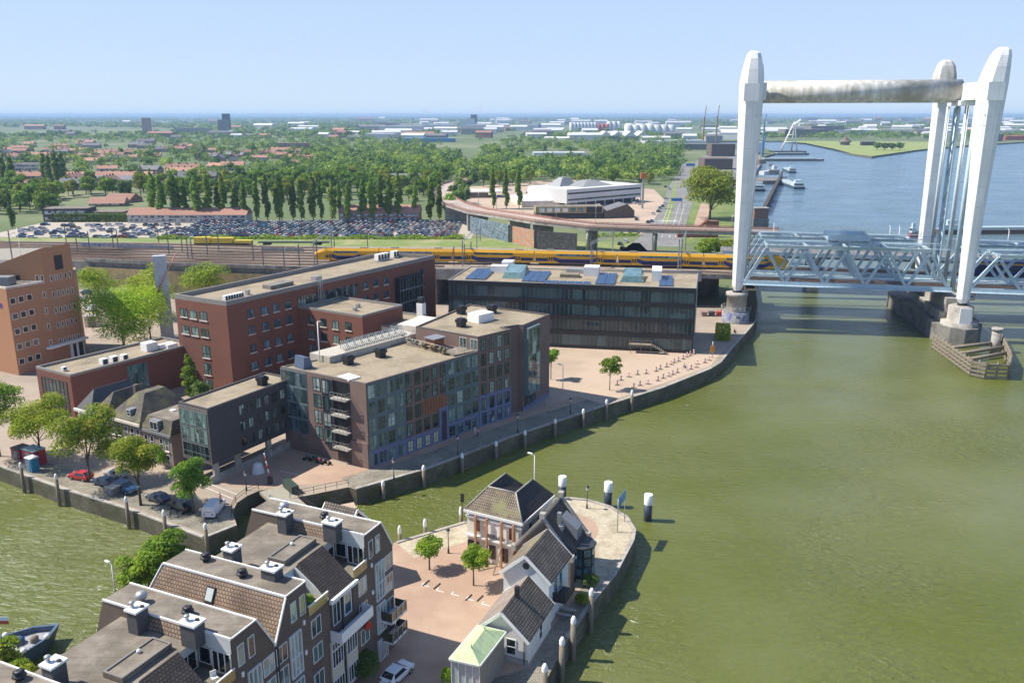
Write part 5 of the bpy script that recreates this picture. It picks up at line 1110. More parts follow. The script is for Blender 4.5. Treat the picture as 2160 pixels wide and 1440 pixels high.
fd2 = Fr(*FD.p(6.2, .2)[:2], 67.7); window(fd2, 3.6, 4.6, .8, 2.8, s4, M_white, G_dark, 1, 2, fw=.1)
mb = MB(); mb.fbox(FD, 3.3, 3.75, 3.6, 4.05, 5.3, 7.1); mb.build('chimney', M_dmetal, s4)
mb = MB(); mb.fbox(FD, .2, 6.3, .1, .19, 0, .7); mb.build('plinth', M_conc, s4)
mb = MB(); mb.tube(fd.p(5.85, -.08, .1), fd.p(5.85, -.08, 3.2), .06, 6); mb.build('downpipe', M_dframe, s4)
# tall white gabled house
z_r = 8.6; r0_ = P(1109, 1171, z_r); r1_ = P(1145, 1129, z_r); FEa = math.degrees(math.atan2(r1_.y - r0_.y, r1_.x - r0_.x))
s3 = empty('tall_white_gable_house', (r0_.x, r0_.y, 0), 'taller white gabled house with ribbed mossy roof and dark balcony', 'house')
FE_ = Fr(r0_.x, r0_.y, FEa - 90)
gable(s3, FE_, -2.9, 2.9, .1, 6.6, 6.0, z_r, mat('cool_white_wall2', (.66, .68, .68), .8, (.60, .62, .62), 1), M_pan, ov=.35, rm2=M_pang)
fe = Fr(*FE_.p(0, .1)[:2], FEa - 90)
mb = MB(); mb.tube(fe.p(0, -.08, 7.2), fe.p(0, -.004, 7.2), .42, 14); mb.build('round_window', M_dframe, s3)
fe2_ = Fr(*FE_.p(2.9, .1)[:2], FEa)
mb = MB(); mb.fbox(fe2_, 1.2, 4.6, -1.6, -.01, 2.6, 2.8); b_ = mb.build('balcony', M_dmetal, s3)
mb = MB(); mb.fbox(fe2_, 1.2, 4.6, -1.6, -1.52, 2.81, 3.8); mb.fbox(fe2_, 1.2, 1.28, -1.51, -.01, 2.81, 3.8); mb.build('railing', M_dmetal, b_)
window(fe2_, 1.5, 2.7, 2.9, 5.2, s3, M_frame, G_dark, 2, 1); window(fe2_, 3.2, 4.3, 2.9, 5.2, s3, M_frame, G_sky, 1, 1)
# brick house with parapet gables and dark roof
z_r = 8.9; r0_ = P(1145, 1095, z_r); r1_ = P(1183, 1050, z_r); ang = math.degrees(math.atan2(r1_.y - r0_.y, r1_.x - r0_.x)); FG = Fr(r0_.x, r0_.y, ang - 90)
Lr = (r1_ - r0_).length
s2 = empty('dark_roof_gable_house', (r0_.x, r0_.y, 0), 'dark roofed brick house with pale stepped gable copings and a glazed bay', 'house')
gable(s2, FG, -3.7, 3.7, .2, Lr, 4.4, z_r - .2, mat('brown_gable_brick', (.24, .185, .135), .9, (.19, .145, .105), 2), M_pand, ov=.05, trim=M_conc)
mb = MB()
for yy in (0, Lr + .1):
    for sg in (-1, 1): mb.bar(FG.p(0, yy, z_r + .25), FG.p(3.95 * sg, yy, 4.35), .38, .30)
    mb.fbox(FG, -.35, .35, yy - .35, yy + .35, z_r + .2, z_r + .9); mb.fbox(FG, 3.6, 4.2, yy - .35, yy + .35, 3.9, 4.7); mb.fbox(FG, -4.2, -3.6, yy - .35, yy + .35, 3.9, 4.7)
mb.build('coping', M_conc, s2)
mb = MB(); mb.fbox(FG, 1.1, 1.6, 2.2, 2.7, 7.2, 9.0); mb.fbox(FG, .9, 1.9, 2.0, 2.9, 6.4, 7.3); mb.build('chimney', M_metal, s2)
mb = MB(); mb.hexa([FG.p(1.2, 3.6, 6.9), FG.p(3.4, 3.6, 4.9), FG.p(3.4, 5.6, 4.9), FG.p(1.2, 5.6, 6.9)], [FG.p(1.2, 3.6, 7.9), FG.p(3.4, 3.6, 6.4), FG.p(3.4, 5.6, 6.4), FG.p(1.2, 5.6, 7.9)]); mb.build('dormer', M_dormer, s2)
mb = MB(); cb = FG.p(3.9, 4.2, 0); mb.lathe(cb, [(1.7, 0), (1.7, 4.2), (1.9, 4.25), (1.9, 4.5)], 8); bw = mb.build('bay_window', M_dframe, s2)
for i in range(8):
    for z0 in (.5, 1.8, 3.1):
        t0 = math.pi * 2 * i / 8; t1 = math.pi * 2 * (i + 1) / 8; k0 = .12; rr = 1.72
        a_ = Vector((cb.x + rr * math.cos(t0), cb.y + rr * math.sin(t0), z0)); b_ = Vector((cb.x + rr * math.cos(t1), cb.y + rr * math.sin(t1), z0))
        p0 = a_.lerp(b_, k0); p1 = a_.lerp(b_, 1 - k0); mb = MB(); mb.poly([p0, p1, p1 + Vector((0, 0, 1.1)), p0 + Vector((0, 0, 1.1))]); mb.build('pane', G_sky, bw)
# green roofed pavilion
q = [P(947.5, 1390, 4), P(1011.7, 1404, 4), P(1066.7, 1333, 4), P(1008, 1319, 4)]
pv_ = empty('green_roof_pavilion', (q[0].lerp(q[2], .5).x, q[0].lerp(q[2], .5).y, 0), 'tall narrow pavilion with pale green copper hipped roof and ridge spikes', 'pavilion')
cen = (q[0] + q[1] + q[2] + q[3]) / 4; q2 = [cen + (v - cen) * .93 for v in q]
mb = MB(); mb.prism([(v.x, v.y) for v in q2], 0, 3.75); mb.build('wall', mat('pavilion_wall', (.42, .47, .46), .6, (.36, .41, .40), 1), pv_)
ra, rb2 = P(994, 1364, 5.2), P(1022.5, 1326, 5.2); M_cop = bmat('green_copper', (.52, .62, .33), (.49, .60, .32), (.34, .44, .22), .75, 60, .03, noise=.3, off=0, rough=.6)
mb = MB(); e0, e1, e2, e3 = [v + Vector((0, 0, .1)) for v in q]
mb.poly([e0, e1, ra]); mb.poly([e1, e2, rb2, ra]); mb.poly([e2, e3, rb2]); mb.poly([e3, e0, ra, rb2]); mb.poly([e3, e2, e1, e0]); mb.build('roof', M_cop, pv_)
mb = MB(); ctr = [v for v in q]
for i in range(4): mb.bar(ctr[i] + Vector((0, 0, 0)), ctr[(i + 1) % 4], .22, .2)
mb.build('eaves', mat('pavilion_white', (.62, .68, .60), .5), pv_)
mb = MB(); mb.tube(ra, ra + Vector((0, 0, .6)), .07, 6, 0, .01); mb.tube(rb2, rb2 + Vector((0, 0, .6)), .07, 6, 0, .01); mb.build('finial', M_cop, pv_)
fp = Fr(q2[1].x, q2[1].y, math.degrees(math.atan2(*(q2[2] - q2[1]).yx))); lp = (q2[2] - q2[1]).length
mb = MB(); mb.fbox(fp, .05, lp - .05, -.04, -.003, .1, 3.6); mb.build('side_boarding', mat('pavilion_boards', (.26, .235, .20), .8, (.22, .2, .17), 2), pv_)
fp2 = Fr(q2[0].x, q2[0].y, math.degrees(math.atan2(*(q2[1] - q2[0]).yx))); lp2 = (q2[1] - q2[0]).length
mb = MB()
for i in range(5): x = lp2 * i / 4; mb.fbox(fp2, x - .04, x + .04, -.07, -.004, .1, 3.7)
mb.build('panel_rib', M_frame, pv_)
# roof peeking over the far apartment roof
pk = P(703, 1063, 9.5); FP = Fr(pk.x, pk.y, 64)
s5 = empty('brown_tile_house', (pk.x, pk.y, 0), 'brown tiled gable roof just visible behind the farthest stepped apartment block', 'house')
gable(s5, FP, -2.3, 2.3, -3.6, 1, 7.2, 9.5, M_brick_brown, M_pang, ov=.2)
# swing bridge with gate boxes
bd = empty('canal_bridge', P(600, 1050, 0), 'narrow grey swing bridge deck between the quay and the peninsula', 'bridge')
a_, b_ = P(583, 1040, 0), P(640, 1090, 0); d = (b_ - a_); d.z = 0; d = d.normalized(); n_ = Vector((-d.y, d.x, 0)); b_ = a_ + d * 17
mb = MB(); mb.hexa([a_ - d * 2 - n_ * 2 + Vector((0, 0, -.4)), b_ - n_ * 2 + Vector((0, 0, -.4)), b_ + n_ * 2 + Vector((0, 0, -.4)), a_ - d * 2 + n_ * 2 + Vector((0, 0, -.4))], [a_ - d * 2 - n_ * 2 + Vector((0, 0, .12)), b_ - n_ * 2 + Vector((0, 0, .12)), b_ + n_ * 2 + Vector((0, 0, .12)), a_ - d * 2 + n_ * 2 + Vector((0, 0, .12))]); mb.build('deck', mat('bridge_deck', (.34, .31, .25), .9), bd)
mb = MB(); mb.bar(a_ + n_ * 2.3 - d * 1.5 + Vector((0, 0, .7)), a_ + n_ * 2.3 + d * 2.2 + Vector((0, 0, .7)), 1.2, 1.3); mb.build('machine_box', mat('dark_green_paint', (.04, .065, .05), .5), bd)
mb = MB()
for sg in (-2, 2):
    for zz in (.7, 1.2): mb.bar(a_ + n_ * sg + d * 2.5 + Vector((0, 0, zz)), b_ + n_ * sg + Vector((0, 0, zz)), .06, .06)
    for i in range(10): q_ = a_ + n_ * sg + d * (2.5 + i * 1.5); mb.bar(q_ + Vector((0, 0, .12)), q_ + Vector((0, 0, 1.2)), .07, .07)
mb.build('railing', M_dmetal, bd)
# ================================================================ VEGETATION
def leafmat(name, c1, c2, c3, rv=.16, tr=.42, big=None):
    m = bpy.data.materials.new(name); m.use_nodes = True; t = m.node_tree; b = t.nodes['Principled BSDF']; b.inputs['Roughness'].default_value = .6; b.inputs['Specular IOR Level'].default_value = .25
    g = t.nodes.new('ShaderNodeNewGeometry'); tc = t.nodes.new('ShaderNodeTexCoord'); n = t.nodes.new('ShaderNodeTexNoise'); n.inputs['Scale'].default_value = .55; n.inputs['Detail'].default_value = 3; t.links.new(tc.outputs['Object'], n.inputs['Vector'])
    rp = t.nodes.new('ShaderNodeValToRGB'); e = rp.color_ramp.elements; e[0].position = .33; e[0].color = (*c1, 1); e[1].position = .68; e[1].color = (*c3, 1); k = e.new(.5); k.color = (*c2, 1)
    ad = t.nodes.new('ShaderNodeMath'); ad.operation = 'MULTIPLY_ADD'; ad.inputs[1].default_value = .22; t.links.new(g.outputs['Random Per Island'], ad.inputs[0]); sb = t.nodes.new('ShaderNodeMath'); sb.operation = 'SUBTRACT'; sb.inputs[1].default_value = .11; t.links.new(n.outputs[0], sb.inputs[0]); t.links.new(sb.outputs[0], ad.inputs[2])
    if big:
        nb_ = t.nodes.new('ShaderNodeTexNoise'); nb_.inputs['Scale'].default_value = big; nb_.inputs['Detail'].default_value = 4; t.links.new(tc.outputs['Object'], nb_.inputs['Vector'])
        a3 = t.nodes.new('ShaderNodeMath'); a3.operation = 'MULTIPLY_ADD'; a3.inputs[1].default_value = 1.5; t.links.new(nb_.outputs[0], a3.inputs[0]); s3 = t.nodes.new('ShaderNodeMath'); s3.operation = 'SUBTRACT'; s3.inputs[1].default_value = .75; t.links.new(ad.outputs[0], s3.inputs[0]); t.links.new(s3.outputs[0], a3.inputs[2]); ad = a3
    t.links.new(ad.outputs[0], rp.inputs[0])
    oi = t.nodes.new('ShaderNodeObjectInfo'); hs = t.nodes.new('ShaderNodeHueSaturation'); mr = t.nodes.new('ShaderNodeMapRange'); mr.inputs[3].default_value = 1 - rv; mr.inputs[4].default_value = 1 + rv; t.links.new(oi.outputs['Random'], mr.inputs[0]); t.links.new(mr.outputs[0], hs.inputs['Value'])
    m2 = t.nodes.new('ShaderNodeMapRange'); m2.inputs[3].default_value = .485; m2.inputs[4].default_value = .515; sn = t.nodes.new('ShaderNodeMath'); sn.operation = 'FRACT'; ml = t.nodes.new('ShaderNodeMath'); ml.operation = 'MULTIPLY'; ml.inputs[1].default_value = 7.31; t.links.new(oi.outputs['Random'], ml.inputs[0]); t.links.new(ml.outputs[0], sn.inputs[0]); t.links.new(sn.outputs[0], m2.inputs[0]); t.links.new(m2.outputs[0], hs.inputs['Hue'])
    t.links.new(rp.outputs[0], hs.inputs['Color']); t.links.new(hs.outputs[0], b.inputs['Base Color'])
    tl = t.nodes.new('ShaderNodeBsdfTranslucent'); t.links.new(hs.outputs[0], tl.inputs[0]); mx = t.nodes.new('ShaderNodeMixShader'); mx.inputs[0].default_value = tr
    t.links.new(b.outputs[0], mx.inputs[1]); t.links.new(tl.outputs[0], mx.inputs[2]); t.links.new(mx.outputs[0], t.nodes['Material Output'].inputs[0])
    return m
L_lime = leafmat('leaf_lime', (.19, .31, .012), (.31, .43, .018), (.46, .54, .04), .2)
L_oak = leafmat('leaf_yellow_green', (.11, .19, .012), (.23, .31, .02), (.44, .42, .04))
L_green = leafmat('leaf_green', (.09, .18, .012), (.17, .29, .018), (.31, .42, .035))
L_dark = leafmat('leaf_dark', (.075, .14, .03), (.12, .20, .038), (.19, .27, .05))
L_poplar = leafmat('leaf_poplar', (.10, .185, .028), (.18, .29, .04), (.31, .40, .07), .3)
L_mix = leafmat('leaf_woods', (.08, .165, .02), (.16, .27, .028), (.32, .41, .055), .4, .4)
L_far = leafmat('leaf_far_woods', (.045, .105, .022), (.14, .24, .028), (.34, .42, .06), .1, .4, .045)
M_bark = mat('bark', (.14, .11, .08), .95, (.08, .065, .05), 4)
rng = np.random.default_rng(5)
def quads_mesh(name, C, N, size, m, extra=None):
    """leaf quads at centres C with normals N"""
    n = len(C); N = N / np.linalg.norm(N, axis=1)[:, None]
    T = np.cross(N, rng.normal(size=(n, 3))); T /= np.linalg.norm(T, axis=1)[:, None]; B = np.cross(N, T)
    s = (np.asarray(size) * rng.uniform(.65, 1.25, n))[:, None] * .5; k = rng.uniform(.6, 1.0, n)[:, None]
    V = np.stack([C - T * s - B * s * k * .4, C - T * s * .1 - B * s * k, C + T * s + B * s * k * .3, C + T * s * .2 + B * s * k], 1).reshape(-1, 3)
    F = np.arange(n * 4).reshape(-1, 4)
    me = bpy.data.meshes.new(name); me.vertices.add(n * 4); me.vertices.foreach_set('co', V.ravel()); me.loops.add(n * 4); me.loops.foreach_set('vertex_index', F.ravel().astype(np.int32))
    me.polygons.add(n); me.polygons.foreach_set('loop_start', (np.arange(n) * 4).astype(np.int32)); me.polygons.foreach_set('loop_total', np.full(n, 4, dtype=np.int32))
    me.materials.append(m); me.update(calc_edges=True); return me
def crown_pts(blobs, n):
    """blobs: (x,y,z,rx,rz)"""
    w_ = np.array([b[3] ** 1.6 * b[4] ** .6 for b in blobs]); w_ /= w_.sum(); idx = rng.choice(len(blobs), n, p=w_); b = np.array(blobs)[idx]
    D = rng.normal(size=(n, 3)); D /= np.linalg.norm(D, axis=1)[:, None]; D[:, 2] = np.where(D[:, 2] < -.4, -D[:, 2], D[:, 2])
    r = rng.uniform(.62, 1.06, n)[:, None]; C = b[:, :3] + D * r * b[:, [3, 3, 4]]
    return C, D + rng.normal(size=(n, 3)) * .55 + np.array([0, 0, .35])
def tree(name, H, R_, trunk, n, size, m, label, loc, seed, shape='round', cat='tree', group=None, tr=.22, nb=16):
    r_ = random.Random(seed); blobs = []
    ch = (H - trunk)
    for i in range(nb):
        a = r_.uniform(0, 6.283)
        if shape == 'poplar':
            z = trunk + ch * (i + .5) / nb; k = math.sin(math.pi * min(.97, max(.1, ((z - trunk) / ch) * .82 + .14))) ** .7; rr = R_ * .62 * k
            blobs.append((math.cos(a) * R_ * .28 * k, math.sin(a) * R_ * .28 * k, z, rr, ch / nb * 1.3))
        else:
            u = r_.random() ** .6; z = trunk + ch * (.2 + .62 * r_.random()); k = math.sqrt(max(.05, 1 - ((z - trunk - ch * .42) / (ch * .58)) ** 2))
            br = R_ * r_.uniform(.26, .44); d = (R_ - br * .75) * u * k; blobs.append((math.cos(a) * d, math.sin(a) * d, z, br, br * r_.uniform(.6, .85)))
    if shape != 'poplar': blobs.append((0, 0, trunk + ch * .5, R_ * .6, ch * .36))
    root = empty(name, loc, label, cat, group); C, N = crown_pts(blobs, n); me = quads_mesh('crown', C, N, size, m)
    c = bpy.data.objects.new('crown', me); COL.objects.link(c); c.parent = root
    mb = MB(); zt = trunk + ch * .45; mb.tube((0, 0, -.2), (0, 0, trunk * .9), tr, 7, 0, tr * .75); mb.tube((0, 0, trunk * .9), (.2, .1, zt), tr * .75, 6, 0, tr * .3)
    for i in range(5):
        b = blobs[i]; mb.tube((0, 0, trunk * r_.uniform(.8, 1.2)), (b[0] * .8, b[1] * .8, b[2]), tr * .4, 5, 0, tr * .12)
    mb.v = [(x + loc[0], y + loc[1], z + loc[2]) for x, y, z in mb.v]; mb.build('trunk', M_bark, root)
    return root
def atree(name, base, top_y, wpx, m, label, n=4500, size=.42, seed=1, trunk=.3, z=0, **k):
    """tree standing on a ground point seen at pixel base, its top at pixel row top_y, its crown wpx wide"""
    p = P(base[0], base[1], z); H = ZH(p.x, p.y, top_y) - z; dep = p.y * C_ + (CH - H * .6) * S_; Rr = wpx / FPX * dep / 2 * 1.24
    return tree(name, H, Rr, H * trunk, n, size, m, label, (p.x, p.y, z), seed, **k)
atree('street_tree', (0, 962), 800, 110, L_green, 'green street tree cut by the left edge beside the red kiosks', 9000, .33, 1)
atree('street_tree', (88, 975), 832, 118, L_lime, 'bright lime green street tree behind the blue cabin', 11000, .32, 2)
atree('street_tree', (190, 1016), 862, 132, L_oak, 'largest yellowing street tree beside the red car', 13000, .32, 3, trunk=.26)
atree('street_tree', (297, 1064), 918, 108, L_oak, 'dense street tree between the dark blue cars on the harbour quay', 11000, .31, 4, trunk=.3)
atree('street_tree', (408, 1082), 967, 74, L_green, 'small green street tree beside the white van', 8000, .28, 5, trunk=.3)
atree('square_tree', (212, 652), 566, 92, L_lime, 'lime green tree alone on the road behind the bank', 5000, .45, 6, trunk=.35)
atree('square_tree', (262, 745), 604, 160, L_lime, 'broad lime green tree left of the graffiti tower', 17000, .42, 7, trunk=.04, nb=30)
atree('square_tree', (318, 715), 588, 125, L_lime, 'tall lime green tree behind the broad one beside the graffiti tower', 6000, .5, 9, trunk=.15)
atree('square_tree', (322, 668), 556, 104, L_lime, 'lime green tree hiding behind the graffiti tower', 5000, .5, 10, trunk=.2)
atree('square_tree', (436, 640), 566, 98, L_lime, 'lime green tree rising behind the tall red office', 5000, .5, 11, trunk=.3)
atree('plaza_tree', (1286, 823), 752, 45, L_green, 'round young tree on the sandy square', 3200, .36, 12, trunk=.42, tr=.12)
atree('plaza_tree', (1162, 800), 733, 36, L_green, 'young tree half hidden by the corner of the apartment block', 2500, .36, 13, trunk=.4, tr=.12)
atree('plane_tree', (906, 1201), 1137, 58, L_green, 'small flat crowned tree nearer the canal on the small square', 3000, .3, 14, trunk=.55, tr=.12)
atree('plane_tree', (999, 1234), 1157, 62, L_green, 'small flat crowned tree in front of the white corner house', 3200, .3, 15, trunk=.52, tr=.12)
atree('quay_tree', (345, 1262), 1120, 118, L_green, 'large green tree behind the brown mansard roofs at the harbour side', 9000, .34, 16, trunk=.2, z=0)
atree('quay_tree', (300, 1275), 1165, 90, L_green, 'lower green tree left of the large harbour side tree', 5000, .34, 17, trunk=.15, z=0)
atree('quay_tree', (10, 1460), 1345, 90, L_oak, 'green tree in the bottom left corner beside the moored boat', 5000, .28, 18, trunk=.15)
atree('quay_tree', (50, 1475), 1384, 80, L_oak, 'bushy green tree right of the corner tree by the boat', 5000, .28, 19, trunk=.15)
atree('ivy_tree', (404, 838), 750, 34, L_green, 'narrow ivy covered tree against the low brick hall', 3500, .35, 20, shape='poplar', trunk=.02)
atree('ivy_tree', (425, 850), 800, 44, L_dark, 'dark bushy shrub between the brick hall and the tall red office', 2500, .35, 21, trunk=.02)
atree('big_riverside_tree', (1497, 463), 343, 106, L_oak, 'huge round riverside tree left of the white lift tower', 9000, 1.15, 22, trunk=.16, tr=.8, nb=26)
for i, (b, t_, w_, m_) in enumerate((((1492, 545), 502, 52, L_green), ((1525, 545), 506, 48, L_oak), ((1558, 505), 468, 30, L_green))):
    atree('railside_tree', b, t_, w_, m_, ('rounded green tree between the railway and the lift tower, left one', 'rounded green tree right beside the white lift tower above the train', 'low green tree behind the white lift tower foot')[i], 3000, .8, 30 + i, trunk=.1)
# hedge boxes, shrubs
def shrub(name, loc, sx, sy, sz, ang, m, label, n=2500, size=.25, cat='hedge', rnd_=False):
    root = empty(name, loc, label, cat)
    if rnd_: C, N = crown_pts([(0, 0, sz * .5, sx, sz * .5)], n)
    else:
        C = rng.uniform(-.5, .5, (n, 3)); ax = rng.integers(0, 3, n); sg = rng.choice([-.5, .5], n); C[np.arange(n), ax] = sg; N = np.zeros((n, 3)); N[np.arange(n), ax] = sg * 2; C[:, 2] += .5
        C = C * np.array([sx, sy, sz]); N = N + rng.normal(size=(n, 3)) * .5; c, s = math.cos(R(ang)), math.sin(R(ang)); Rm = np.array([[c, s, 0], [-s, c, 0], [0, 0, 1]]); C = C @ Rm; N = N @ Rm; C += rng.normal(size=(n, 3)) * .12
    me = quads_mesh('foliage', C, N, size, m); o = bpy.data.objects.new('foliage', me); COL.objects.link(o); o.parent = root
    return root
p = P(1524, 712, 0); shrub('hedge', p, 3.4, 7, 3.2, -12, L_lime, 'clipped bright green hedge block near the bridge pier', 4500, .32)
p = P(1245, 1236, 0); shrub('bush', p, 1.1, 1, 1.7, 0, L_dark, 'round dark bush at the corner of the cobbled point', 1500, .2, 'bush', True)
p = P(1227, 1272, 0); shrub('bush', p, .9, 1, 1.3, 0, L_oak, 'small olive bush beside the timber bench', 1000, .2, 'bush', True)
p = P(770, 1432, 0); shrub('bush', p, 1.6, 1, 3.4, 0, L_dark, 'tall dark bush at the foot of the stepped apartments', 3000, .22, 'bush', True)
p = FF.p(-9.2 - 1.8, 1.2, 12.41); shrub('potted_bush', FF.p(-11.9, .8, 12.41), .7, 1, 1.5, 0, L_lime, 'yellow green potted bush on the sunny roof terrace', 900, .18, 'bush', True)
p = P(942, 1446, 0); shrub('bush', p, .6, 1, 2.2, 0, L_lime, 'lime green bush poking up below the green roofed pavilion', 900, .2, 'bush', True)
for q, l in (((345, 985), 'ivy climbing the right end of the mansard house'), ((228, 958), 'low shrub in front of the white corniced house')):
    p = P(q[0], q[1], 0); shrub('ivy', p, .9, 1, 3.0, 0, L_lime, l, 1200, .25, 'plant', True)
p = P(300, 466, 0); shrub('long_hedge', P(230, 468, 0), 62, 3, 4.5, 0, L_dark, 'long dark hedge along the back of the car park', 6000, .9)
# poplars
pop = tree('poplar', 25, 3.0, 2.0, 2600, .95, L_poplar, 'tall slender poplar in the long row behind the packed car park', P(565, 466, 0), 41, 'poplar', group='poplar row behind the car park', tr=.35, nb=12)
pop2 = tree('poplar', 25, 3.6, 2.0, 2800, .95, L_poplar, 'tall broader poplar in the long row behind the packed car park', P(590, 466, 0), 47, 'poplar', group='poplar row behind the car park', tr=.35, nb=12)
for i, (x, ty) in enumerate(((326, 360), (345, 365), (372, 362), (398, 372), (415, 368), (438, 366), (462, 378), (474, 372), (498, 384), (518, 380), (541, 378), (598, 375), (618, 382), (640, 378), (660, 372), (682, 376), (700, 378), (718, 384), (740, 378), (765, 372), (782, 378), (800, 376), (822, 364), (845, 370), (880, 380), (905, 366), (928, 378))):
    p = P(x + rnd.uniform(-4, 4), 467 + rnd.uniform(-1.5, 1), 0); hgt = ZH(p.x, p.y, ty); k = hgt / 25
    copy_tree(pop if i % 2 else pop2, loc=p, rz=rnd.uniform(0, 6), scale=(k * rnd.uniform(.7, 1.3), k * rnd.uniform(.7, 1.3), k * rnd.uniform(.88, 1.06)))
for x, y, ty in ((1041, 440, 358), (1068, 441, 360), (1095, 440, 352)):
    p = P(x, y, 0); k = ZH(p.x, p.y, ty) / 25; copy_tree(pop, loc=p, rz=rnd.uniform(0, 6), scale=k, label='tall poplar beside the white car showroom, one of three', group='three poplars by the showroom')
for x, y, ty in ((95, 385, 322), (108, 386, 325), (122, 387, 320), (136, 387, 322), (12, 388, 330), (28, 389, 328), (26, 482, 430)):
    p = P(x, y, 0); k = ZH(p.x, p.y, ty) / 25; o = copy_tree(pop2, loc=p, rz=rnd.uniform(0, 6), scale=(k * 1.4, k * 1.4, k), label='dark poplar in the clumps at the far left of the town', group='dark poplars at the left')
# woods
def inpoly(x, y, poly):
    c = False; j = len(poly) - 1
    for i in range(len(poly)):
        xi, yi = poly[i]; xj, yj = poly[j]
        if (yi > y) != (yj > y) and x < (xj - xi) * (y - yi) / (yj - yi) + xi: c = not c
        j = i
    return c
def proj(x, y, z=0):
    dz = z - CH; dep = y * C_ - dz * S_; up = y * S_ + dz * C_
    return 1080 + FPX * x / dep, 720 - FPX * up / dep
Z_dense = [(640, 410), (560, 385), (640, 330), (760, 310), (900, 318), (985, 372), (975, 392), (850, 385), (760, 392)]
Z_dense2 = [(985, 395), (1020, 345), (1060, 300), (1150, 285), (1440, 285), (1478, 330), (1400, 362), (1240, 382), (1180, 372), (1110, 392), (1060, 402)]
Z_low = [(0, 400), (0, 470), (300, 462), (420, 400), (640, 400), (700, 410), (600, 375), (640, 345), (400, 350)]
NO = [[(120, 472), (120, 420), (330, 420), (330, 472)], [(330, 475), (330, 425), (940, 425), (940, 475)], [(1100, 345), (1100, 322), (1250, 322), (1250, 345)], [(940, 500), (960, 400), (1020, 330), (1015, 300), (960, 300), (985, 372), (930, 392), (925, 480)],
      [(1370, 540), (1400, 400), (1440, 330), (1475, 330), (1470, 540)], [(980, 500), (985, 400), (1180, 385), (1400, 395), (1420, 500)], [(1440, 600), (1440, 300), (1700, 296), (2200, 296), (2200, 600)], [(-400, 700), (-400, 472), (1500, 472), (1500, 700)]]
TOWN = [[(0, 330), (0, 415), (330, 402), (560, 378), (660, 352), (640, 322), (460, 322), (300, 300), (60, 302)]]
IND = [(780, 303), (790, 262), (1080, 258), (1300, 262), (1560, 268), (1560, 300), (1380, 284), (1140, 286), (1060, 300), (1000, 330), (960, 330), (880, 300)]
cand = []
def want(px, py):
    if py > 472 or px < -60 or px > 2230: return 0
    for z_ in NO:
        if inpoly(px, py, z_): return 0
    if inpoly(px, py, IND): return .12
    if inpoly(px, py, Z_dense) or inpoly(px, py, Z_dense2): return 1
    for z_ in TOWN:
        if inpoly(px, py, z_): return .22
    if px > 1560: return .9 if (py < 296 and py > 246 and (py < 262 or 1690 < px < 1980 or px > 2050)) else .0
    if py < 262: return .97
    return .97
y = 520.0
while y < 2300:
    step = 11.5 + (y - 520) * .017
    x = -y * .66
    while x < y * .66:
        xx = x + rnd.uniform(-.4, .4) * step; yy = y + rnd.uniform(-.4, .4) * step; px, py = proj(xx, yy)
        if rnd.random() < want(px, py) * (.95 if y < 1100 else .8) * (.45 if y < 640 and 300 < px < 940 else 1): cand.append((yy, xx, px, py))
        x += step
    y += step * .95
cand.sort()
protos = []
for k, (H, Rr, m_, lab) in enumerate(((13, 6.2, L_mix, 'mid green round tree in the town woods beyond the railway'), (15, 6.8, L_green, 'bright green round leafy tree in the town woods beyond the railway'), (12, 5.6, L_dark, 'dark green round leafy tree in the town woods beyond the railway'), (14, 6.6, L_oak, 'yellowish green round leafy tree in the town woods beyond the railway'))):
    protos.append(tree('woodland_tree', H, Rr, 1.5, 1000, 1.35, m_, lab, (cand[k][1], cand[k][0], 0), 60 + k, group='trees of the town woods', tr=.35, nb=12))
nind = 255
for i, (yy, xx, px, py) in enumerate(cand[4:nind]):
    k = rnd.uniform(.6, 1.2); o = copy_tree(rnd.choice(protos), loc=(xx, yy, 0), rz=rnd.uniform(0, 6), scale=(k * rnd.uniform(.85, 1.15), k * rnd.uniform(.85, 1.15), k * rnd.uniform(.85, 1.15)))
# the rest: one far-off wood
far = cand[nind:]
y = 2300.0
while y < 26000:
    step = y * .011 + 8; x = -y * .66
    rowgap = step * (2.2 if y < 5000 else 4)
    while x < y * .66:
        xx = x + rnd.uniform(-.5, .5) * step; yy = y + rnd.uniform(-.5, .5) * rowgap; px, py = proj(xx, yy)
        w_ = want(px, py)
        if rnd.random() < w_ * .92 and (math.sin(xx * .0021 + yy * .0007) + math.sin(yy * .0016 + xx * .0004) > -1.25): far.append((yy, xx, px, py))
        x += step
    y += rowgap
for i in range(260):
    px, py = rnd.choice([rnd.uniform(1690, 1985), rnd.uniform(1560, 1690), rnd.uniform(2040, 2200)]), rnd.uniform(283, 297)
    if 1560 < px < 1690: py = rnd.uniform(280, 292)
    p = P(px, py, 0); far.append((p.y, p.x, px, py))
Cs, Ns, Sz = [], [], []
for (yy, xx, px, py) in far:
    sc_ = 1 if yy < 2300 else (yy * .013 + 8) / 32; n = 120 if yy < 1500 else (65 if yy < 2600 else 34); Rr = rnd.uniform(6.5, 13) * (1 if yy < 2300 else max(1, sc_) * 1.15); H = rnd.uniform(8, 19)
    bl = [(xx + rnd.uniform(-.5, .5) * Rr, yy + rnd.uniform(-.5, .5) * Rr, H * rnd.uniform(.35, .62), Rr * rnd.uniform(.5, .75), H * .34) for _ in range(3)] + [(xx, yy, H * .4, Rr * .7, H * .4)]
    C, N = crown_pts(bl, n); Cs.append(C); Ns.append(N); Sz.append(np.full(n, (2.6 if yy < 2300 else Rr * .45)))
me = quads_mesh('far_woods', np.concatenate(Cs), np.concatenate(Ns), np.concatenate(Sz), L_far)
o = bpy.data.objects.new('far_woods', me); COL.objects.link(o); o['kind'] = 'stuff'; o['label'] = 'far off woods merging to the horizon'; o['category'] = 'woods'
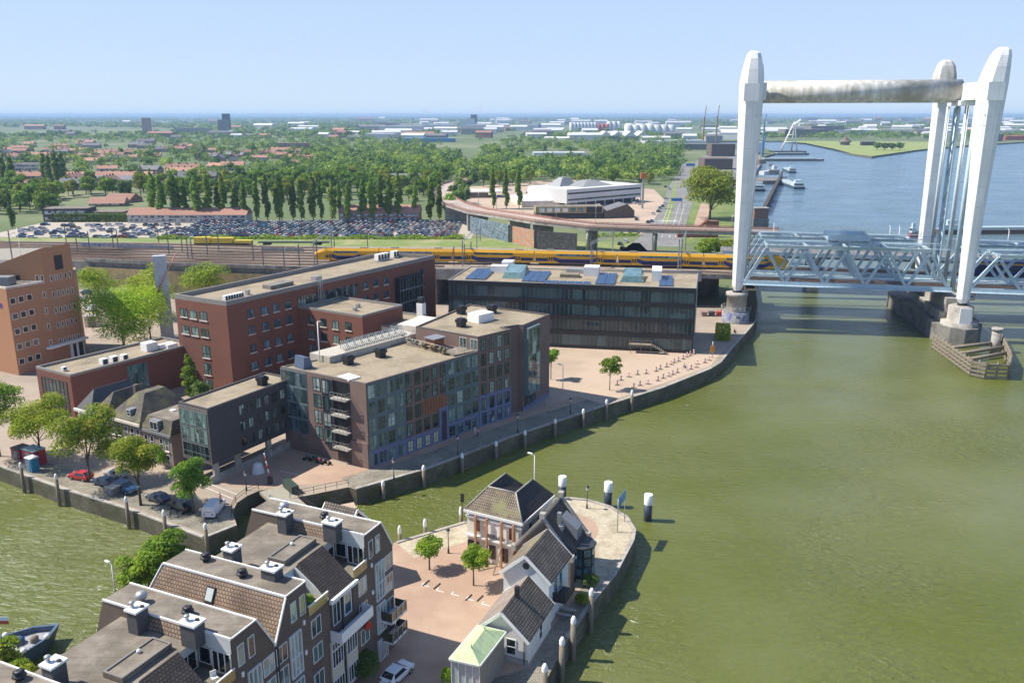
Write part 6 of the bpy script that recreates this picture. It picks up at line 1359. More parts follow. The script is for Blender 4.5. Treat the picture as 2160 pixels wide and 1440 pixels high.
print('TREES', len(cand), len(far), sum(len(c) for c in Cs))
# verge scrub
Cs, Ns = [], []
for (x0, y0, x1, y1, n, h) in ((330, 503, 980, 503, 5000, 1.6), (1000, 490, 1070, 506, 900, 1.4), (1580, 455, 1560, 480, 700, 1.6), (1235, 500, 1350, 495, 700, 1.5)):
    for i in range(n):
        t_ = rnd.random(); p = P(x0 + (x1 - x0) * t_, y0 + (y1 - y0) * t_ + rnd.uniform(-2, 2.4), 0); Cs.append((p.x, p.y, rnd.random() * h * (.5 + .5 * math.sin(t_ * 40)) + .2)); Ns.append((rnd.gauss(0, 1), rnd.gauss(0, 1), 1))
me = quads_mesh('scrub', np.array(Cs), np.array(Ns), 1.0, L_green); o = bpy.data.objects.new('scrub', me); COL.objects.link(o); o['kind'] = 'stuff'
# ================================================================ TOWN HOUSES
M_rtile = mat('orange_roof_tiles', (.40, .21, .15), .85, (.30, .16, .115), .05, .5, rndv=.25); M_gtile = mat('grey_roof_tiles', (.16, .16, .17), .8, (.12, .12, .13), .1, rndv=.2)
M_hw = mat('town_brick', (.30, .19, .14), .9, (.24, .15, .11), .3, rndv=.25); M_hwin = mat('town_window', (.50, .50, .50), .3, (.05, .06, .07), .5, 2.5); M_hwh = mat('town_render', (.58, .56, .52), .9, (.5, .48, .45), .3, rndv=.15)
def rowhouse(L_, Wd, he, hr, rm, wm, label, loc, group):
    root = empty('terraced_houses', (0, 0, 0), label, 'houses', group); F0 = Fr(0, 0, 0)
    mb = MB(); mb.fbox(F0, -L_ / 2, L_ / 2, -Wd / 2, Wd / 2, 0, he); mb.build('wall', wm, root)
    mb = MB(); n = 0; a = L_ / 2 + .3; b = Wd / 2 + .4
    mb.hexa([F0.p(-a, -b, he + .01), F0.p(a, -b, he + .01), F0.p(a, b, he + .01), F0.p(-a, b, he + .01)], [F0.p(-a, -.1, hr), F0.p(a, -.1, hr), F0.p(a, .1, hr), F0.p(-a, .1, hr)])
    r_ = mb.build('roof', rm, root)
    for i in range(int(L_ / 8)): mb = MB(); x = -L_ / 2 + 8 * (i + .5); mb.fbox(F0, x - .5, x + .5, -.5, .5, hr - .8, hr + 1.2); mb.build('chimney', M_brick_brown, r_)
    for z in (.9, 3.6): mb = MB(); mb.fbox(F0, -L_ / 2 + .5, L_ / 2 - .5, -Wd / 2 - .08, -Wd / 2 - .004, z, z + 1.5); mb.build('window_band', M_hwin, root)
    root.location = loc; ORG[root.name] = Vector(loc); return root
hr1 = rowhouse(32, 9, 5.6, 9.4, M_rtile, M_hw, 'terraced houses under orange tiled roofs in the town', P(600, 335, 0), 'orange roofed terraces of the town')
hr2 = rowhouse(22, 9, 5.6, 9.2, M_rtile, M_hwh, 'terraced houses under orange tiled roofs in the town', P(570, 330, 0), 'orange roofed terraces of the town')
hg = rowhouse(30, 10, 6, 10, M_gtile, M_hw, 'terraced houses under grey roofs in the town', P(290, 312, 0), 'grey roofed terraces of the town')
for i in range(95):
    for _ in range(60):
        px, py = rnd.uniform(-20, 700), rnd.choice([rnd.uniform(302, 345), rnd.uniform(302, 420)])
        if any(inpoly(px, py, t_) for t_ in TOWN): break
    p = P(px, py, 0); src = hg if (200 < px < 370 and py < 322) or rnd.random() < .12 else rnd.choice([hr1, hr2]); copy_tree(src, loc=p, rz=rnd.choice([.15, .15, 1.72, -.3]) + rnd.uniform(-.06, .06), scale=rnd.uniform(.85, 1.1))
def bld(name, px, py, wpx, ty, depth, ang, wm, rm, label, cat='building', win=None, roof=0, par=0):
    """simple free-standing building seen far off: base centre pixel, width in px, top row"""
    p = P(px, py, 0); h = ZH(p.x, p.y, ty); wd = wpx / FPX * (p.y * C_ + CH * S_); f = Fr(p.x, p.y, ang)
    root = empty(name, (p.x, p.y, 0), label, cat); he = h - roof
    mb = MB(); mb.fbox(f, -wd / 2, wd / 2, 0, depth, 0, he, 0, 1); mb.build('wall', [wm, rm], root)
    if roof:
        mb = MB(); mb.hexa([f.p(-wd / 2 - .4, -.4, he + .01), f.p(wd / 2 + .4, -.4, he + .01), f.p(wd / 2 + .4, depth + .4, he + .01), f.p(-wd / 2 - .4, depth + .4, he + .01)], [f.p(-wd / 2 - .4, depth / 2 - .2, h), f.p(wd / 2 + .4, depth / 2 - .2, h), f.p(wd / 2 + .4, depth / 2 + .2, h), f.p(-wd / 2 - .4, depth / 2 + .2, h)]); mb.build('roof', rm, root)
    if win:
        for k in range(win):
            mb = MB(); z = 1 + k * (he - .8) / win
            mb.fbox(f, -wd / 2 + .8, wd / 2 - .8, -.1, -.004, z, z + (he / win) * .5); mb.build('window_band', M_hwin, root)
    return root, f, wd, h
bld('long_terrace', 395, 470, 250, 440, 12, 0, M_hwh, M_rtile, 'long low terrace with orange roof behind the poplar row', 'houses', 2, 3.5)
bld('dark_flats', 140, 468, 90, 440, 14, 6, M_brick_dark, M_bitumen, 'dark curved low flats left of the long hedge', 'building', 2)
bld('dark_flats', 215, 466, 90, 447, 14, 0, M_brick_brown, M_bitumen, 'brown two storey flats behind the long hedge', 'building', 2)
bld('orange_roof_house', 225, 436, 70, 418, 14, 10, M_hw, M_rtile, 'orange roofed house above the dark flats', 'house', 1, 3.5)
bld('orange_roof_house', 245, 428, 60, 410, 16, -10, M_hw, M_rtile, 'second orange roofed house above the dark flats', 'house', 1, 4)
bld('orange_terrace', 800, 468, 170, 434, 12, 0, M_hw, M_rtile, 'orange roofed terrace behind the right part of the poplars', 'houses', 2, 4)
bld('grey_shed', 245, 392, 90, 372, 20, 3, M_dormer, M_gtile, 'grey school building with low dark roof in the town', 'building', 0, 3)
bld('grey_shed', 295, 388, 60, 370, 20, 3, M_dormer, M_gtile, 'second grey school building with low dark roof', 'building', 0, 3)
bld('flats', 60, 376, 60, 345, 14, -5, M_cream, M_bitumen, 'cream balcony flats at the far left', 'flats', 4)
bld('flats', 617, 322, 60, 302, 20, 0, M_hw, M_bitumen, 'brown flats with white balconies above the orange roofs', 'flats', 4)
bld('brown_warehouse', 855, 392, 70, 368, 25, -3, M_brick_brown, M_gtile, 'brown warehouse behind the right end of the poplars', 'building', 0, 4)
bld('pink_tower_block', 309, 284, 15, 249, 18, 0, mat('pink_concrete', (.42, .30, .28), .9), M_bitumen, 'slim pinkish tower block rising from the woods', 'tower block', 0)
bld('dark_tower_block', 470, 286, 17, 253, 25, 0, M_dormer, M_bitumen, 'grey tower block with a stepped top in the woods', 'tower block', 0)
bld('dark_tower_block', 477, 284, 12, 240, 25, 0, mat('slate_blue', (.09, .12, .15), .7), M_bitumen, 'dark upper slab of the stepped tower block', 'tower block', 0)
bld('white_hospital', 405, 284, 70, 270, 40, 4, M_conc, M_bitumen, 'low pale slab block between the two far tower blocks', 'building', 2)
# industry to the horizon
M_iw = mat('industrial_white', (.66, .66, .65), .6, (.54, .55, .56), .02); M_ib = mat('industrial_blue', (.10, .28, .48), .5); M_ired = mat('industrial_red', (.5, .10, .08), .6)
for i, (px, py, w_, ty, m_, lab) in enumerate(((845, 283, 90, 266, M_iw, 'white warehouse left of the grain silo'), (900, 272, 130, 263, M_iw, 'long pale warehouse in front of the grain silo'), (1060, 274, 150, 264, M_iw, 'long pale warehouse right of the grain silo'), (1120, 270, 45, 263, M_ib, 'blue roofed warehouse among the pale sheds'), (820, 272, 40, 258, M_conc, 'grey block at the left end of the warehouses'),
    (985, 268, 30, 251, M_iw, 'white grain silo block'), (999, 267, 12, 242, mat('silo_dark', (.07, .12, .13), .7), 'dark tower of the grain silo'), (1180, 334, 110, 322, M_iw, 'white furniture warehouse with flat pale roof among the trees'), (900, 300, 120, 292, M_ib, 'pale blue low warehouse behind the woods'), (800, 292, 60, 282, M_iw, 'small pale office behind the woods'),
    (1700, 290, 90, 273, M_conc_d, 'big grey shipyard hall across the river'), (1745, 284, 70, 266, M_conc_d, 'second grey hall across the river'), (1800, 284, 90, 274, M_iw, 'long pale hall across the river behind the trees'), (1900, 281, 110, 273, M_cream, 'long cream hall across the river'), (1640, 288, 60, 277, M_iw, 'white shed across the river left of the crane'), (2100, 298, 30, 283, M_conc_d, 'grey block on the far right bank'), (2120, 288, 60, 275, M_iw, 'white hall at the far right edge'), (2150, 296, 60, 287, M_ired, 'red steel hall at the far right edge'),
    (1480, 316, 120, 304, M_conc_d, 'low grey roofed works beside the tower'), (1440, 306, 90, 296, M_iw, 'pale works building beyond the avenue'), (1525, 330, 50, 304, M_brick_brown, 'brown brick works left of the lift tower'), (1515, 358, 60, 335, M_brick_brown, 'brown brick hall left of the lift tower'), (1600, 325, 20, 300, M_iw, 'pale works block behind the lift tower'), (1380, 306, 40, 298, M_iw, 'small white house by the avenue'), (1140, 360, 60, 350, M_cream, 'low cream shed among the trees'), (1400, 330, 70, 322, M_conc, 'flat grey canteen among the trees'))):
    bld('warehouse', px, py, w_, ty, 60 if py < 300 else 30, rnd.uniform(-3, 3), m_, M_iw if m_ in (M_iw, M_conc) else m_, lab)
# small far buildings scattered through the woods
kinds = []
for nm, wm, rm, lab in (('pale', M_iw, M_iw, 'small pale building showing between the far trees'), ('grey', M_conc, M_gtile, 'small grey roofed building showing between the far trees'), ('orange', M_hw, M_rtile, 'small orange roofed building showing between the far trees')):
    mb = MB(); mb.box(-14, 14, -9, 9, 0, 9, 0); mb.hexa([(-14.5, -9.5, 9.01), (14.5, -9.5, 9.01), (14.5, 9.5, 9.01), (-14.5, 9.5, 9.01)], [(-14.5, -.5, 12), (14.5, -.5, 12), (14.5, .5, 12), (-14.5, .5, 12)], 1); p = P(500 + 30 * len(kinds), 292, 0)
    o = mb.build('far_building', [wm, rm], label=lab, cat='building', group=nm + ' buildings among the far trees'); o.location = p; kinds.append(o)
for i in range(190):
    px, py = rnd.choice([rnd.uniform(0, 1560), rnd.uniform(780, 1560), rnd.uniform(1620, 2150)]), rnd.uniform(256, 300)
    if px > 1560: py = rnd.uniform(255, 290)
    p = P(px, py, 0); k = 1 + (p.y - 1500) / 5000; copy_tree(kinds[rnd.choices([0, 1, 2], [5, 3, 2 if px < 780 else .3])[0]], loc=p, rz=rnd.uniform(-.4, .4), scale=(rnd.uniform(.6, 2.4) * k, rnd.uniform(.8, 1.5), rnd.uniform(.9, 1.6) * k))
# sawtooth hall
for i in range(4):
    px = 1278 + i * 26; p = P(px, 296, 0); h = ZH(p.x, p.y, 277); he = ZH(p.x, p.y, 288); wd = 26 / FPX * p.y; f = Fr(p.x, p.y, 0)
    root = empty('gabled_hall', (p.x, p.y, 0), ('first', 'second', 'third', 'fourth')[i] + ' from the left of four white gabled halls with dark fronts', 'hall')
    mb = MB(); mb.prism([f.p(-wd / 2, 0)[:2], f.p(wd / 2, 0)[:2], f.p(wd / 2, 90)[:2], f.p(-wd / 2, 90)[:2]], 0, he); mb.build('wall', M_dormer, root)
    mb = MB(); mb.hexa([f.p(-wd / 2, -1, he + .1), f.p(wd / 2, -1, he + .1), f.p(wd / 2, 90, he + .1), f.p(-wd / 2, 90, he + .1)], [f.p(-.3, -1, h), f.p(.3, -1, h), f.p(.3, 90, h), f.p(-.3, 90, h)]); mb.build('roof', M_iw, root)
# storage tanks
tk = None; k = 0
for (x0, x1, n, yb, yt, m_) in ((1205, 1255, 8, 276, 259, M_iw), (1262, 1280, 3, 276, 262, M_ired), (1285, 1305, 3, 275, 257, M_iw), (1325, 1415, 7, 280, 264, M_iw), (1330, 1370, 3, 274, 261, M_iw)):
    for i in range(n):
        px = x0 + (x1 - x0) * i / max(1, n - 1); p = P(px, yb, 0); h = ZH(p.x, p.y, yt); r_ = (x1 - x0) / max(1, n - 1) * .56 / FPX * p.y; k += 1
        mb = MB(); mb.lathe((p.x, p.y, 0), [(r_, 0), (r_, h), (r_ * .5, h * 1.04), (.1, h * 1.06)], 14)
        mb.build('storage_tank', m_, org=(p.x, p.y, 0), label='red storage tank at the river port' if m_ is M_ired else 'pale round storage tank at the river port', cat='tank', group='red port tanks' if m_ is M_ired else 'pale port tanks')
# wind turbines, chimneys and masts
for i, (px, yt, lab) in enumerate(((898, 229, 'slim wind turbine on the horizon left of centre'), (1012, 222, 'tallest wind turbine mast on the horizon'), (820, 236, 'small wind turbine on the left horizon'))):
    p = P(px, 256, 0); h = ZH(p.x, p.y, yt) * .8; root = empty('wind_turbine', (p.x, p.y, 0), lab, 'wind turbine')
    mb = MB(); mb.tube((p.x, p.y, 0), (p.x, p.y, h), 2.2, 8, 0, 1.2); mb.build('mast', M_white, root)
    for b in range(3):
        a = b * 2.094 + i; mb = MB(); mb.bar((p.x, p.y - 3, h), (p.x + math.cos(a) * h * .4, p.y - 3, h + math.sin(a) * h * .4), 1.6, 1.6); mb.build('blade', M_white, root)
for px, yb, yt, lab in ((1510, 300, 222, 'left harbour crane tower on the horizon'), (1483, 300, 224, 'second harbour crane tower on the horizon'), (1610, 297, 240, 'dark blue port crane mast behind the lift tower'), (1768 - 1 * 160, 330, 285, 'dark crane column behind the lift tower')):
    p = P(px, yb, 0); h = ZH(p.x, p.y, yt); root = empty('harbour_crane', (p.x, p.y, 0), lab, 'crane'); mc = M_ib if 'blue' in lab or 'dark' in lab else mat('crane_ochre', (.45, .28, .08), .6)
    mb = MB(); mb.bar((p.x, p.y, 0), (p.x, p.y, h * .7), 3, 3); mb.build('tower', mc, root)
    mb = MB(); mb.bar((p.x, p.y, h * .5), (p.x + 3, p.y, h), 1.2, 1.4); mb.build('jib', mc, root)
# white floating crane
p = P(1664, 325, WZ); h = ZH(p.x, p.y, 252); root = empty('floating_crane', (p.x, p.y, WZ), 'tall white floating sheerlegs crane moored at the river bend', 'crane')
mb = MB()
for dx, dy in ((-13, 0), (13, 0), (-9, 16), (9, 16)): mb.tube((p.x + dx, p.y + dy, 2), (p.x + 6, p.y + 4, h * .93), 1.3, 6, 0, .8)
for t_ in (.3, .55, .8): mb.tube((p.x - 13 + 19 * t_, p.y, 2 + h * .9 * t_), (p.x + 13 - 7 * t_, p.y, 2 + h * .9 * t_), .6, 5)
mb.bar((p.x + 6, p.y + 4, h * .85), (p.x + 14, p.y - 4, h), 3, 3); mb.build('legs', M_white, root)
mb = MB(); mb.box(p.x - 26, p.x + 26, p.y - 8, p.y + 24, WZ - .5, 1.8); mb.build('pontoon', M_dframe, root)
# restaurant pavilion on the point
p = P(1782, 306, 0); root = empty('point_restaurant', (p.x, p.y, 0), 'round brown restaurant with a conical roof on the green point', 'building'); mb = MB(); mb.lathe(p, [(9, 0), (9, 5), (12, 5.2), (12, 7), (10, 9), (8, 9.5), (8, 11), (2, 15), (.5, 20)], 14); mb.build('body', mat('pavilion_brown', (.2, .15, .12), .8), root)
bld('quay_shed', 1832, 307, 30, 299, 8, 4, M_woodd, M_bitumen, 'small dark shed on the green point')
# riverside clump of willows
for i, px in enumerate((1850, 1866, 1882, 1898)):
    p = P(px, 318 - abs(i - 1.5), 0); k = .95; copy_tree(protos[2], loc=p, scale=(1.9, 1.9, 1.1), rz=i, label='grey green willow in the clump on the green river point', group='willows on the point')
# ================================================================ CARS
PAINT = {}
def paint(name, c): 
    if name not in PAINT: PAINT[name] = mat('paint_' + name, c, .25, tuple(x * .92 for x in c), 1, .5, spec=.8)
    return PAINT[name]
G_car = mat('car_glass', (.02, .025, .03), .08, (.015, .02, .022), 1, spec=1.0)
M_tyre = mat('tyre', (.02, .02, .02), .9, (.015, .015, .015), 2); M_lamp = mat('lamp_glass', (.7, .7, .65), .2); M_tail = mat('tail_red', (.4, .02, .02), .3)
def carprof(kind):
    # (x, z_sill, z_belt, z_roof or None, halfwidth)
    if kind == 'van': return 4.9, 1.95, [(0, .45, 1.0), (.25, .4, 1.15), (.9, .35, 1.3), (1.6, .35, 1.98), (4.6, .35, 2.0), (4.88, .4, 1.9), (4.9, .5, 1.1)], (.95, 1.6, 1.6, 2.3)
    if kind == 'suv': return 4.6, 1.9, [(0, .5, .85), (.2, .4, 1.0), (1.2, .35, 1.15), (1.9, .35, 1.68), (3.9, .35, 1.7), (4.45, .4, 1.15), (4.6, .5, .95)], (1.2, 1.9, 3.9, 4.45)
    return 4.2, 1.76, [(0, .45, .65), (.2, .35, .82), (1.1, .3, .98), (1.85, .3, 1.44), (3.3, .3, 1.46), (4.0, .35, 1.02), (4.2, .45, .8)], (1.1, 1.85, 3.3, 4.0)
def make_car(label, kind, col, loc, ang, group=None, name='parked_car'):
    L_, W_, pr, gl = carprof(kind); root = empty(name, loc, label, 'van' if kind == 'van' else 'car', group); f = Fr(loc[0], loc[1], ang, loc[2])
    mb = MB(); rings = []
    for x, z0, z1 in pr:
        belt = 1.28 if kind == 'van' else (1.02 if kind == 'suv' else .92); w = W_ / 2; e = .12 if x in (pr[0][0], pr[-1][0]) else 0
        tw = w - (.22 if z1 > belt + .2 else .08); bz = min(z1 - .02, belt)
        rings.append([f.p(L_ / 2 - x, -w + e + .05, z0), f.p(L_ / 2 - x, -w + e, (z0 + bz) / 2), f.p(L_ / 2 - x, -w + e + .03, bz), f.p(L_ / 2 - x, -tw + e, z1), f.p(L_ / 2 - x, tw - e, z1), f.p(L_ / 2 - x, w - e - .03, bz), f.p(L_ / 2 - x, w - e, (z0 + bz) / 2), f.p(L_ / 2 - x, w - e - .05, z0)])
    for a, b in zip(rings[:-1], rings[1:]):
        for i in range(8): j = (i + 1) % 8; mb.poly([a[i], b[i], b[j], a[j]][::-1], 0, False)
    mb.poly(rings[0]); mb.poly(rings[-1][::-1]); mb.build('body', col, root)
    def gq(i, j, a, b, nm):   # windscreen like quad between profile stations
        x0, _, z0 = pr[i]; x1, _, z1 = pr[j]; w0 = W_ / 2 - .16; w1 = W_ / 2 - .28; up = .02
        P0 = [f.p(L_ / 2 - x0, -w0, z0), f.p(L_ / 2 - x0, w0, z0), f.p(L_ / 2 - x1, w1, z1), f.p(L_ / 2 - x1, -w1, z1)]
        d = (P0[3] - P0[0]); n = d.cross(P0[1] - P0[0]).normalized(); n = n if n.z > 0 else -n; c0 = P0[0].lerp(P0[3], a); c1 = P0[1].lerp(P0[2], a); c2 = P0[1].lerp(P0[2], b); c3 = P0[0].lerp(P0[3], b)
        mb = MB(); mb.poly([v + n * up for v in (c0, c1, c2, c3)]); mb.build(nm, G_car, root)
    gq(2, 3, .06, .94, 'windscreen')
    if kind != 'van': gq(5, 4, .1, .92, 'rear_window')
    belt = 1.28 if kind == 'van' else (1.02 if kind == 'suv' else .92); w = W_ / 2
    zr = pr[3][2]
    for sg in (-1, 1):
        mb = MB(); xa, xb = (pr[3][0] + .05, gl[3]) if kind == 'van' else (pr[3][0] + .02, pr[4][0] + .1)
        q = [f.p(L_ / 2 - xa + .35, sg * (w - .02), belt + .04), f.p(L_ / 2 - xb - .15, sg * (w - .02), belt + .04), f.p(L_ / 2 - xb, sg * (w - .185), zr - .08), f.p(L_ / 2 - xa, sg * (w - .185), zr - .08)]
        mb.poly(q if sg < 0 else q[::-1]); mb.build('side_window', G_car, root)
    if kind == 'van':
        mb = MB(); 
        mb = MB(); mb.fbox(f, -L_ / 2 - .02, -L_ / 2 + .01, -.7, .7, 1.2, 1.25); mb.build('rear_door_seam', M_dframe, root)
    for x in (L_ / 2 - .85, -L_ / 2 + .8):
        for sg in (-1, 1):
            mb = MB(); mb.tube(f.p(x, sg * (w - .2), .33), f.p(x, sg * (w + .01), .33), .33, 12); wh = mb.build('wheel', M_tyre, root)
            mb = MB(); mb.tube(f.p(x, sg * (w + .0), .33), f.p(x, sg * (w + .025), .33), .2, 10); mb.build('rim', M_metal, wh)
    for sg in (-.62, .62):
        mb = MB(); mb.fbox(f, L_ / 2 - .12, L_ / 2 + .015, sg - .17, sg + .17, .62, .78); mb.build('headlight', M_lamp, root)
        mb = MB(); mb.fbox(f, -L_ / 2 - .015, -L_ / 2 + .1, sg - .14, sg + .14, .75, .95); mb.build('tail_light', M_tail, root)
    return root
for px, py, kind, c, ang, lab in ((171, 1010, 'car', ('red', (.45, .02, .02)), 160, 'bright red hatchback parked under the yellowing quay tree'), (220, 1022, 'car', ('navy', (.02, .05, .12)), 155, 'dark blue car half under the tree, next to the red one'), (264, 1036, 'suv', ('navy2', (.03, .08, .17)), -30, 'blue estate car parked left of the dense quay tree'),
    (334, 1056, 'car', ('slate', (.05, .07, .10)), 150, 'slate grey car parked right of the dense quay tree'), (382, 1074, 'suv', ('black', (.015, .016, .018)), 145, 'black off road car beside the small quay tree'), (453, 1080, 'van', ('white', (.75, .77, .8)), 88, 'white delivery van parked near the curved quay wall'), (838, 1428, 'car', ('white2', (.75, .78, .8)), 60, 'white car in the shade beside the stepped apartments'), (245, 1005, 'car', ('silver', (.45, .47, .48)), 155, 'silver car hidden behind the dense quay tree')):
    make_car(lab, kind, paint(*c), P(px, py, 0), ang)
for px, py, kind, c, lab in ((182, 620, 'car', ('navy', (.02, .05, .12)), 'dark blue car by the small lime tree behind the bank'), (250, 597, 'car', ('slate', (.05, .07, .10)), 'dark car parked at the foot of the ochre wall'), (168, 635, 'car', ('silver', (.45, .47, .48)), 'pale car on the corner behind the orange bank'), (190, 655, 'van', ('white', (.75, .77, .8)), 'white van on the street behind the orange bank')):
    make_car(lab, kind, paint(*c), P(px, py, 0), rnd.uniform(0, 180))
# far cars: one mesh each
def farcar(label, cname, col, loc, group, name='parked_car', van=False):
    mb = MB(); f = Fr(loc[0], loc[1], 0, loc[2]); L_, H1, H2 = (5, 1.4, 2.1) if van else (4.3, .9, 1.45)
    mb.hexa([f.p(-L_ / 2, -.85, .25), f.p(L_ / 2, -.85, .25), f.p(L_ / 2, .85, .25), f.p(-L_ / 2, .85, .25)], [f.p(-L_ / 2, -.85, H1), f.p(L_ / 2 - .1, -.85, H1 - .15), f.p(L_ / 2 - .1, .85, H1 - .15), f.p(-L_ / 2, .85, H1)], 0)
    mb.hexa([f.p(-L_ / 2 + .25, -.8, H1), f.p(L_ / 2 - 1.1, -.8, H1), f.p(L_ / 2 - 1.1, .8, H1), f.p(-L_ / 2 + .25, .8, H1)], [f.p(-L_ / 2 + .7, -.65, H2), f.p(L_ / 2 - 1.9, -.65, H2), f.p(L_ / 2 - 1.9, .65, H2), f.p(-L_ / 2 + .7, .65, H2)], 1, 0)
    mb.box(loc[0] - 1.6, loc[0] - 1, loc[1] - .86, loc[1] + .86, loc[2], loc[2] + .5, 1); mb.box(loc[0] + 1, loc[0] + 1.6, loc[1] - .86, loc[1] + .86, loc[2], loc[2] + .5, 1)
    return mb.build(name, [col, G_car], org=loc, label=label, cat='car', group=group)
cols = [('white', (.75, .77, .8), 7), ('silver', (.45, .47, .48), 6), ('navy', (.02, .05, .12), 3), ('black', (.015, .016, .018), 3), ('blue', (.05, .16, .38), 4), ('slate', (.05, .07, .10), 3), ('red', (.45, .02, .02), 1.4), ('teal', (.05, .25, .28), .8), ('yellow', (.6, .42, .03), .3)]
fars = {}
for cn, cc, w_ in cols:
    p = P(420 + 20 * len(fars), 480, 0); fars[cn] = farcar(f'{cn} car packed in the big car park behind the railway', cn, paint(cn, cc), (p.x, p.y, .02), f'{cn} cars in the packed car park')
spots = []
for r_ in range(13):
    yy = 419 + r_ * 5.0
    x = -172 if r_ < 12 else -120
    while x < -28:
        gap = (r_ % 3 == 2 and False); px, py = proj(x, yy)
        if rnd.random() < .93: spots.append((yy, x))
        x += 2.75
spots.sort(); ind = [s for s in spots][:215]; rest = spots[215:]
cw = [c[2] for c in cols]
for yy, x in ind:
    cn = rnd.choices(cols, cw)[0][0]; copy_tree(fars[cn], loc=(x + rnd.uniform(-.15, .15), yy + rnd.uniform(-.3, .3), .02), rz=math.pi / 2 * rnd.choice([1, -1]) + rnd.uniform(-.04, .04))
mbs = MB()
for yy, x in rest:
    ci = cols.index(rnd.choices(cols, cw)[0]); f = Fr(x, yy, 90 + rnd.uniform(-3, 3))
    mbs.fbox(f, -2.1, 2.1, -.85, .85, .25, .9, ci); mbs.hexa([f.p(-1.8, -.8, .901), f.p(1.0, -.8, .901), f.p(1.0, .8, .901), f.p(-1.8, .8, .901)], [f.p(-1.4, -.65, 1.45), f.p(.3, -.65, 1.45), f.p(.3, .65, 1.45), f.p(-1.4, .65, 1.45)], len(cols), ci)
mbs.build('parked_cars', [paint(c[0], c[1]) for c in cols] + [G_car], kind='stuff')
for x, y_ in ((60, 488), (75, 486), (92, 484), (80, 492), (48, 497), (145, 478), (155, 480), (165, 483), (150, 488), (160, 490), (188, 477), (200, 480), (196, 488), (212, 483), (218, 487), (230, 476), (256, 476), (282, 478), (308, 476), (330, 476), (350, 476), (90, 492), (112, 494), (134, 492), (68, 502), (178, 501), (222, 502), (242, 501), (258, 501), (266, 501), (280, 502), (318, 494), (335, 490), (345, 487), (363, 485), (378, 484), (385, 498), (398, 496), (372, 499)):
    cn = rnd.choices(cols, cw)[0][0]; p = P(x, y_, .02); copy_tree(fars[cn], loc=p, rz=rnd.choice([0, .2, 1.5]), label=f'{cn} car standing in the loosely filled left part of the car park', group=f'{cn} cars at the left of the car park')
for _ in range(55):
    x, y_ = rnd.uniform(45, 385), rnd.choice([475, 477, 483, 486, 490, 496, 501]); cn = rnd.choice(['white', 'silver', 'white', 'blue', 'slate', 'silver', 'navy']); copy_tree(fars[cn], loc=P(x, y_, .02), rz=rnd.choice([0, .1, 1.5]), label=f'{cn} car standing in the loosely filled left part of the car park', group=f'{cn} cars at the left of the car park')
for x, y_, cn, lab in ((1160, 520, 'navy', 0), (1410, 398, 'white', 0), (1405, 420, 'silver', 0), (1402, 431, 'white', 0), (1398, 436, 'black', 0), (1392, 440, 'blue', 0), (1390, 446, 'silver', 0), (1388, 447, 'navy', 0), (1378, 452, 'white', 0), (1413, 400, 'silver', 0), (1404, 395, 'black', 0), (1367, 470, 'black', 0), (1343, 464, 'black', 0), (1375, 468, 'blue', 0), (1320, 511, 'white', 0), (1308, 516, 'black', 0), (1313, 525, 'slate', 0), (1349, 432, 'silver', 0), (1355, 428, 'navy', 0), (1345, 424, 'silver', 0), (1338, 430, 'white', 0), (1430, 380, 'white', 0), (1440, 362, 'silver', 0)):
    p = P(x, y_, .03); copy_tree(fars[cn], loc=p, rz=1.25, label=f'{cn} car driving or queueing on the avenue beyond the flyover', group=f'{cn} cars on the avenue')
for i, (x, y_) in enumerate(((1115, 408), (1128, 405), (1142, 403), (1155, 401), (1168, 399), (1000, 404), (1050, 405), (1075, 402))):
    p = P(x, y_, .03); copy_tree(fars['teal' if i < 5 else 'white'], loc=p, rz=.2, label='car on the showroom forecourt behind the three poplars', group='showroom forecourt cars')
# ================================================================ FLYOVER
M_fly = mat('flyover_deck', (.46, .37, .31), .9, (.39, .31, .26), .1, .5, blot=(.33, .27, .23), bscl=.03); M_redrail = mat('red_railing', (.36, .19, .15), .7)
cl = [(1640, 549, 11), (1540, 545, 11), (1377, 538, 10.7), (1240, 533, 10.9), (1128, 524, 12.0), (1077, 512, 11.7), (985, 487, 10.2), (938, 467, 9.6), (918, 447, 8.6), (916, 424, 7), (932, 403, 4.8), (962, 387, 2.6), (1000, 371, .8)]
RL = []
for a, b, z in cl: v = P(a, b, 0); RL.append(Vector((v.x, v.y, z)))
CLp = [Vector((q[0], q[1], c.z)) for q, c in zip(offset([(v.x, v.y) for v in RL], -6), RL)]
fly = empty('flyover', (CLp[4].x, CLp[4].y, 0), 'curving concrete road flyover with reddish railings above the rail yard', 'flyover')
LL = [Vector((q[0], q[1], c.z)) for q, c in zip(offset([(v.x, v.y) for v in CLp], -6), CLp)]
mb = MB()
for i in range(len(CLp) - 1):
    a, b, c, d = RL[i], RL[i + 1], LL[i + 1], LL[i]; dn = Vector((0, 0, -1.3)); mb.hexa([a + dn, d + dn, c + dn, b + dn], [a, d, c, b], 1, 0)
mb.build('deck', [M_fly, M_conc], fly)
for line in (LL, RL):
    mb = MB()
    for a, b in zip(line[:-1], line[1:]):
        mb.bar(a + Vector((0, 0, .25)), b + Vector((0, 0, .25)), .3, .5); mb.bar(a + Vector((0, 0, 1.15)), b + Vector((0, 0, 1.15)), .1, .12); mb.bar(a + Vector((0, 0, .8)), b + Vector((0, 0, .8)), .05, .3)
        n = int((b - a).length / 2.5)
        for i in range(n): q = a.lerp(b, i / n); mb.bar(q + Vector((0, 0, .5)), q + Vector((0, 0, 1.15)), .12, .12)
    mb.build('railing', M_redrail, fly)
mb = MB()
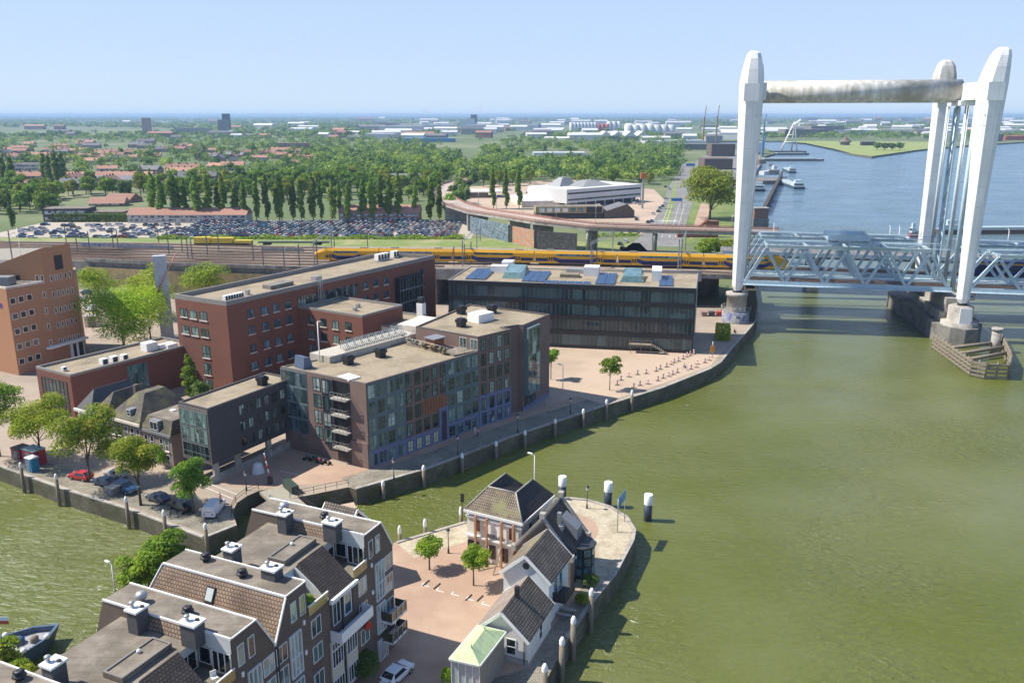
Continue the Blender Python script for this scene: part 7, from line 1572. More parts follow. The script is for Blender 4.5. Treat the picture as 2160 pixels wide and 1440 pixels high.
for off_ in (-.1,):
    for a, b in zip(CLp[:-1], CLp[1:]):
        n = max(1, int((b - a).length / 8))
        for i in range(n):
            p0 = a.lerp(b, i / n) + Vector((0, 0, .03)); p1 = a.lerp(b, (i + .45) / n) + Vector((0, 0, .03)); mb.bar(p0, p1, .25, .02)
mb.build('lane_marking', M_white, fly)
for t_, nx in ((6.0, 1), (5.05, 1), (4.05, 1), (7.0, 1), (3.0, 4), (2.0, 4)):
    i = int(t_); c = CLp[i].lerp(CLp[i + 1], t_ - i); d = (CLp[i + 1] - CLp[i]); f = Fr(c.x, c.y, math.degrees(math.atan2(d.y, d.x)))
    if nx == 1: mb = MB(); mb.fbox(f, -.8, .8, -5.6, 5.6, 0, c.z - 1.32); mb.build('pier', M_conc, fly)
    else:
        for k in range(4): mb = MB(); q = f.p(0, -5 + k * 3.3); mb.tube((q.x, q.y, 0), (q.x, q.y, c.z - 1.32), .7, 10); mb.build('pier', M_conc, fly)
def graf(name, c1, c2, c3):
    m = bpy.data.materials.new(name); m.use_nodes = True; t = m.node_tree; b = t.nodes['Principled BSDF']; b.inputs['Roughness'].default_value = .8
    uv = t.nodes.new('ShaderNodeUVMap'); n = t.nodes.new('ShaderNodeTexNoise'); n.inputs['Scale'].default_value = .45; n.inputs['Detail'].default_value = 1; n.inputs['Distortion'].default_value = 4; t.links.new(uv.outputs[0], n.inputs['Vector'])
    rp = t.nodes.new('ShaderNodeValToRGB'); rp.color_ramp.interpolation = 'CONSTANT'; e = rp.color_ramp.elements; e[0].position = 0; e[0].color = (*c1, 1); e[1].position = .46; e[1].color = (*c2, 1); k = e.new(.53); k.color = (*c3, 1); k = e.new(.6); k.color = (*c1, 1)
    t.links.new(n.outputs[0], rp.inputs[0]); t.links.new(rp.outputs[0], b.inputs['Base Color']); return m
for (a, b, m_, nm) in (((992, 491), (1072, 511), graf('mural_dark', (.03, .05, .08), (.35, .38, .42), (.12, .25, .3)), 'mural wall under the left part of the flyover'), ((1081, 514), (1126, 524), graf('mural_orange', (.55, .14, .04), (.08, .28, .26), (.5, .4, .3)), 'orange mural wall under the flyover'), ((1132, 526), (1216, 532), graf('mural_black', (.03, .03, .035), (.16, .14, .13), (.05, .05, .06)), 'dark fenced wall under the flyover')):
    p0, p1 = P(*a, 0), P(*b, 0); mb = MB(); d = (p1 - p0).normalized(); n = Vector((-d.y, d.x, 0)) * .5
    mb.hexa([p0, p1, p1 + n, p0 + n], [v + Vector((0, 0, 8.2)) for v in (p0, p1, p1 + n, p0 + n)]); mb.build('mural_wall', m_, org=p0, label=nm, cat='wall')
# lamps along flyover
def lamp(loc, h, label, group=None, arm=1.6, ang=90, name='street_lamp', m=None):
    m = m or M_metal; root = empty(name, loc, label, 'street lamp', group); p = Vector(loc); d = Vector((math.cos(R(ang)), math.sin(R(ang)), 0))
    mb = MB(); mb.tube(p, p + Vector((0, 0, h)), .11, 6, 0, .07); mb.build('pole', m, root)
    mb = MB(); mb.tube(p + Vector((0, 0, h)), p + d * arm + Vector((0, 0, h + .15)), .06, 5); mb.build('arm', m, root)
    mb = MB(); mb.bar(p + d * arm * .6 + Vector((0, 0, h + .18)), p + d * (arm + .5) + Vector((0, 0, h + .2)), .3, .16); mb.build('lamp_head', M_white, root); return root
lp0 = None
for i, t_ in enumerate((3.0, 3.9, 4.6, 5.2, 5.8, 6.4, 7.0, 7.6, 8.4, 9.3, 10.2, 11.0)):
    k = int(t_); c = LL[k].lerp(LL[k + 1], t_ - k)
    if lp0 is None: lp0 = lamp(c, 9, 'pale lamp post standing along the flyover', 'lamp posts along the flyover', 2.5, -60)
    else: copy_tree(lp0, loc=c, rz=rnd.uniform(-.3, .3))
for px, py, yt in ((1542, 500, 455), (1549, 500, 452), (1440, 470, 440), (1380, 505, 466)):
    p = P(px, py, 0); copy_tree(lp0, loc=p, scale=(1, 1, ZH(p.x, p.y, yt) / 9), rz=1, label='pale lamp post near the avenue junction', group='lamp posts by the avenue')
for px, py, yt, lab in ((1187, 830, 771, 'tall thin white lamp post on the sandy square'), (1127, 1052, 960, 'tall white lamp post behind the white corner house'), (245, 1262, 1190, 'slim grey lamp post at the harbour edge left of the mansards'), (1338 - 0, 0, 0, '')):
    if not lab: continue
    p = P(px, py, 0); lamp(p, ZH(p.x, p.y, yt), lab, None, .7, 150, m=M_white)
def lantern(px, py, yt, label):
    p = P(px, py, 0); h = ZH(p.x, p.y, yt); root = empty('lantern', p, label, 'street lamp')
    mb = MB(); mb.lathe(p, [(.16, 0), (.12, .6), (.07, .8), (.05, h - .9)], 8); mb.build('post', M_dmetal, root)
    mb = MB(); mb.lathe(p + Vector((0, 0, h - .9)), [(.12, 0), (.28, .5)], 6); mb.build('glass', M_lamp, root)
    mb = MB(); mb.lathe(p + Vector((0, 0, h - .4)), [(.34, 0), (.16, .22), (.04, .4)], 6); mb.build('cap', M_dmetal, root)
for a in ((831, 1010, 965, 'black lantern on the sunny quay corner of the canal'), (1203, 872, 838, 'black lantern at the edge of the building shadow on the square'), (1092, 912, 872, 'black lantern beside the canal below the tall wing'), (966, 960, 916, 'black lantern in the shade beside the cream blinds'), (946, 1166, 1112, 'black lantern left of the white corner house'), (1238, 1072, 1022, 'black lantern on the round tip of the small square'), (1236, 1208, 1150, 'black lantern beside the round bush on the cobbled point'), (520, 1034, 992, 'black lantern at the curved quay railing'), (296, 1066, 1017, 'black lantern under the dense quay tree'), (1213, 1226, 1164, 'black lantern at the shaded wall of the brown house')): lantern(*a)
# ================================================================ BOLLARDS AND PILES
def onshore(px, line, d):
    L = offset(line, d)
    for a, b in zip(L[:-1], L[1:]):
        xa, xb = proj(a[0], a[1])[0], proj(b[0], b[1])[0]
        if min(xa, xb) <= px <= max(xa, xb) and abs(xb - xa) > 1: t = (px - xa) / (xb - xa); return Vector((a[0] + (b[0] - a[0]) * t, a[1] + (b[1] - a[1]) * t, WZ))
    return None
def pile(px, py, yt, r_, label, group=None, zb=WZ, wf=.35, name='mooring_post', dark=None, line=None, d=-.55):
    p = (onshore(px, line, d) if line else None) or P(px, py, zb); h = ZH(p.x, p.y, yt); root = empty(name, (p.x, p.y, zb), label, 'mooring post', group)
    zc = h - max(.9, (h - zb) * wf * .5)
    mb = MB(); mb.tube((p.x, p.y, zb - 1), (p.x, p.y, zc - .002), r_, 10); mb.build('shaft', dark or M_wood, root)
    mb = MB(); mb.lathe((p.x, p.y, zc), [(r_ * 1.08, 0), (r_ * 1.08, (h - zc) * .98), (r_ * 1.0, h - zc)] if dark else [(r_ * 1.0, 0), (r_ * 1.0, (h - zc) * .6), (r_ * .45, h - zc)], 14 if dark else 6); mb.build('cap', M_white, root)
names = ['leftmost', 'second', 'third', 'fourth', 'fifth', 'sixth', 'seventh', 'eighth', 'ninth', 'tenth']
for i, (px, py, yt) in enumerate(((49, 1018, 975), (122, 1042, 999), (269, 1091, 1047), (351, 1118, 1075), (435, 1146, 1103))): pile(px, py, yt, .27, f'{names[i]} white capped timber post along the tree lined harbour quay', 'harbour quay posts', line=shore[1:6])
for i, (px, py, yt) in enumerate(((806, 1052, 1013), (893, 1018, 981), (970, 992, 955), (1042, 964, 930), (1107, 941, 907), (1167, 918, 883), (1227, 896, 862), (1279, 875, 842), (1331, 854, 822))): pile(px, py, yt, .3, f'{names[i]} white capped post from the left along the straight canal wall', 'canal wall posts', wf=.45, line=shore[11:20])
for i, (px, py, yt) in enumerate(((843, 1145, 1108), (895, 1127, 1094), (972, 1100, 1068))): pile(px, py, yt, .27, f'{names[i]} white capped post on the canal side of the small square', 'square side posts', wf=.5, line=pen[:4], d=.5)
for i, (px, py, yt) in enumerate(((1246, 1300, 1240), (1209, 1358, 1299), (1184, 1408, 1343), (1146, 1462, 1399))): pile(px, py, yt, .32, f'{("farthest", "second farthest", "third farthest", "nearest")[i]} white capped timber pile by the shaded quay', 'shaded quay piles', wf=.3, line=pen[9:15], d=.5)
M_navy = mat('navy_pile', (.035, .045, .075), .5)
for i, (px, py, yt) in enumerate(((1186, 1056, 1004), (1282, 1068, 1016), (1366, 1097, 1042))): pile(px, py, yt, .62, f'{("left", "middle", "right")[i]} one of three thick navy and white mooring piles in the river', 'river mooring piles', wf=.75, dark=M_navy)
# ================================================================ TRAIN
M_ty = mat('train_yellow', (.80, .42, .02), .4, (.74, .38, .02), .5); M_tb = mat('train_blue', (.02, .035, .20), .4, (.018, .03, .17), .5); M_tg = mat('train_grey_roof', (.28, .25, .20), .7, (.22, .2, .16), .8)
tpts = [P(664, 549, 11.1), P(803, 550, 11.1), P(958, 551.5, 11.1), P(1129, 555, 11.1), P(1303, 559, 11.1), P(1484, 563.5, 11.1), P(1668, 569, 11.1)]
train = empty('double_deck_train', tpts[3], 'long yellow and blue double deck train crossing the railway viaduct', 'train')
for k in range(6):
    a, b = tpts[k], tpts[k + 1]; d = b - a; d.z = 0; L_ = d.length - .35; f = Fr(a.x, a.y, math.degrees(math.atan2(d.y, d.x)), 11.1); H = 4.35
    rings = []
    for x in ([0, L_] if k not in (0, 5) else ([0, 1.2, 2.8, 4.2, L_] if k == 0 else [0, L_ - 4.2, L_ - 2.8, L_ - 1.2, L_])):
        nose = (k == 0 and x < 4.2) or (k == 5 and x > L_ - 4.2); q = 1
        if nose: dd = x if k == 0 else L_ - x; q = .55 + .45 * min(1, dd / 4.2) ** .6
        hh = H * q; w = 1.4 * (.75 + .25 * q if nose else 1)
        rings.append([f.p(x, -w, .35), f.p(x, -w, hh * .78), f.p(x, -w * .72, hh), f.p(x, w * .72, hh), f.p(x, w, hh * .78), f.p(x, w, .35)])
    mb = MB()
    for A_, B_ in zip(rings[:-1], rings[1:]):
        for i in range(6): j = (i + 1) % 6; mb.poly([A_[i], A_[j], B_[j], B_[i]], 2 if i in (2,) else (0 if i != 5 else 1))
    mb.poly(rings[0][::-1]); mb.poly(rings[-1]); cb_ = mb.build('carriage', [M_ty, M_tb, M_tg], train)
    x0 = 4.2 if k == 0 else .3; x1 = L_ - 4.2 if k == 5 else L_ - .3
    # blue wave band: low in the middle, high at the doors
    mb = MB()
    def band(xa, xb, za0, za1, zb0, zb1): mb.hexa([f.p(xa, -1.43, za0), f.p(xb, -1.43, zb0), f.p(xb, -1.401, zb0), f.p(xa, -1.401, za0)], [f.p(xa, -1.43, za1), f.p(xb, -1.43, zb1), f.p(xb, -1.401, zb1), f.p(xa, -1.401, za1)])
    xd0, xd1 = 5.2, L_ - 5.2
    band(x0, xd0 - .9, .95, 2.0, .95, 2.0); band(xd0 + .9, xd0 + 3, 1.3, 2.5, .45, 1.8); band(xd0 + 3, xd1 - 3, .45, 1.8, .45, 1.8); band(xd1 - 3, xd1 - .9, .45, 1.8, 1.3, 2.5); band(xd1 + .9, x1, .95, 2.0, .95, 2.0)
    mb.build('blue_band', M_tb, cb_)
    mb = MB(); mb.fbox(f, xd0 + 2.6, xd1 - 2.6, -1.45, -1.432, .85, 1.4); mb.fbox(f, x0 + .5, xd0 - 1.2, -1.45, -1.432, 1.3, 1.85); mb.fbox(f, xd1 + 1.2, x1 - .5, -1.45, -1.432, 1.3, 1.85); mb.build('lower_window', G_car, cb_)
    mb = MB(); mb.hexa([f.p(xd0 + 1.6, -1.44, 2.75), f.p(xd1 - 1.6, -1.44, 2.75), f.p(xd1 - 1.6, -1.3, 2.75), f.p(xd0 + 1.6, -1.3, 2.75)], [f.p(xd0 + 1.8, -1.40, 3.42), f.p(xd1 - 1.8, -1.40, 3.42), f.p(xd1 - 1.8, -1.2, 3.42), f.p(xd0 + 1.8, -1.2, 3.42)]); mb.build('upper_window', G_sky, cb_)
    for xd in (xd0, xd1):
        mb = MB(); mb.fbox(f, xd - .75, xd + .75, -1.46, -1.402, .5, 2.55, 0); dr = mb.build('door', M_ty, cb_)
        mb = MB(); mb.fbox(f, xd - .6, xd - .12, -1.48, -1.461, 1.1, 2.3); mb.fbox(f, xd + .12, xd + .6, -1.48, -1.461, 1.1, 2.3); mb.fbox(f, xd - .8, xd - .752, -1.47, -1.403, .4, 2.7); mb.fbox(f, xd + .752, xd + .8, -1.47, -1.403, .4, 2.7); mb.build('pane', G_car, dr) if False else mb.build('door_trim', G_car, cb_)
    mb = MB(); mb.fbox(f, x0 + 1, x1 - 1, -1.1, 1.1, 0, .34); mb.build('bogie', M_dmetal, cb_)
    mb = MB(); mb.fbox(f, xd0 - 1.5, xd0 + 1, -.7, .7, 4.36, 4.6); mb.fbox(f, xd1 - 1, xd1 + 1.5, -.7, .7, 4.36, 4.6); mb.build('roof_unit', M_tg, cb_)
# dark blue train on the fixed span
tr2 = empty('dark_blue_train', BF.p(100, 30.5, 10.9), 'dark blue train inside the truss span at the right edge', 'train')
for k in range(3):
    mb = MB(); x = 70 + k * 27; mb.fbox(BF, x, x + 26.5, 29, 31.8, 11.2, 15.2); c_ = mb.build('carriage', M_tb, tr2); mb = MB(); mb.fbox(BF, x + .5, x + 26, 28.93, 28.996, 12.6, 13.4); mb.build('window_strip', G_car, c_); mb = MB(); mb.fbox(BF, x + .2, x + 26.3, 28.9, 28.995, 14.2, 14.7); mb.build('stripe', M_ty, c_)
# yellow maintenance train
ym = P(412, 517, 8.3); ye = P(535, 517, 8.3); f = Fr(ym.x, ym.y, math.degrees(math.atan2(ye.y - ym.y, ye.x - ym.x)), 8.3); L_ = (ye - ym).length
mt = empty('maintenance_train', f.p(L_ / 2, 0), 'yellow track maintenance train on the rear sidings', 'train'); M_my = mat('machine_yellow', (.70, .52, .05), .5, (.6, .44, .04), .8)
for k, (a, b, h) in enumerate(((0, .28, 3.2), (.3, .66, 3.0), (.68, .98, 2.0))):
    mb = MB(); mb.fbox(f, L_ * a, L_ * b, -1.3, 1.3, .9, h); c_ = mb.build('wagon', M_my, mt); mb = MB(); mb.fbox(f, L_ * a, L_ * b, -1.2, 1.2, .3, .88); mb.build('chassis', M_dmetal, c_)
mb = MB(); wq = Fr(*f.p(L_ + 2, 0)[:2], f.ang, 8.4); mb.fbox(wq, 0, 28, -1.3, 1.3, .9, 1.3); mb.fbox(wq, 2, 5, -1.1, 1.1, .1, .89); mb.fbox(wq, 22, 25, -1.1, 1.1, .1, .89); mb.build('flat_wagon', M_dmetal, org=wq.p(0, 0), label='long low empty flat wagon behind the maintenance train', cat='wagon')
mb = MB(); a = P(335, 525, 8.2); b = P(362, 525, 8.2); 
wallstrip('yard_wall', [P(170, 519, 8.3), P(365, 527, 8.3)], 1.5, .4, graf('yard_graffiti', (.22, .23, .24), (.03, .06, .2), (.3, .32, .35)), 'low grey yard wall with blue graffiti on the left sidings')
wallstrip('yard_wall', [P(555, 530, 8.6), P(640, 532, 8.8)], 1.3, .4, graf('yard_graffiti2', (.16, .17, .17), (.24, .25, .25), (.08, .08, .09)), 'low dark yard wall in front of the flat wagon')
# catenary masts
cm = None
for i, (px, py, yt, z) in enumerate(((28, 560, 465, 8), (140, 512, 478, 8), (164, 533, 490, 8), (190, 531, 488, 8), (240, 526, 480, 8), (335, 512, 488, 8), (357, 536, 480, 9), (397, 545, 500, 9), (406, 548, 503, 9), (438, 538, 498, 9), (462, 530, 494, 9), (535, 550, 508, 10), (556, 560, 520, 10), (600, 562, 520, 10.6), (632, 562, 515, 10.6), (664, 562, 508, 10.6), (670, 560, 506, 10.6), (706, 530, 494, 9), (958, 560, 520, 10.6), (980, 558, 514, 10.6), (994, 556, 510, 10.6), (1250, 567, 520, 10.6), (1258, 566, 518, 10.6), (1430, 570, 505, 10.6), (1436, 568, 503, 10.6), (385, 532, 492, 9), (250, 528, 486, 8), (1013, 508, 488, 9.4), (776, 525, 496, 9))):
    p = P(px, py, z); h = ZH(p.x, p.y, yt) - z; h = max(6, min(h, 12))
    if cm is None:
        cm = empty('catenary_mast', p, 'grey catenary mast standing between the tracks', 'catenary mast', 'catenary masts of the rail yard'); mb = MB(); mb.bar(p, p + Vector((0, 0, 8)), .28, .28); mb.build('mast', M_conc_d, cm)
        mb = MB(); mb.bar(p + Vector((0, 0, 7)), p + Vector((.2, 3.4, 7.3)), .1, .1); mb.bar(p + Vector((0, 0, 6)), p + Vector((.2, 3.2, 7.2)), .08, .08); mb.build('arm', M_metal, cm); k0 = h / 8; cm.scale = (1, 1, k0)
    else: copy_tree(cm, loc=p, rz=rnd.choice([0, math.pi]), scale=(1, 1, h / 8))
for (x1, y1, x2, y2, z1, z2, lab) in ((1246, 566, 1292, 540, 10.6, 10.6, 'lattice gantry over the tracks above the black building'), (1430, 572, 1445, 538, 10.6, 10.6, 'lattice gantry over the tracks left of the lift tower'), (664, 562, 700, 530, 10.6, 9.5, 'lattice gantry over the nose of the yellow train'), (976, 562, 1006, 524, 10.6, 10, 'lattice gantry over the tracks behind the office roof')):
    a, b = P(x1, y1, z1), P(x2, y2, z2); g_ = empty('signal_gantry', a, lab, 'gantry'); mb = MB()
    for q in (a, b): mb.bar(q, q + Vector((0, 0, 8.4)), .35, .35)
    mb.build('post', M_metal, g_); mb = MB()
    a2, b2 = a + Vector((0, 0, 7.6)), b + Vector((0, 0, 7.6)); mb.bar(a2, b2, .12, .12); mb.bar(a2 + Vector((0, 0, .8)), b2 + Vector((0, 0, .8)), .12, .12); n = 12
    for i in range(n): u = a2.lerp(b2, i / n); v = a2.lerp(b2, (i + 1) / n); mb.bar(u + Vector((0, 0, .8 * (i % 2))), v + Vector((0, 0, .8 * ((i + 1) % 2))), .08, .08)
    mb.build('truss', M_metal, g_)
# ================================================================ SHOWROOM AND NEIGHBOURS
def Pb(px, py, z=0): return P(px, py, z)
sh = empty('car_showroom', P(1270, 440, 0), 'large white two storey car showroom with grey pyramid roofs beyond the flyover', 'showroom')
def pbox(nm, pts, z0, z1, wm, rm, parent): mb = MB(); mb.prism([(v[0], v[1]) for v in pts], z0, z1, 0, 1); return mb.build(nm, [wm, rm], parent)
def quadpx(a, b, dep): # front edge a-b on the ground, depth away
    p0, p1 = P(*a, 0), P(*b, 0); d = (p1 - p0).normalized(); n = Vector((-d.y, d.x, 0)) * dep; return [p0, p1, p1 + n, p0 + n]
q1 = quadpx((1100, 438), (1215, 436), 45); pbox('low_hall', q1, 0, 4.2, M_cream, M_iw, sh)
q2 = quadpx((1195, 440), (1352, 425), 38); main_ = pbox('main_hall', q2, 3.2, 12, M_iw, M_iw, sh); pbox('undercroft', [q2[0].lerp(q2[2], .05), q2[1].lerp(q2[3], .05), q2[2].lerp(q2[0], .05), q2[3].lerp(q2[1], .05)], 0, 3.19, M_dframe, M_dframe, sh)
f = Fr(q2[0].x, q2[0].y, math.degrees(math.atan2(*(q2[1] - q2[0]).yx))); wd = (q2[1] - q2[0]).length
for z in (4.8, 8.8): mb = MB(); mb.fbox(f, 1, wd - 1, -.12, -.005, z, z + 1.0); mb.build('window_band', G_dark, main_)
mb = MB()
for i in range(9): mb.fbox(f, wd * i / 8 - .2, wd * i / 8 + .2, .2, .6, 0, 3.18)
mb.build('column_row', M_white, sh)
for (cx, cy, s_, z0, h_) in ((wd * .5, 17, 15, 12.02, 3.4), (wd * .3, 26, 9, 12.02, 5.6)):
    mb = MB(); mb.hexa([f.p(cx - s_, cy - s_ * .7, z0), f.p(cx + s_, cy - s_ * .7, z0), f.p(cx + s_, cy + s_ * .7, z0), f.p(cx - s_, cy + s_ * .7, z0)], [f.p(cx - s_ * .25, cy - s_ * .2, z0 + h_), f.p(cx + s_ * .25, cy - s_ * .2, z0 + h_), f.p(cx + s_ * .25, cy + s_ * .2, z0 + h_), f.p(cx - s_ * .25, cy + s_ * .2, z0 + h_)]); mb.build('pyramid_roof', mat('zinc_roof', (.30, .31, .31), .6), sh)
q3 = quadpx((1130, 462), (1272, 461), 12); cl_ = empty('music_hall', q3[0], 'long ochre and black boxy club building with a dark billboard by the flyover', 'building'); pbox('upper_storey', q3, 3.3, 7, mat('ochre_board', (.42, .33, .16), .8), M_bitumen, cl_); pbox('lower_storey', q3, 0, 3.28, M_black, M_black, cl_)
f = Fr(q3[0].x, q3[0].y, math.degrees(math.atan2(*(q3[1] - q3[0]).yx))); wd = (q3[1] - q3[0]).length
mb = MB(); mb.fbox(f, wd * .75, wd * .98, -.2, -.01, 3.5, 6.9); mb.build('billboard', M_black, cl_)
for i in range(6): mb = MB(); mb.fbox(f, wd * (.05 + i * .115), wd * (.13 + i * .115), -.1, -.01, 3.9, 6.2); mb.build('window', M_frame if i < 4 else G_sky, cl_)
q4 = quadpx((1275, 461), (1338, 459), 14); gb_ = empty('gabled_brick_house', q4[0], 'dark brick gabled house right of the club building', 'building'); pbox('wall', q4, 0, 4, M_brick_brown, M_bitumen, gb_)
c0, c1, c2, c3 = [Vector((v.x, v.y, 4.02)) for v in q4]; r0 = c0.lerp(c1, .75) + Vector((0, 0, 4)); r1 = c3.lerp(c2, .75) + Vector((0, 0, 4)); mb = MB(); mb.poly([c0, r0, r1, c3][::-1]); mb.poly([c1, c2, r1, r0]); mb.poly([c0, c1, r0], 1); mb.poly([c2, c3, r1]); mb.build('roof', [M_gtile, M_brick_brown], gb_)
q5 = quadpx((985, 418), (1030, 417), 20); pz = empty('flat_showroom', q5[0], 'low flat roofed glass fronted pavilion inside the flyover curve', 'building'); pbox('roof', [q5[0] + Vector((-14, 0, 0)), q5[1] + Vector((12, 0, 0)), q5[2] + Vector((12, 4, 0)), q5[3] + Vector((-14, 4, 0))], 3.6, 4.4, M_cream, M_cream, pz); pbox('wall', q5, 0, 3.58, G_car, M_bitumen, pz)
# road signs (blue gantries)
for px, py, yt, w_, lab in ((1426, 440, 418, 22, 'blue direction sign over the avenue, nearest of the two high ones'), (1455, 372, 345, 18, 'blue direction sign far up the avenue'), (1378, 505, 480, 16, 'blue direction sign at the junction below the flyover'), (1183, 372, 355, 16, 'blue board among the trees beyond the showroom'), (905, 320, 301, 10, 'blue road sign beside the far motorway'), (1016, 338, 328, 12, 'small blue road sign near the trees')):
    p = P(px, py, 0); h = ZH(p.x, p.y, yt); wd = w_ / FPX * p.y; r_ = empty('road_sign', (p.x, p.y, 0), lab, 'sign')
    mb = MB(); mb.box(p.x - wd / 2, p.x + wd / 2, p.y - .1, p.y + .1, h - wd * .28, h); mb.build('panel', mat('sign_sky_blue', (.03, .22, .6), .5), r_)
    mb = MB(); mb.bar((p.x + wd / 2 + .2, p.y, 0), (p.x + wd / 2 + .2, p.y, h), .3, .3); mb.bar((p.x - wd * 1.2, p.y + .3, h - .3), (p.x + wd / 2, p.y + .3, h - .3), .2, .2); mb.build('post', M_metal, r_)
mb = MB(); p = P(1355, 440, 0); mb.bar((p.x, p.y, 0), (p.x, p.y, 19), 1.2, 1.2); mb.box(p.x - 1.8, p.x + 1.8, p.y - 1.5, p.y + 1.5, 19.01, 22.5, 1); mb.build('orange_sign_tower', [M_metal, mat('orange_box', (.55, .16, .05), .5)], org=p, label='lattice mast topped by an orange box sign', cat='sign')
# road markings on avenue
mb = MB()
for (a, b) in (((1386, 500), (1412, 430)), ((1412, 500), (1434, 430)), ((1425, 500), (1444, 430)), ((1396, 500), (1418, 430))):
    p0, p1 = P(*a, .035), P(*b, .035)
    for i in range(14): mb.bar(p0.lerp(p1, i / 14), p0.lerp(p1, (i + .5) / 14), .3, .02)
for x in (1390, 1400, 1412, 1424): p = P(x, 466, .035); mb.box(p.x - 1.4, p.x + 1.4, p.y - 1, p.y + 1, .03, .045)
mb.build('road_marking', M_white, kind='structure')
# red tank engine / brown machinery near the junction
p = P(1462, 500, 0); mb = MB(); mb.box(p.x - 8, p.x + 12, p.y - 1.5, p.y + 1.5, 0, 3.6); mb.box(p.x + 6, p.x + 12, p.y - 1.4, p.y + 1.4, 3.61, 8); mb.tube((p.x + 1, p.y, 3.6), (p.x + 7, p.y, 8.5), .9, 8); mb.build('rusty_machine', mat('rust_red', (.30, .12, .08), .85), org=p, label='rust red dredging machine displayed beside the avenue', cat='machine')
# ================================================================ RIVER CRAFT AND QUAYS
def barge(px, py, L_, wd, ang, label, hull=(.05, .09, .13), house=True, z=WZ, rz=0):
    p = P(px, py, z); f = Fr(p.x, p.y, ang, z); r_ = empty('river_barge', (p.x, p.y, z), label, 'barge'); w = wd / 2
    mb = MB(); mb.prism([f.p(*v)[:2] for v in ((-L_ / 2, -w * .85), (L_ / 2 - 8, -w), (L_ / 2, 0), (L_ / 2 - 8, w), (-L_ / 2, w * .85))], z - .6, z + 2.4, 0, 1); mb.build('hull', [mat('hull_' + label[:6].strip().replace(' ', '_'), hull, .5), mat('barge_deck', (.30, .38, .42), .7)], r_)
    mb = MB(); mb.fbox(f, -L_ * .28, L_ * .38, -w * .7, w * .7, 2.41, 3.5); mb.build('hatch_cover', mat('hatch_grey', (.42, .50, .52), .6), r_)
    if house:
        mb = MB(); mb.fbox(f, -L_ * .46, -L_ * .31, -w * .8, w * .8, 2.42, 5.0); c_ = mb.build('wheelhouse', mat('boat_white', (.62, .72, .74), .5), r_); mb = MB(); mb.fbox(f, -L_ * .43, -L_ * .34, -w * .5, w * .5, 5.01, 7.2); mb.build('bridge_room', mat('boat_pale', (.5, .62, .66), .5), c_); mb = MB(); mb.fbox(f, -L_ * .465, -L_ * .461, -w * .7, w * .7, 3.4, 4.5); mb.build('window', G_car, c_)
    return r_
barge(1666, 392, 78, 10.5, 84, 'pale blue river barge under way on the river'); barge(1664, 362, 60, 9, 80, 'second blue barge moored ahead of the first one'); barge(1592, 400, 40, 16, 78, 'dark hulled vessel moored behind the lift tower', (.03, .04, .06)); barge(1662, 326.5, 70, 14, 5, 'dark barge with scrap under the white crane', (.12, .08, .06), False); barge(1655, 339, 110, 18, 2, 'long brown jetty pontoon in the river bend', (.16, .11, .08), False); barge(2090, 492, 60, 8, 4, 'dark barge passing beyond the right lift tower', (.03, .03, .04))
barge(1945, 500, 14, 3, 4, 'red covered pleasure boat behind the truss spans', (.35, .05, .05))
mb = MB(); a, b = P(1610, 455, WZ), P(1650, 372, WZ); d = (b - a).normalized(); n = Vector((-d.y, d.x, 0))
for i in range(40): q = a.lerp(b, i / 39); mb.tube((q.x, q.y, WZ - 1), (q.x, q.y, 2.2), .35, 5)
for z in (-1.5, 0, 1.6): mb.bar((a.x, a.y, z), (b.x, b.y, z), 1.2, .6)
mb.bar((a.x, a.y, 2.3), (b.x, b.y, 2.3), 2.4, .3); mb.build('timber_guide_wall', M_woodd, org=a, label='long dark timber guide wall in the water behind the lift tower', cat='fender')
p = P(1600, 482, WZ); mb = MB(); mb.box(p.x - 4, p.x + 4.5, p.y - 3, p.y + 3, WZ - 1, 3, 0); mb.box(p.x - 3.6, p.x + 4.1, p.y - 2.6, p.y + 2.6, 3.01, 8.4, 1); mb.box(p.x - 4, p.x + 4.5, p.y - 3, p.y + 3, 8.41, 8.9, 2); mb.build('bridge_keeper_house', [M_conc_d, mat('keeper_brown', (.28, .16, .12), .8), M_conc], org=p, label='small brown bridge keeper house on a pier behind the lift tower', cat='house')
p = P(1630, 380, 0); mb = MB(); mb.box(p.x - 13, p.x + 14, p.y - 14, p.y + 26, WZ - 1, .6); mb.build('cargo_pier', M_conc_d, org=p, label='concrete cargo pier behind the barges', cat='pier')
for i in range(12):
    p = P(rnd.uniform(1585, 1640), rnd.uniform(325, 372), .3); mb = MB(); s = rnd.uniform(2, 6); f = Fr(p.x, p.y, rnd.uniform(0, 40)); mb.fbox(f, -s, s, -s * .6, s * .6, .02, rnd.uniform(2, 6)); mb.build('yard_stack', rnd.choice([M_conc, M_ib, M_metal, M_iw, M_rail]), org=p, label='stacked material in the shipyard behind the lift tower', cat='stack', group='shipyard stacks')
# moored boat bottom-left: centre from pixel row of its deck
bw_ = P(126, 1314, -.8); bs_ = P(8, 1366, -.8); an_ = math.atan2(bw_.y - bs_.y, bw_.x - bs_.x); bp = bw_ - Vector((math.cos(an_), math.sin(an_), 0)) * 7.6; f = Fr(bp.x, bp.y, math.degrees(an_), WZ); boat = empty('blue_workboat', f.p(0, 0), 'old blue hulled workboat with a mast and flags moored bottom left', 'boat')
def hullring(k, z): return [f.p(x * k, y * k, z) for x, y in ((-9, -2.5), (-4, -3.1), (2, -2.9), (5.6, -1.8), (7.6, 0), (5.6, 1.8), (2, 2.9), (-4, 3.1), (-9, 2.5))]
mb = MB(); A_, B_, C__ = hullring(.86, -.4), hullring(1, 1.9), hullring(.93, 1.9)
for i in range(9): j = (i + 1) % 9; mb.poly([A_[i], A_[j], B_[j], B_[i]]); mb.poly([B_[i], B_[j], C__[j], C__[i]])
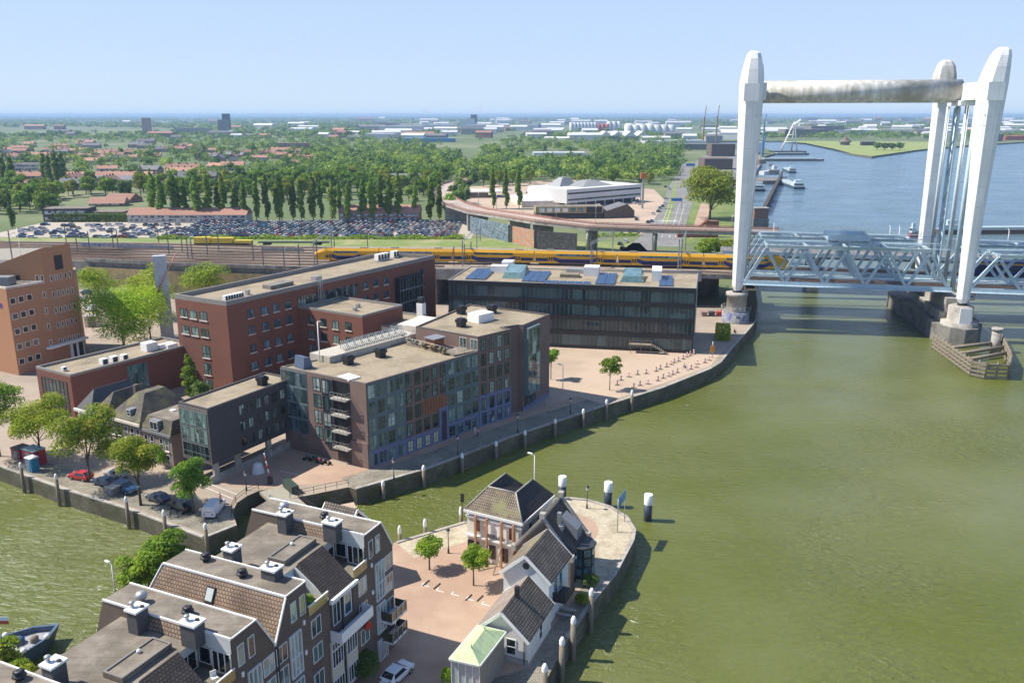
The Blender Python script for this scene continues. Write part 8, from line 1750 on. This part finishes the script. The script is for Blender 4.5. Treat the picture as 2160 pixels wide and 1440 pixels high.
D__ = [Vector((v.x, v.y, v.z - .7)) for v in C__]
for i in range(9): j = (i + 1) % 9; mb.poly([C__[i], C__[j], D__[j], D__[i]])
mb.poly(D__, 1); mb.build('hull', [mat('boat_navy', (.08, .13, .21), .5), mat('boat_deck', (.33, .33, .36), .8)], boat)
mb = MB(); mb.fbox(f, -4.6, .2, -1.9, .9, 1.21, 3.0); cb2 = mb.build('cabin', mat('boat_cabin', (.55, .60, .60), .5), boat); mb = MB(); mb.fbox(f, -4.8, .4, -2.1, 1.1, 3.01, 3.12); mb.build('roof', mat('boat_blue_roof', (.05, .32, .55), .5), cb2)
mb = MB(); mb.tube(f.p(1.3, 1.3, 1.2), f.p(1.3, 1.3, 8.2), .09, 6, 0, .05); mb.tube(f.p(1.3, .2, 6.2), f.p(1.3, 2.4, 6.5), .05, 5); mb.build('mast', M_metal, boat)
mb = MB(); a = f.p(1.3, 1.25, 5.0); mb.hexa([a, a + Vector((1.5, .1, -.1)), a + Vector((1.5, .14, -.1)), a + Vector((0, .04, 0))], [a + Vector((0, 0, .45)), a + Vector((1.5, .1, .4)), a + Vector((1.5, .14, .4)), a + Vector((0, .04, .45))], 0)
a2 = a + Vector((0, 0, -.46)); mb.hexa([a2, a2 + Vector((1.5, .1, -.1)), a2 + Vector((1.5, .14, -.1)), a2 + Vector((0, .04, 0))], [a2 + Vector((0, 0, .45)), a2 + Vector((1.5, .1, .35)), a2 + Vector((1.5, .14, .35)), a2 + Vector((0, .04, .45))], 1); mb.build('flag', [M_white, mat('flag_red', (.6, .08, .05), .7)], boat)
for x, y_, m_, s in ((3.2, .8, mat('crate_blue', (.05, .12, .3), .5), .7), (1.5, -.6, M_wood, .6), (.8, 1.0, mat('gear_teal', (.05, .22, .3), .6), .8), (4.5, -.3, M_wood, .5)):
    mb = MB(); mb.lathe(f.p(x, y_, 1.21), [(s, 0), (s, .5), (s * .6, .75), (.1, .8)], 8); mb.build('deck_gear', m_, boat)
for x, y_ in ((-8, -2.1), (-4.5, -2.65), (-1, -2.6), (2.5, -2.45), (5.4, -1.7), (2.5, 2.45), (-2, 2.6)): mb = MB(); mb.ball(f.p(x, y_, 2.0), .33); mb.build('fender', M_white, boat)
# ================================================================ STREET THINGS
def kiosk(px, py, w_, h_, m_, rm, label, ang=-28, d=2.2):
    p = P(px, py, 0); f = Fr(p.x, p.y, ang); r_ = empty('kiosk', p, label, 'cabin'); mb = MB(); mb.fbox(f, -w_ / 2, w_ / 2, 0, d, 0, h_); mb.build('body', m_, r_); mb = MB(); mb.fbox(f, -w_ / 2 - .08, w_ / 2 + .08, -.08, d + .08, h_ + .01, h_ + .18); mb.build('roof', rm, r_); mb = MB(); mb.fbox(f, -w_ * .25, w_ * .25, -.05, -.004, .1, h_ * .85); mb.build('door', M_dormer, r_)
kiosk(62, 982, 3.2, 2.7, mat('kiosk_red', (.42, .03, .05), .5), mat('kiosk_teal_roof', (.28, .42, .46), .6), 'red cabin with a pale teal roof on the harbour quay'); kiosk(62, 996, 1.5, 2.4, mat('kiosk_blue', (.03, .25, .45), .5), M_white, 'small blue cabin with a white roof in front of the red cabin', d=1.4); kiosk(34, 968, 2.4, 1.8, mat('kiosk_maroon', (.25, .03, .05), .5), M_brick_brown, 'dark red box left of the red cabin')
kiosk(232, 1046, 1.6, 1.3, M_conc_d, M_metal, 'grey utility cabinet on the quay beside the blue estate car'); kiosk(195, 690, 4, 3, M_cream, M_conc, 'small cream utility hut beside the lime tree behind the bank', ang=10, d=3)
# railings along the curved quay
def railing(pts, label, h=1.1, m=None, step=1.6):
    mb = MB(); L = [Vector((p[0], p[1], 0.14)) for p in pts]
    for a, b in zip(L[:-1], L[1:]):
        n = max(1, int((b - a).length / step))
        for i in range(n + 1): q = a.lerp(b, i / n); mb.bar(q, q + Vector((0, 0, h)), .07, .07)
        for zz in (h * .55, h): mb.bar(a + Vector((0, 0, zz)), b + Vector((0, 0, zz)), .05, .05)
    return mb.build('railing', m or M_dmetal, org=L[0], label=label, cat='railing')
railing(xy((489, 1092), (490, 1078), (498, 1062), (520, 1045), (546, 1034)), 'dark iron railing round the curved quay corner'); railing(xy((612, 1052), (735, 1026)), 'dark iron railing along the straight quay wall by the bridge')
mb = MB(); lp_ = xy((620, 1064), (745, 1040), (752, 1052), (640, 1078)); mb.prism(lp_, WZ - .5, -1.5); mb.build('quay_ledge', M_sand, kind='structure')
# crane-barrier
p = P(570, 1020, 0); r_ = empty('road_barrier', p, 'raised red and white barrier arm at the canal bridge', 'barrier'); mb = MB(); mb.fbox(Fr(p.x, p.y, 0), -.35, .35, -.35, .35, 0, 1.2); mb.build('box', M_dmetal, r_)
for i in range(6): mb = MB(); q = p + Vector((-.1 * i, 0, 1.2 + i * .7)); mb.tube(q, q + Vector((-.1, 0, .69)), .09, 6); mb.build('arm_segment', M_white if i % 2 else mat('barrier_red', (.6, .04, .04), .5), r_)
# delineator boards
bd0 = None
ps = [(1310, 802), (1327, 795), (1345, 790), (1363, 788), (1384, 783), (1393, 779), (1406, 774), (1416, 769), (1422, 765), (1431, 762), (1441, 757), (1449, 753), (1456, 750), (1463, 747), (1350, 813), (1367, 810), (1388, 803), (1399, 798), (1411, 794), (1419, 790), (1429, 786), (1458, 779), (1469, 775), (1471, 768), (1487, 765), (1496, 760), (1302, 812), (1337, 818)]
for i, (px, py) in enumerate(ps):
    p = P(px, py, .02)
    if bd0 is None:
        bd0 = empty('delineator_board', p, 'red and white striped traffic board in the rows on the sandy square', 'traffic board', 'striped boards on the square'); f = Fr(p.x, p.y, 0, .02)
        mb = MB(); mb.fbox(f, -.55, .55, -.3, .3, 0, .12); mb.build('foot', M_conc_d, bd0)
        for k in range(4): mb = MB(); mb.fbox(f, -.17, .17, -.03, .03, .13 + k * .28, .405 + k * .28); mb.build('stripe', M_white if k % 2 else mat('barrier_orange', (.65, .15, .06), .5), bd0)
    else: copy_tree(bd0, loc=p, rz=rnd.uniform(-.6, .6))
p = P(1502, 755, 0); r_ = empty('orange_works_sign', p, 'tall orange roadworks sign beside the hedge by the water', 'sign'); mb = MB(); mb.box(p.x - .5, p.x + .5, p.y - .08, p.y + .08, 1.4, 3.2); mb.build('panel', mat('works_orange', (.70, .28, .02), .5), r_); mb = MB(); mb.tube(p, p + Vector((0, 0, 4.2)), .09, 6); mb.build('post', M_metal, r_)
# skips by the viaduct
for i, (px, m_, lab) in enumerate(((1494, mat('skip_grey', (.35, .2, .2), .6), 'pale skip container under the viaduct, left one'), (1510, mat('skip_dark', (.06, .06, .07), .6), 'dark skip container under the viaduct, middle one'), (1526, mat('skip_red', (.45, .05, .04), .6), 'red skip container beside the bridge pier'))):
    p = P(px - 8, 667, 0); mb = MB(); mb.hexa([(p.x - .7, p.y, 0), (p.x + .7, p.y, 0), (p.x + .7, p.y + 1.4, 0), (p.x - .7, p.y + 1.4, 0)], [(p.x - .9, p.y - .2, 1.3), (p.x + .9, p.y - .2, 1.3), (p.x + .9, p.y + 1.6, 1.3), (p.x - .9, p.y + 1.6, 1.3)]); mb.build('skip', m_, org=p, label=lab, cat='skip')
# blue information sign on the point
p = P(1302, 1122, 0); d = P(1317, 1100, 0); r_ = empty('harbour_sign', p, 'blue harbour sign on two posts at the tip of the small square', 'sign'); h1_ = ZH(p.x, p.y, 1052)
mb = MB(); mb.tube(p, p + Vector((0, 0, h1_)), .07, 6); mb.build('post', M_metal, r_); mb = MB(); mb.tube(d, d + Vector((0, 0, h1_)), .07, 6); mb.build('post', M_metal, r_)
mb = MB(); mb.hexa([p + Vector((0, -.06, h1_ - 1.5)), d + Vector((0, -.06, h1_ - 1.5)), d + Vector((0, .06, h1_ - 1.5)), p + Vector((0, .06, h1_ - 1.5))], [p + Vector((0, -.06, h1_)), d + Vector((0, -.06, h1_)), d + Vector((0, .06, h1_)), p + Vector((0, .06, h1_))]); pn = mb.build('panel', mat('panel_blue', (.04, .22, .55), .4), r_)
# signal lamp at the corner
p = P(975, 1100, 0); mb = MB(); mb.tube(p, p + Vector((0, 0, 4.6)), .07, 6); mb.box(p.x - .2, p.x + .35, p.y - .15, p.y + .15, 3.2, 4.5); mb.build('harbour_signal', M_dmetal, org=p, label='black harbour signal post at the left corner of the white house', cat='signal')
# benches
p = P(1196, 1290, 0)
for i, (px, py, lab) in enumerate(((1198, 1291, 'grey timber picnic bench on the shaded quay'), (1190, 1302, 'second grey timber bench in front of the picnic bench'))):
    p = P(px, py, 0); f = Fr(p.x, p.y, -22); r_ = empty('timber_bench', p, lab, 'bench'); mb = MB(); mb.fbox(f, -1, 1, -.22, .22, .43, .5); mb.build('seat', M_conc, r_)
    for x in (-.8, .8): mb = MB(); mb.fbox(f, x - .06, x + .06, -.2, .2, 0, .429); mb.build('leg', M_wood, r_)
# tree-bed timbers, white parking marks
mb = MB()
for px, py in ((892, 1234), (915, 1241), (982, 1265), (1006, 1267)): p = P(px, py, .06); mb.bar(p, p + Vector((.7, 1.3, 0)), .12, .12)
mb.build('tree_bed_edging', M_woodd, kind='structure')
mb = MB()
for px, py in ((890, 1233), (920, 1244), (952, 1252), (983, 1262), (1016, 1273)):
    p = P(px, py, .03); mb.bar(p, p + Vector((1.0, -.45, 0)), .12, .01); mb.bar(p, p + Vector((.25, .55, 0)), .12, .012)
for (a, b) in (((420, 1012), (500, 1042)), ((416, 1020), (492, 1052)), ((636, 1002), (590, 992))): mb.bar(P(*a, .045), P(*b, .045), .1, .01)
mb.build('parking_marking', M_white, kind='structure')
# ---- people
SK = mat('skin', (.50, .31, .22), .6)
def person(px, py, yt, top, legs, label, ang=0, z=0, h=None, sit=False, hair=(.05, .035, .025)):
    p = P(px, py, z); H = 1.75; r_ = empty('person', p, label, 'person'); f = Fr(p.x, p.y, ang, z)
    me = bpy.data.meshes.new('body'); 
    hz_ = .92 if not sit else .55
    kn = [(.12, .1, .48), (-.12, -.14, .48)] if not sit else [(.13, .42, .55), (-.13, .42, .55)]
    ft = [(.13, .02, .05), (-.13, -.28, .07)] if not sit else [(.13, .45, .05), (-.13, .45, .05)]
    o = (H - 1.75) + (0 if not sit else -.37)
    V = [(0, 0, hz_), (0, 0, 1.15 + o), (0, .01, 1.42 + o), (0, .02, 1.52 + o), (0, .04, 1.68 + o), (.19, 0, 1.40 + o), (.27, -.02, 1.12 + o), (.25, .12, .92 + o), (-.19, 0, 1.40 + o), (-.27, .03, 1.12 + o), (-.22, .2, .95 + o), (.1, 0, hz_ - .05), (*kn[0],), (*ft[0],), (-.1, 0, hz_ - .05), (*kn[1],), (*ft[1],), (ft[0][0], ft[0][1] + .16, .04), (ft[1][0], ft[1][1] + .16, .05)]
    E = [(0, 1), (1, 2), (2, 3), (3, 4), (2, 5), (5, 6), (6, 7), (2, 8), (8, 9), (9, 10), (0, 11), (11, 12), (12, 13), (0, 14), (14, 15), (15, 16), (13, 17), (16, 18)]
    Rr = [.14, .13, .15, .06, .1, .065, .045, .035, .065, .045, .035, .1, .065, .045, .1, .065, .045, .035, .035]
    me.from_pydata([tuple(f.p(*v) - p) for v in V], E, []); ob = bpy.data.objects.new('body', me); COL.objects.link(ob); ob.parent = r_; sm_ = ob.modifiers.new('Skin', 'SKIN'); ss = ob.modifiers.new('Sub', 'SUBSURF'); ss.levels = 1; ss.render_levels = 1
    for i, rr in enumerate(Rr): me.skin_vertices[0].data[i].radius = (rr, rr); 
    me.skin_vertices[0].data[0].use_root = True
    me.materials.append(SK); ORG[ob.name] = p
    mb = MB(); mb.lathe(f.p(0, .0, hz_ - .02), [(.15, 0), (.17, .22), (.2, .45), (.1, .56)] if not sit else [(.17, 0), (.18, .2), (.2, .42), (.1, .52)], 10); mb.build('shirt', mat('cloth_' + top[0], top[1], .8), r_)
    mb = MB()
    for (a, b, c) in ((11, 12, 13), (14, 15, 16)): A_, B_, C_1 = (f.p(*V[i]) for i in (a, b, c)); mb.tube(A_, B_, .115, 8, 0, .085); mb.tube(B_, C_1 + Vector((0, 0, .08)), .085, 8, 0, .065)
    mb.build('trousers', mat('cloth_' + legs[0], legs[1], .8), r_)
    mb = MB(); mb.ball(f.p(0, .01, 1.71 + o), .115, .12, .11); mb.build('hair', mat('hair_dark', hair, .8), r_)
    return r_
W_, N_, B_k, RD = ('white', (.7, .7, .7)), ('navy', (.03, .05, .12)), ('black', (.02, .02, .02)), ('red', (.5, .05, .05))
person(1002, 916, 0, W_, W_, 'person in white clothes walking by the canal facade', 200); person(1008, 921, 0, ('pink', (.6, .3, .35)), N_, 'person in pink top walking beside the one in white', 200)
person(506, 976, 0, ('pale_blue', (.4, .5, .65)), N_, 'person in a pale blue shirt standing by the ramp wall', 30); person(560, 966, 0, W_, B_k, 'person in a white top under the raised wing', 90); person(573, 964, 0, ('sage', (.4, .45, .35)), W_, 'person in a sage top beside the ramp under the raised wing', 60); person(466, 1062, 0, RD, N_, 'person in a red top standing behind the white van', 120)
def cyclist(px, py, top, label, ang):
    p = P(px, py, 0); r_ = person(px, py, 0, top, N_, label, ang, z=.38, sit=True)
    f = Fr(p.x, p.y, ang); bk = empty('bicycle', f.p(0, .2), label.replace('cyclist', 'dark bicycle ridden by the cyclist').split(' riding')[0] + ' near the water', 'bicycle')
    for y_ in (-.4, .75):
        mb = MB(); n = 14
        for i in range(n): a0, a1 = 6.283 * i / n, 6.283 * (i + 1) / n; mb.tube(f.p(0, y_ + .33 * math.cos(a0), .34 + .33 * math.sin(a0)), f.p(0, y_ + .33 * math.cos(a1), .34 + .33 * math.sin(a1)), .022, 4)
        mb.build('wheel', M_tyre, bk)
    mb = MB(); mb.tube(f.p(0, -.4, .34), f.p(0, 0, .8), .02, 5); mb.tube(f.p(0, 0, .8), f.p(0, .6, .85), .02, 5); mb.tube(f.p(0, .6, .95), f.p(0, .75, .34), .02, 5); mb.tube(f.p(0, .15, .35), f.p(0, 0, .85), .02, 5); mb.tube(f.p(0, .15, .35), f.p(0, .6, .85), .02, 5); mb.tube(f.p(-.28, .55, 1.02), f.p(.28, .55, 1.02), .02, 5); mb.build('frame', M_dmetal, bk)
cyclist(1443, 778, ('blue', (.05, .12, .4)), 'cyclist in blue riding along the sandy square', -60); cyclist(1549, 704, ('red', (.5, .05, .05)), 'cyclist in red riding beside the hedge block', -50)
# motorcycles
for i, (px, py, c, lab) in enumerate(((648, 972, M_dmetal, 'black motorcycle farthest left by the stair tower'), (662, 972, M_dframe, 'dark motorcycle second from the left by the stair tower'), (677, 977, RD, 'red and black motorcycle beside the balconies'), (688, 980, B_k, 'black and cream motorcycle parked nearest the balconies'))):
    p = P(px, py, 0); f = Fr(p.x, p.y, 70 + i * 8); r_ = empty('motorcycle', p, lab, 'motorcycle'); m_ = c if not isinstance(c, tuple) else mat('cloth_' + c[0], c[1])
    for y_ in (-.65, .65): mb = MB(); mb.tube(f.p(-.06, y_, .31), f.p(.06, y_, .31), .31, 12); mb.build('wheel', M_tyre, r_)
    mb = MB(); mb.ball(f.p(0, .15, .75), .2, .38, .2); mb.ball(f.p(0, 0, .45), .2, .3, .22); mb.build('engine_and_tank', m_, r_); mb = MB(); mb.ball(f.p(0, -.4, .78), .17, .35, .1); mb.build('seat', M_black, r_)
    mb = MB(); mb.tube(f.p(0, .65, .31), f.p(0, .38, 1.0), .05, 5); mb.tube(f.p(-.33, .32, 1.05), f.p(.33, .32, 1.05), .03, 5); mb.build('handlebar', M_metal, r_)
# draped statue
p = P(545, 996, 0); mb = MB(); mb.lathe(p, [(1.1, 0), (1.0, .5), (.85, 1.1), (.7, 1.6), (.2, 1.8)], 12); mb.build('wrapped_object', M_iw, org=p, label='white wrapped object standing on a pale slab in the shaded yard', cat='object')
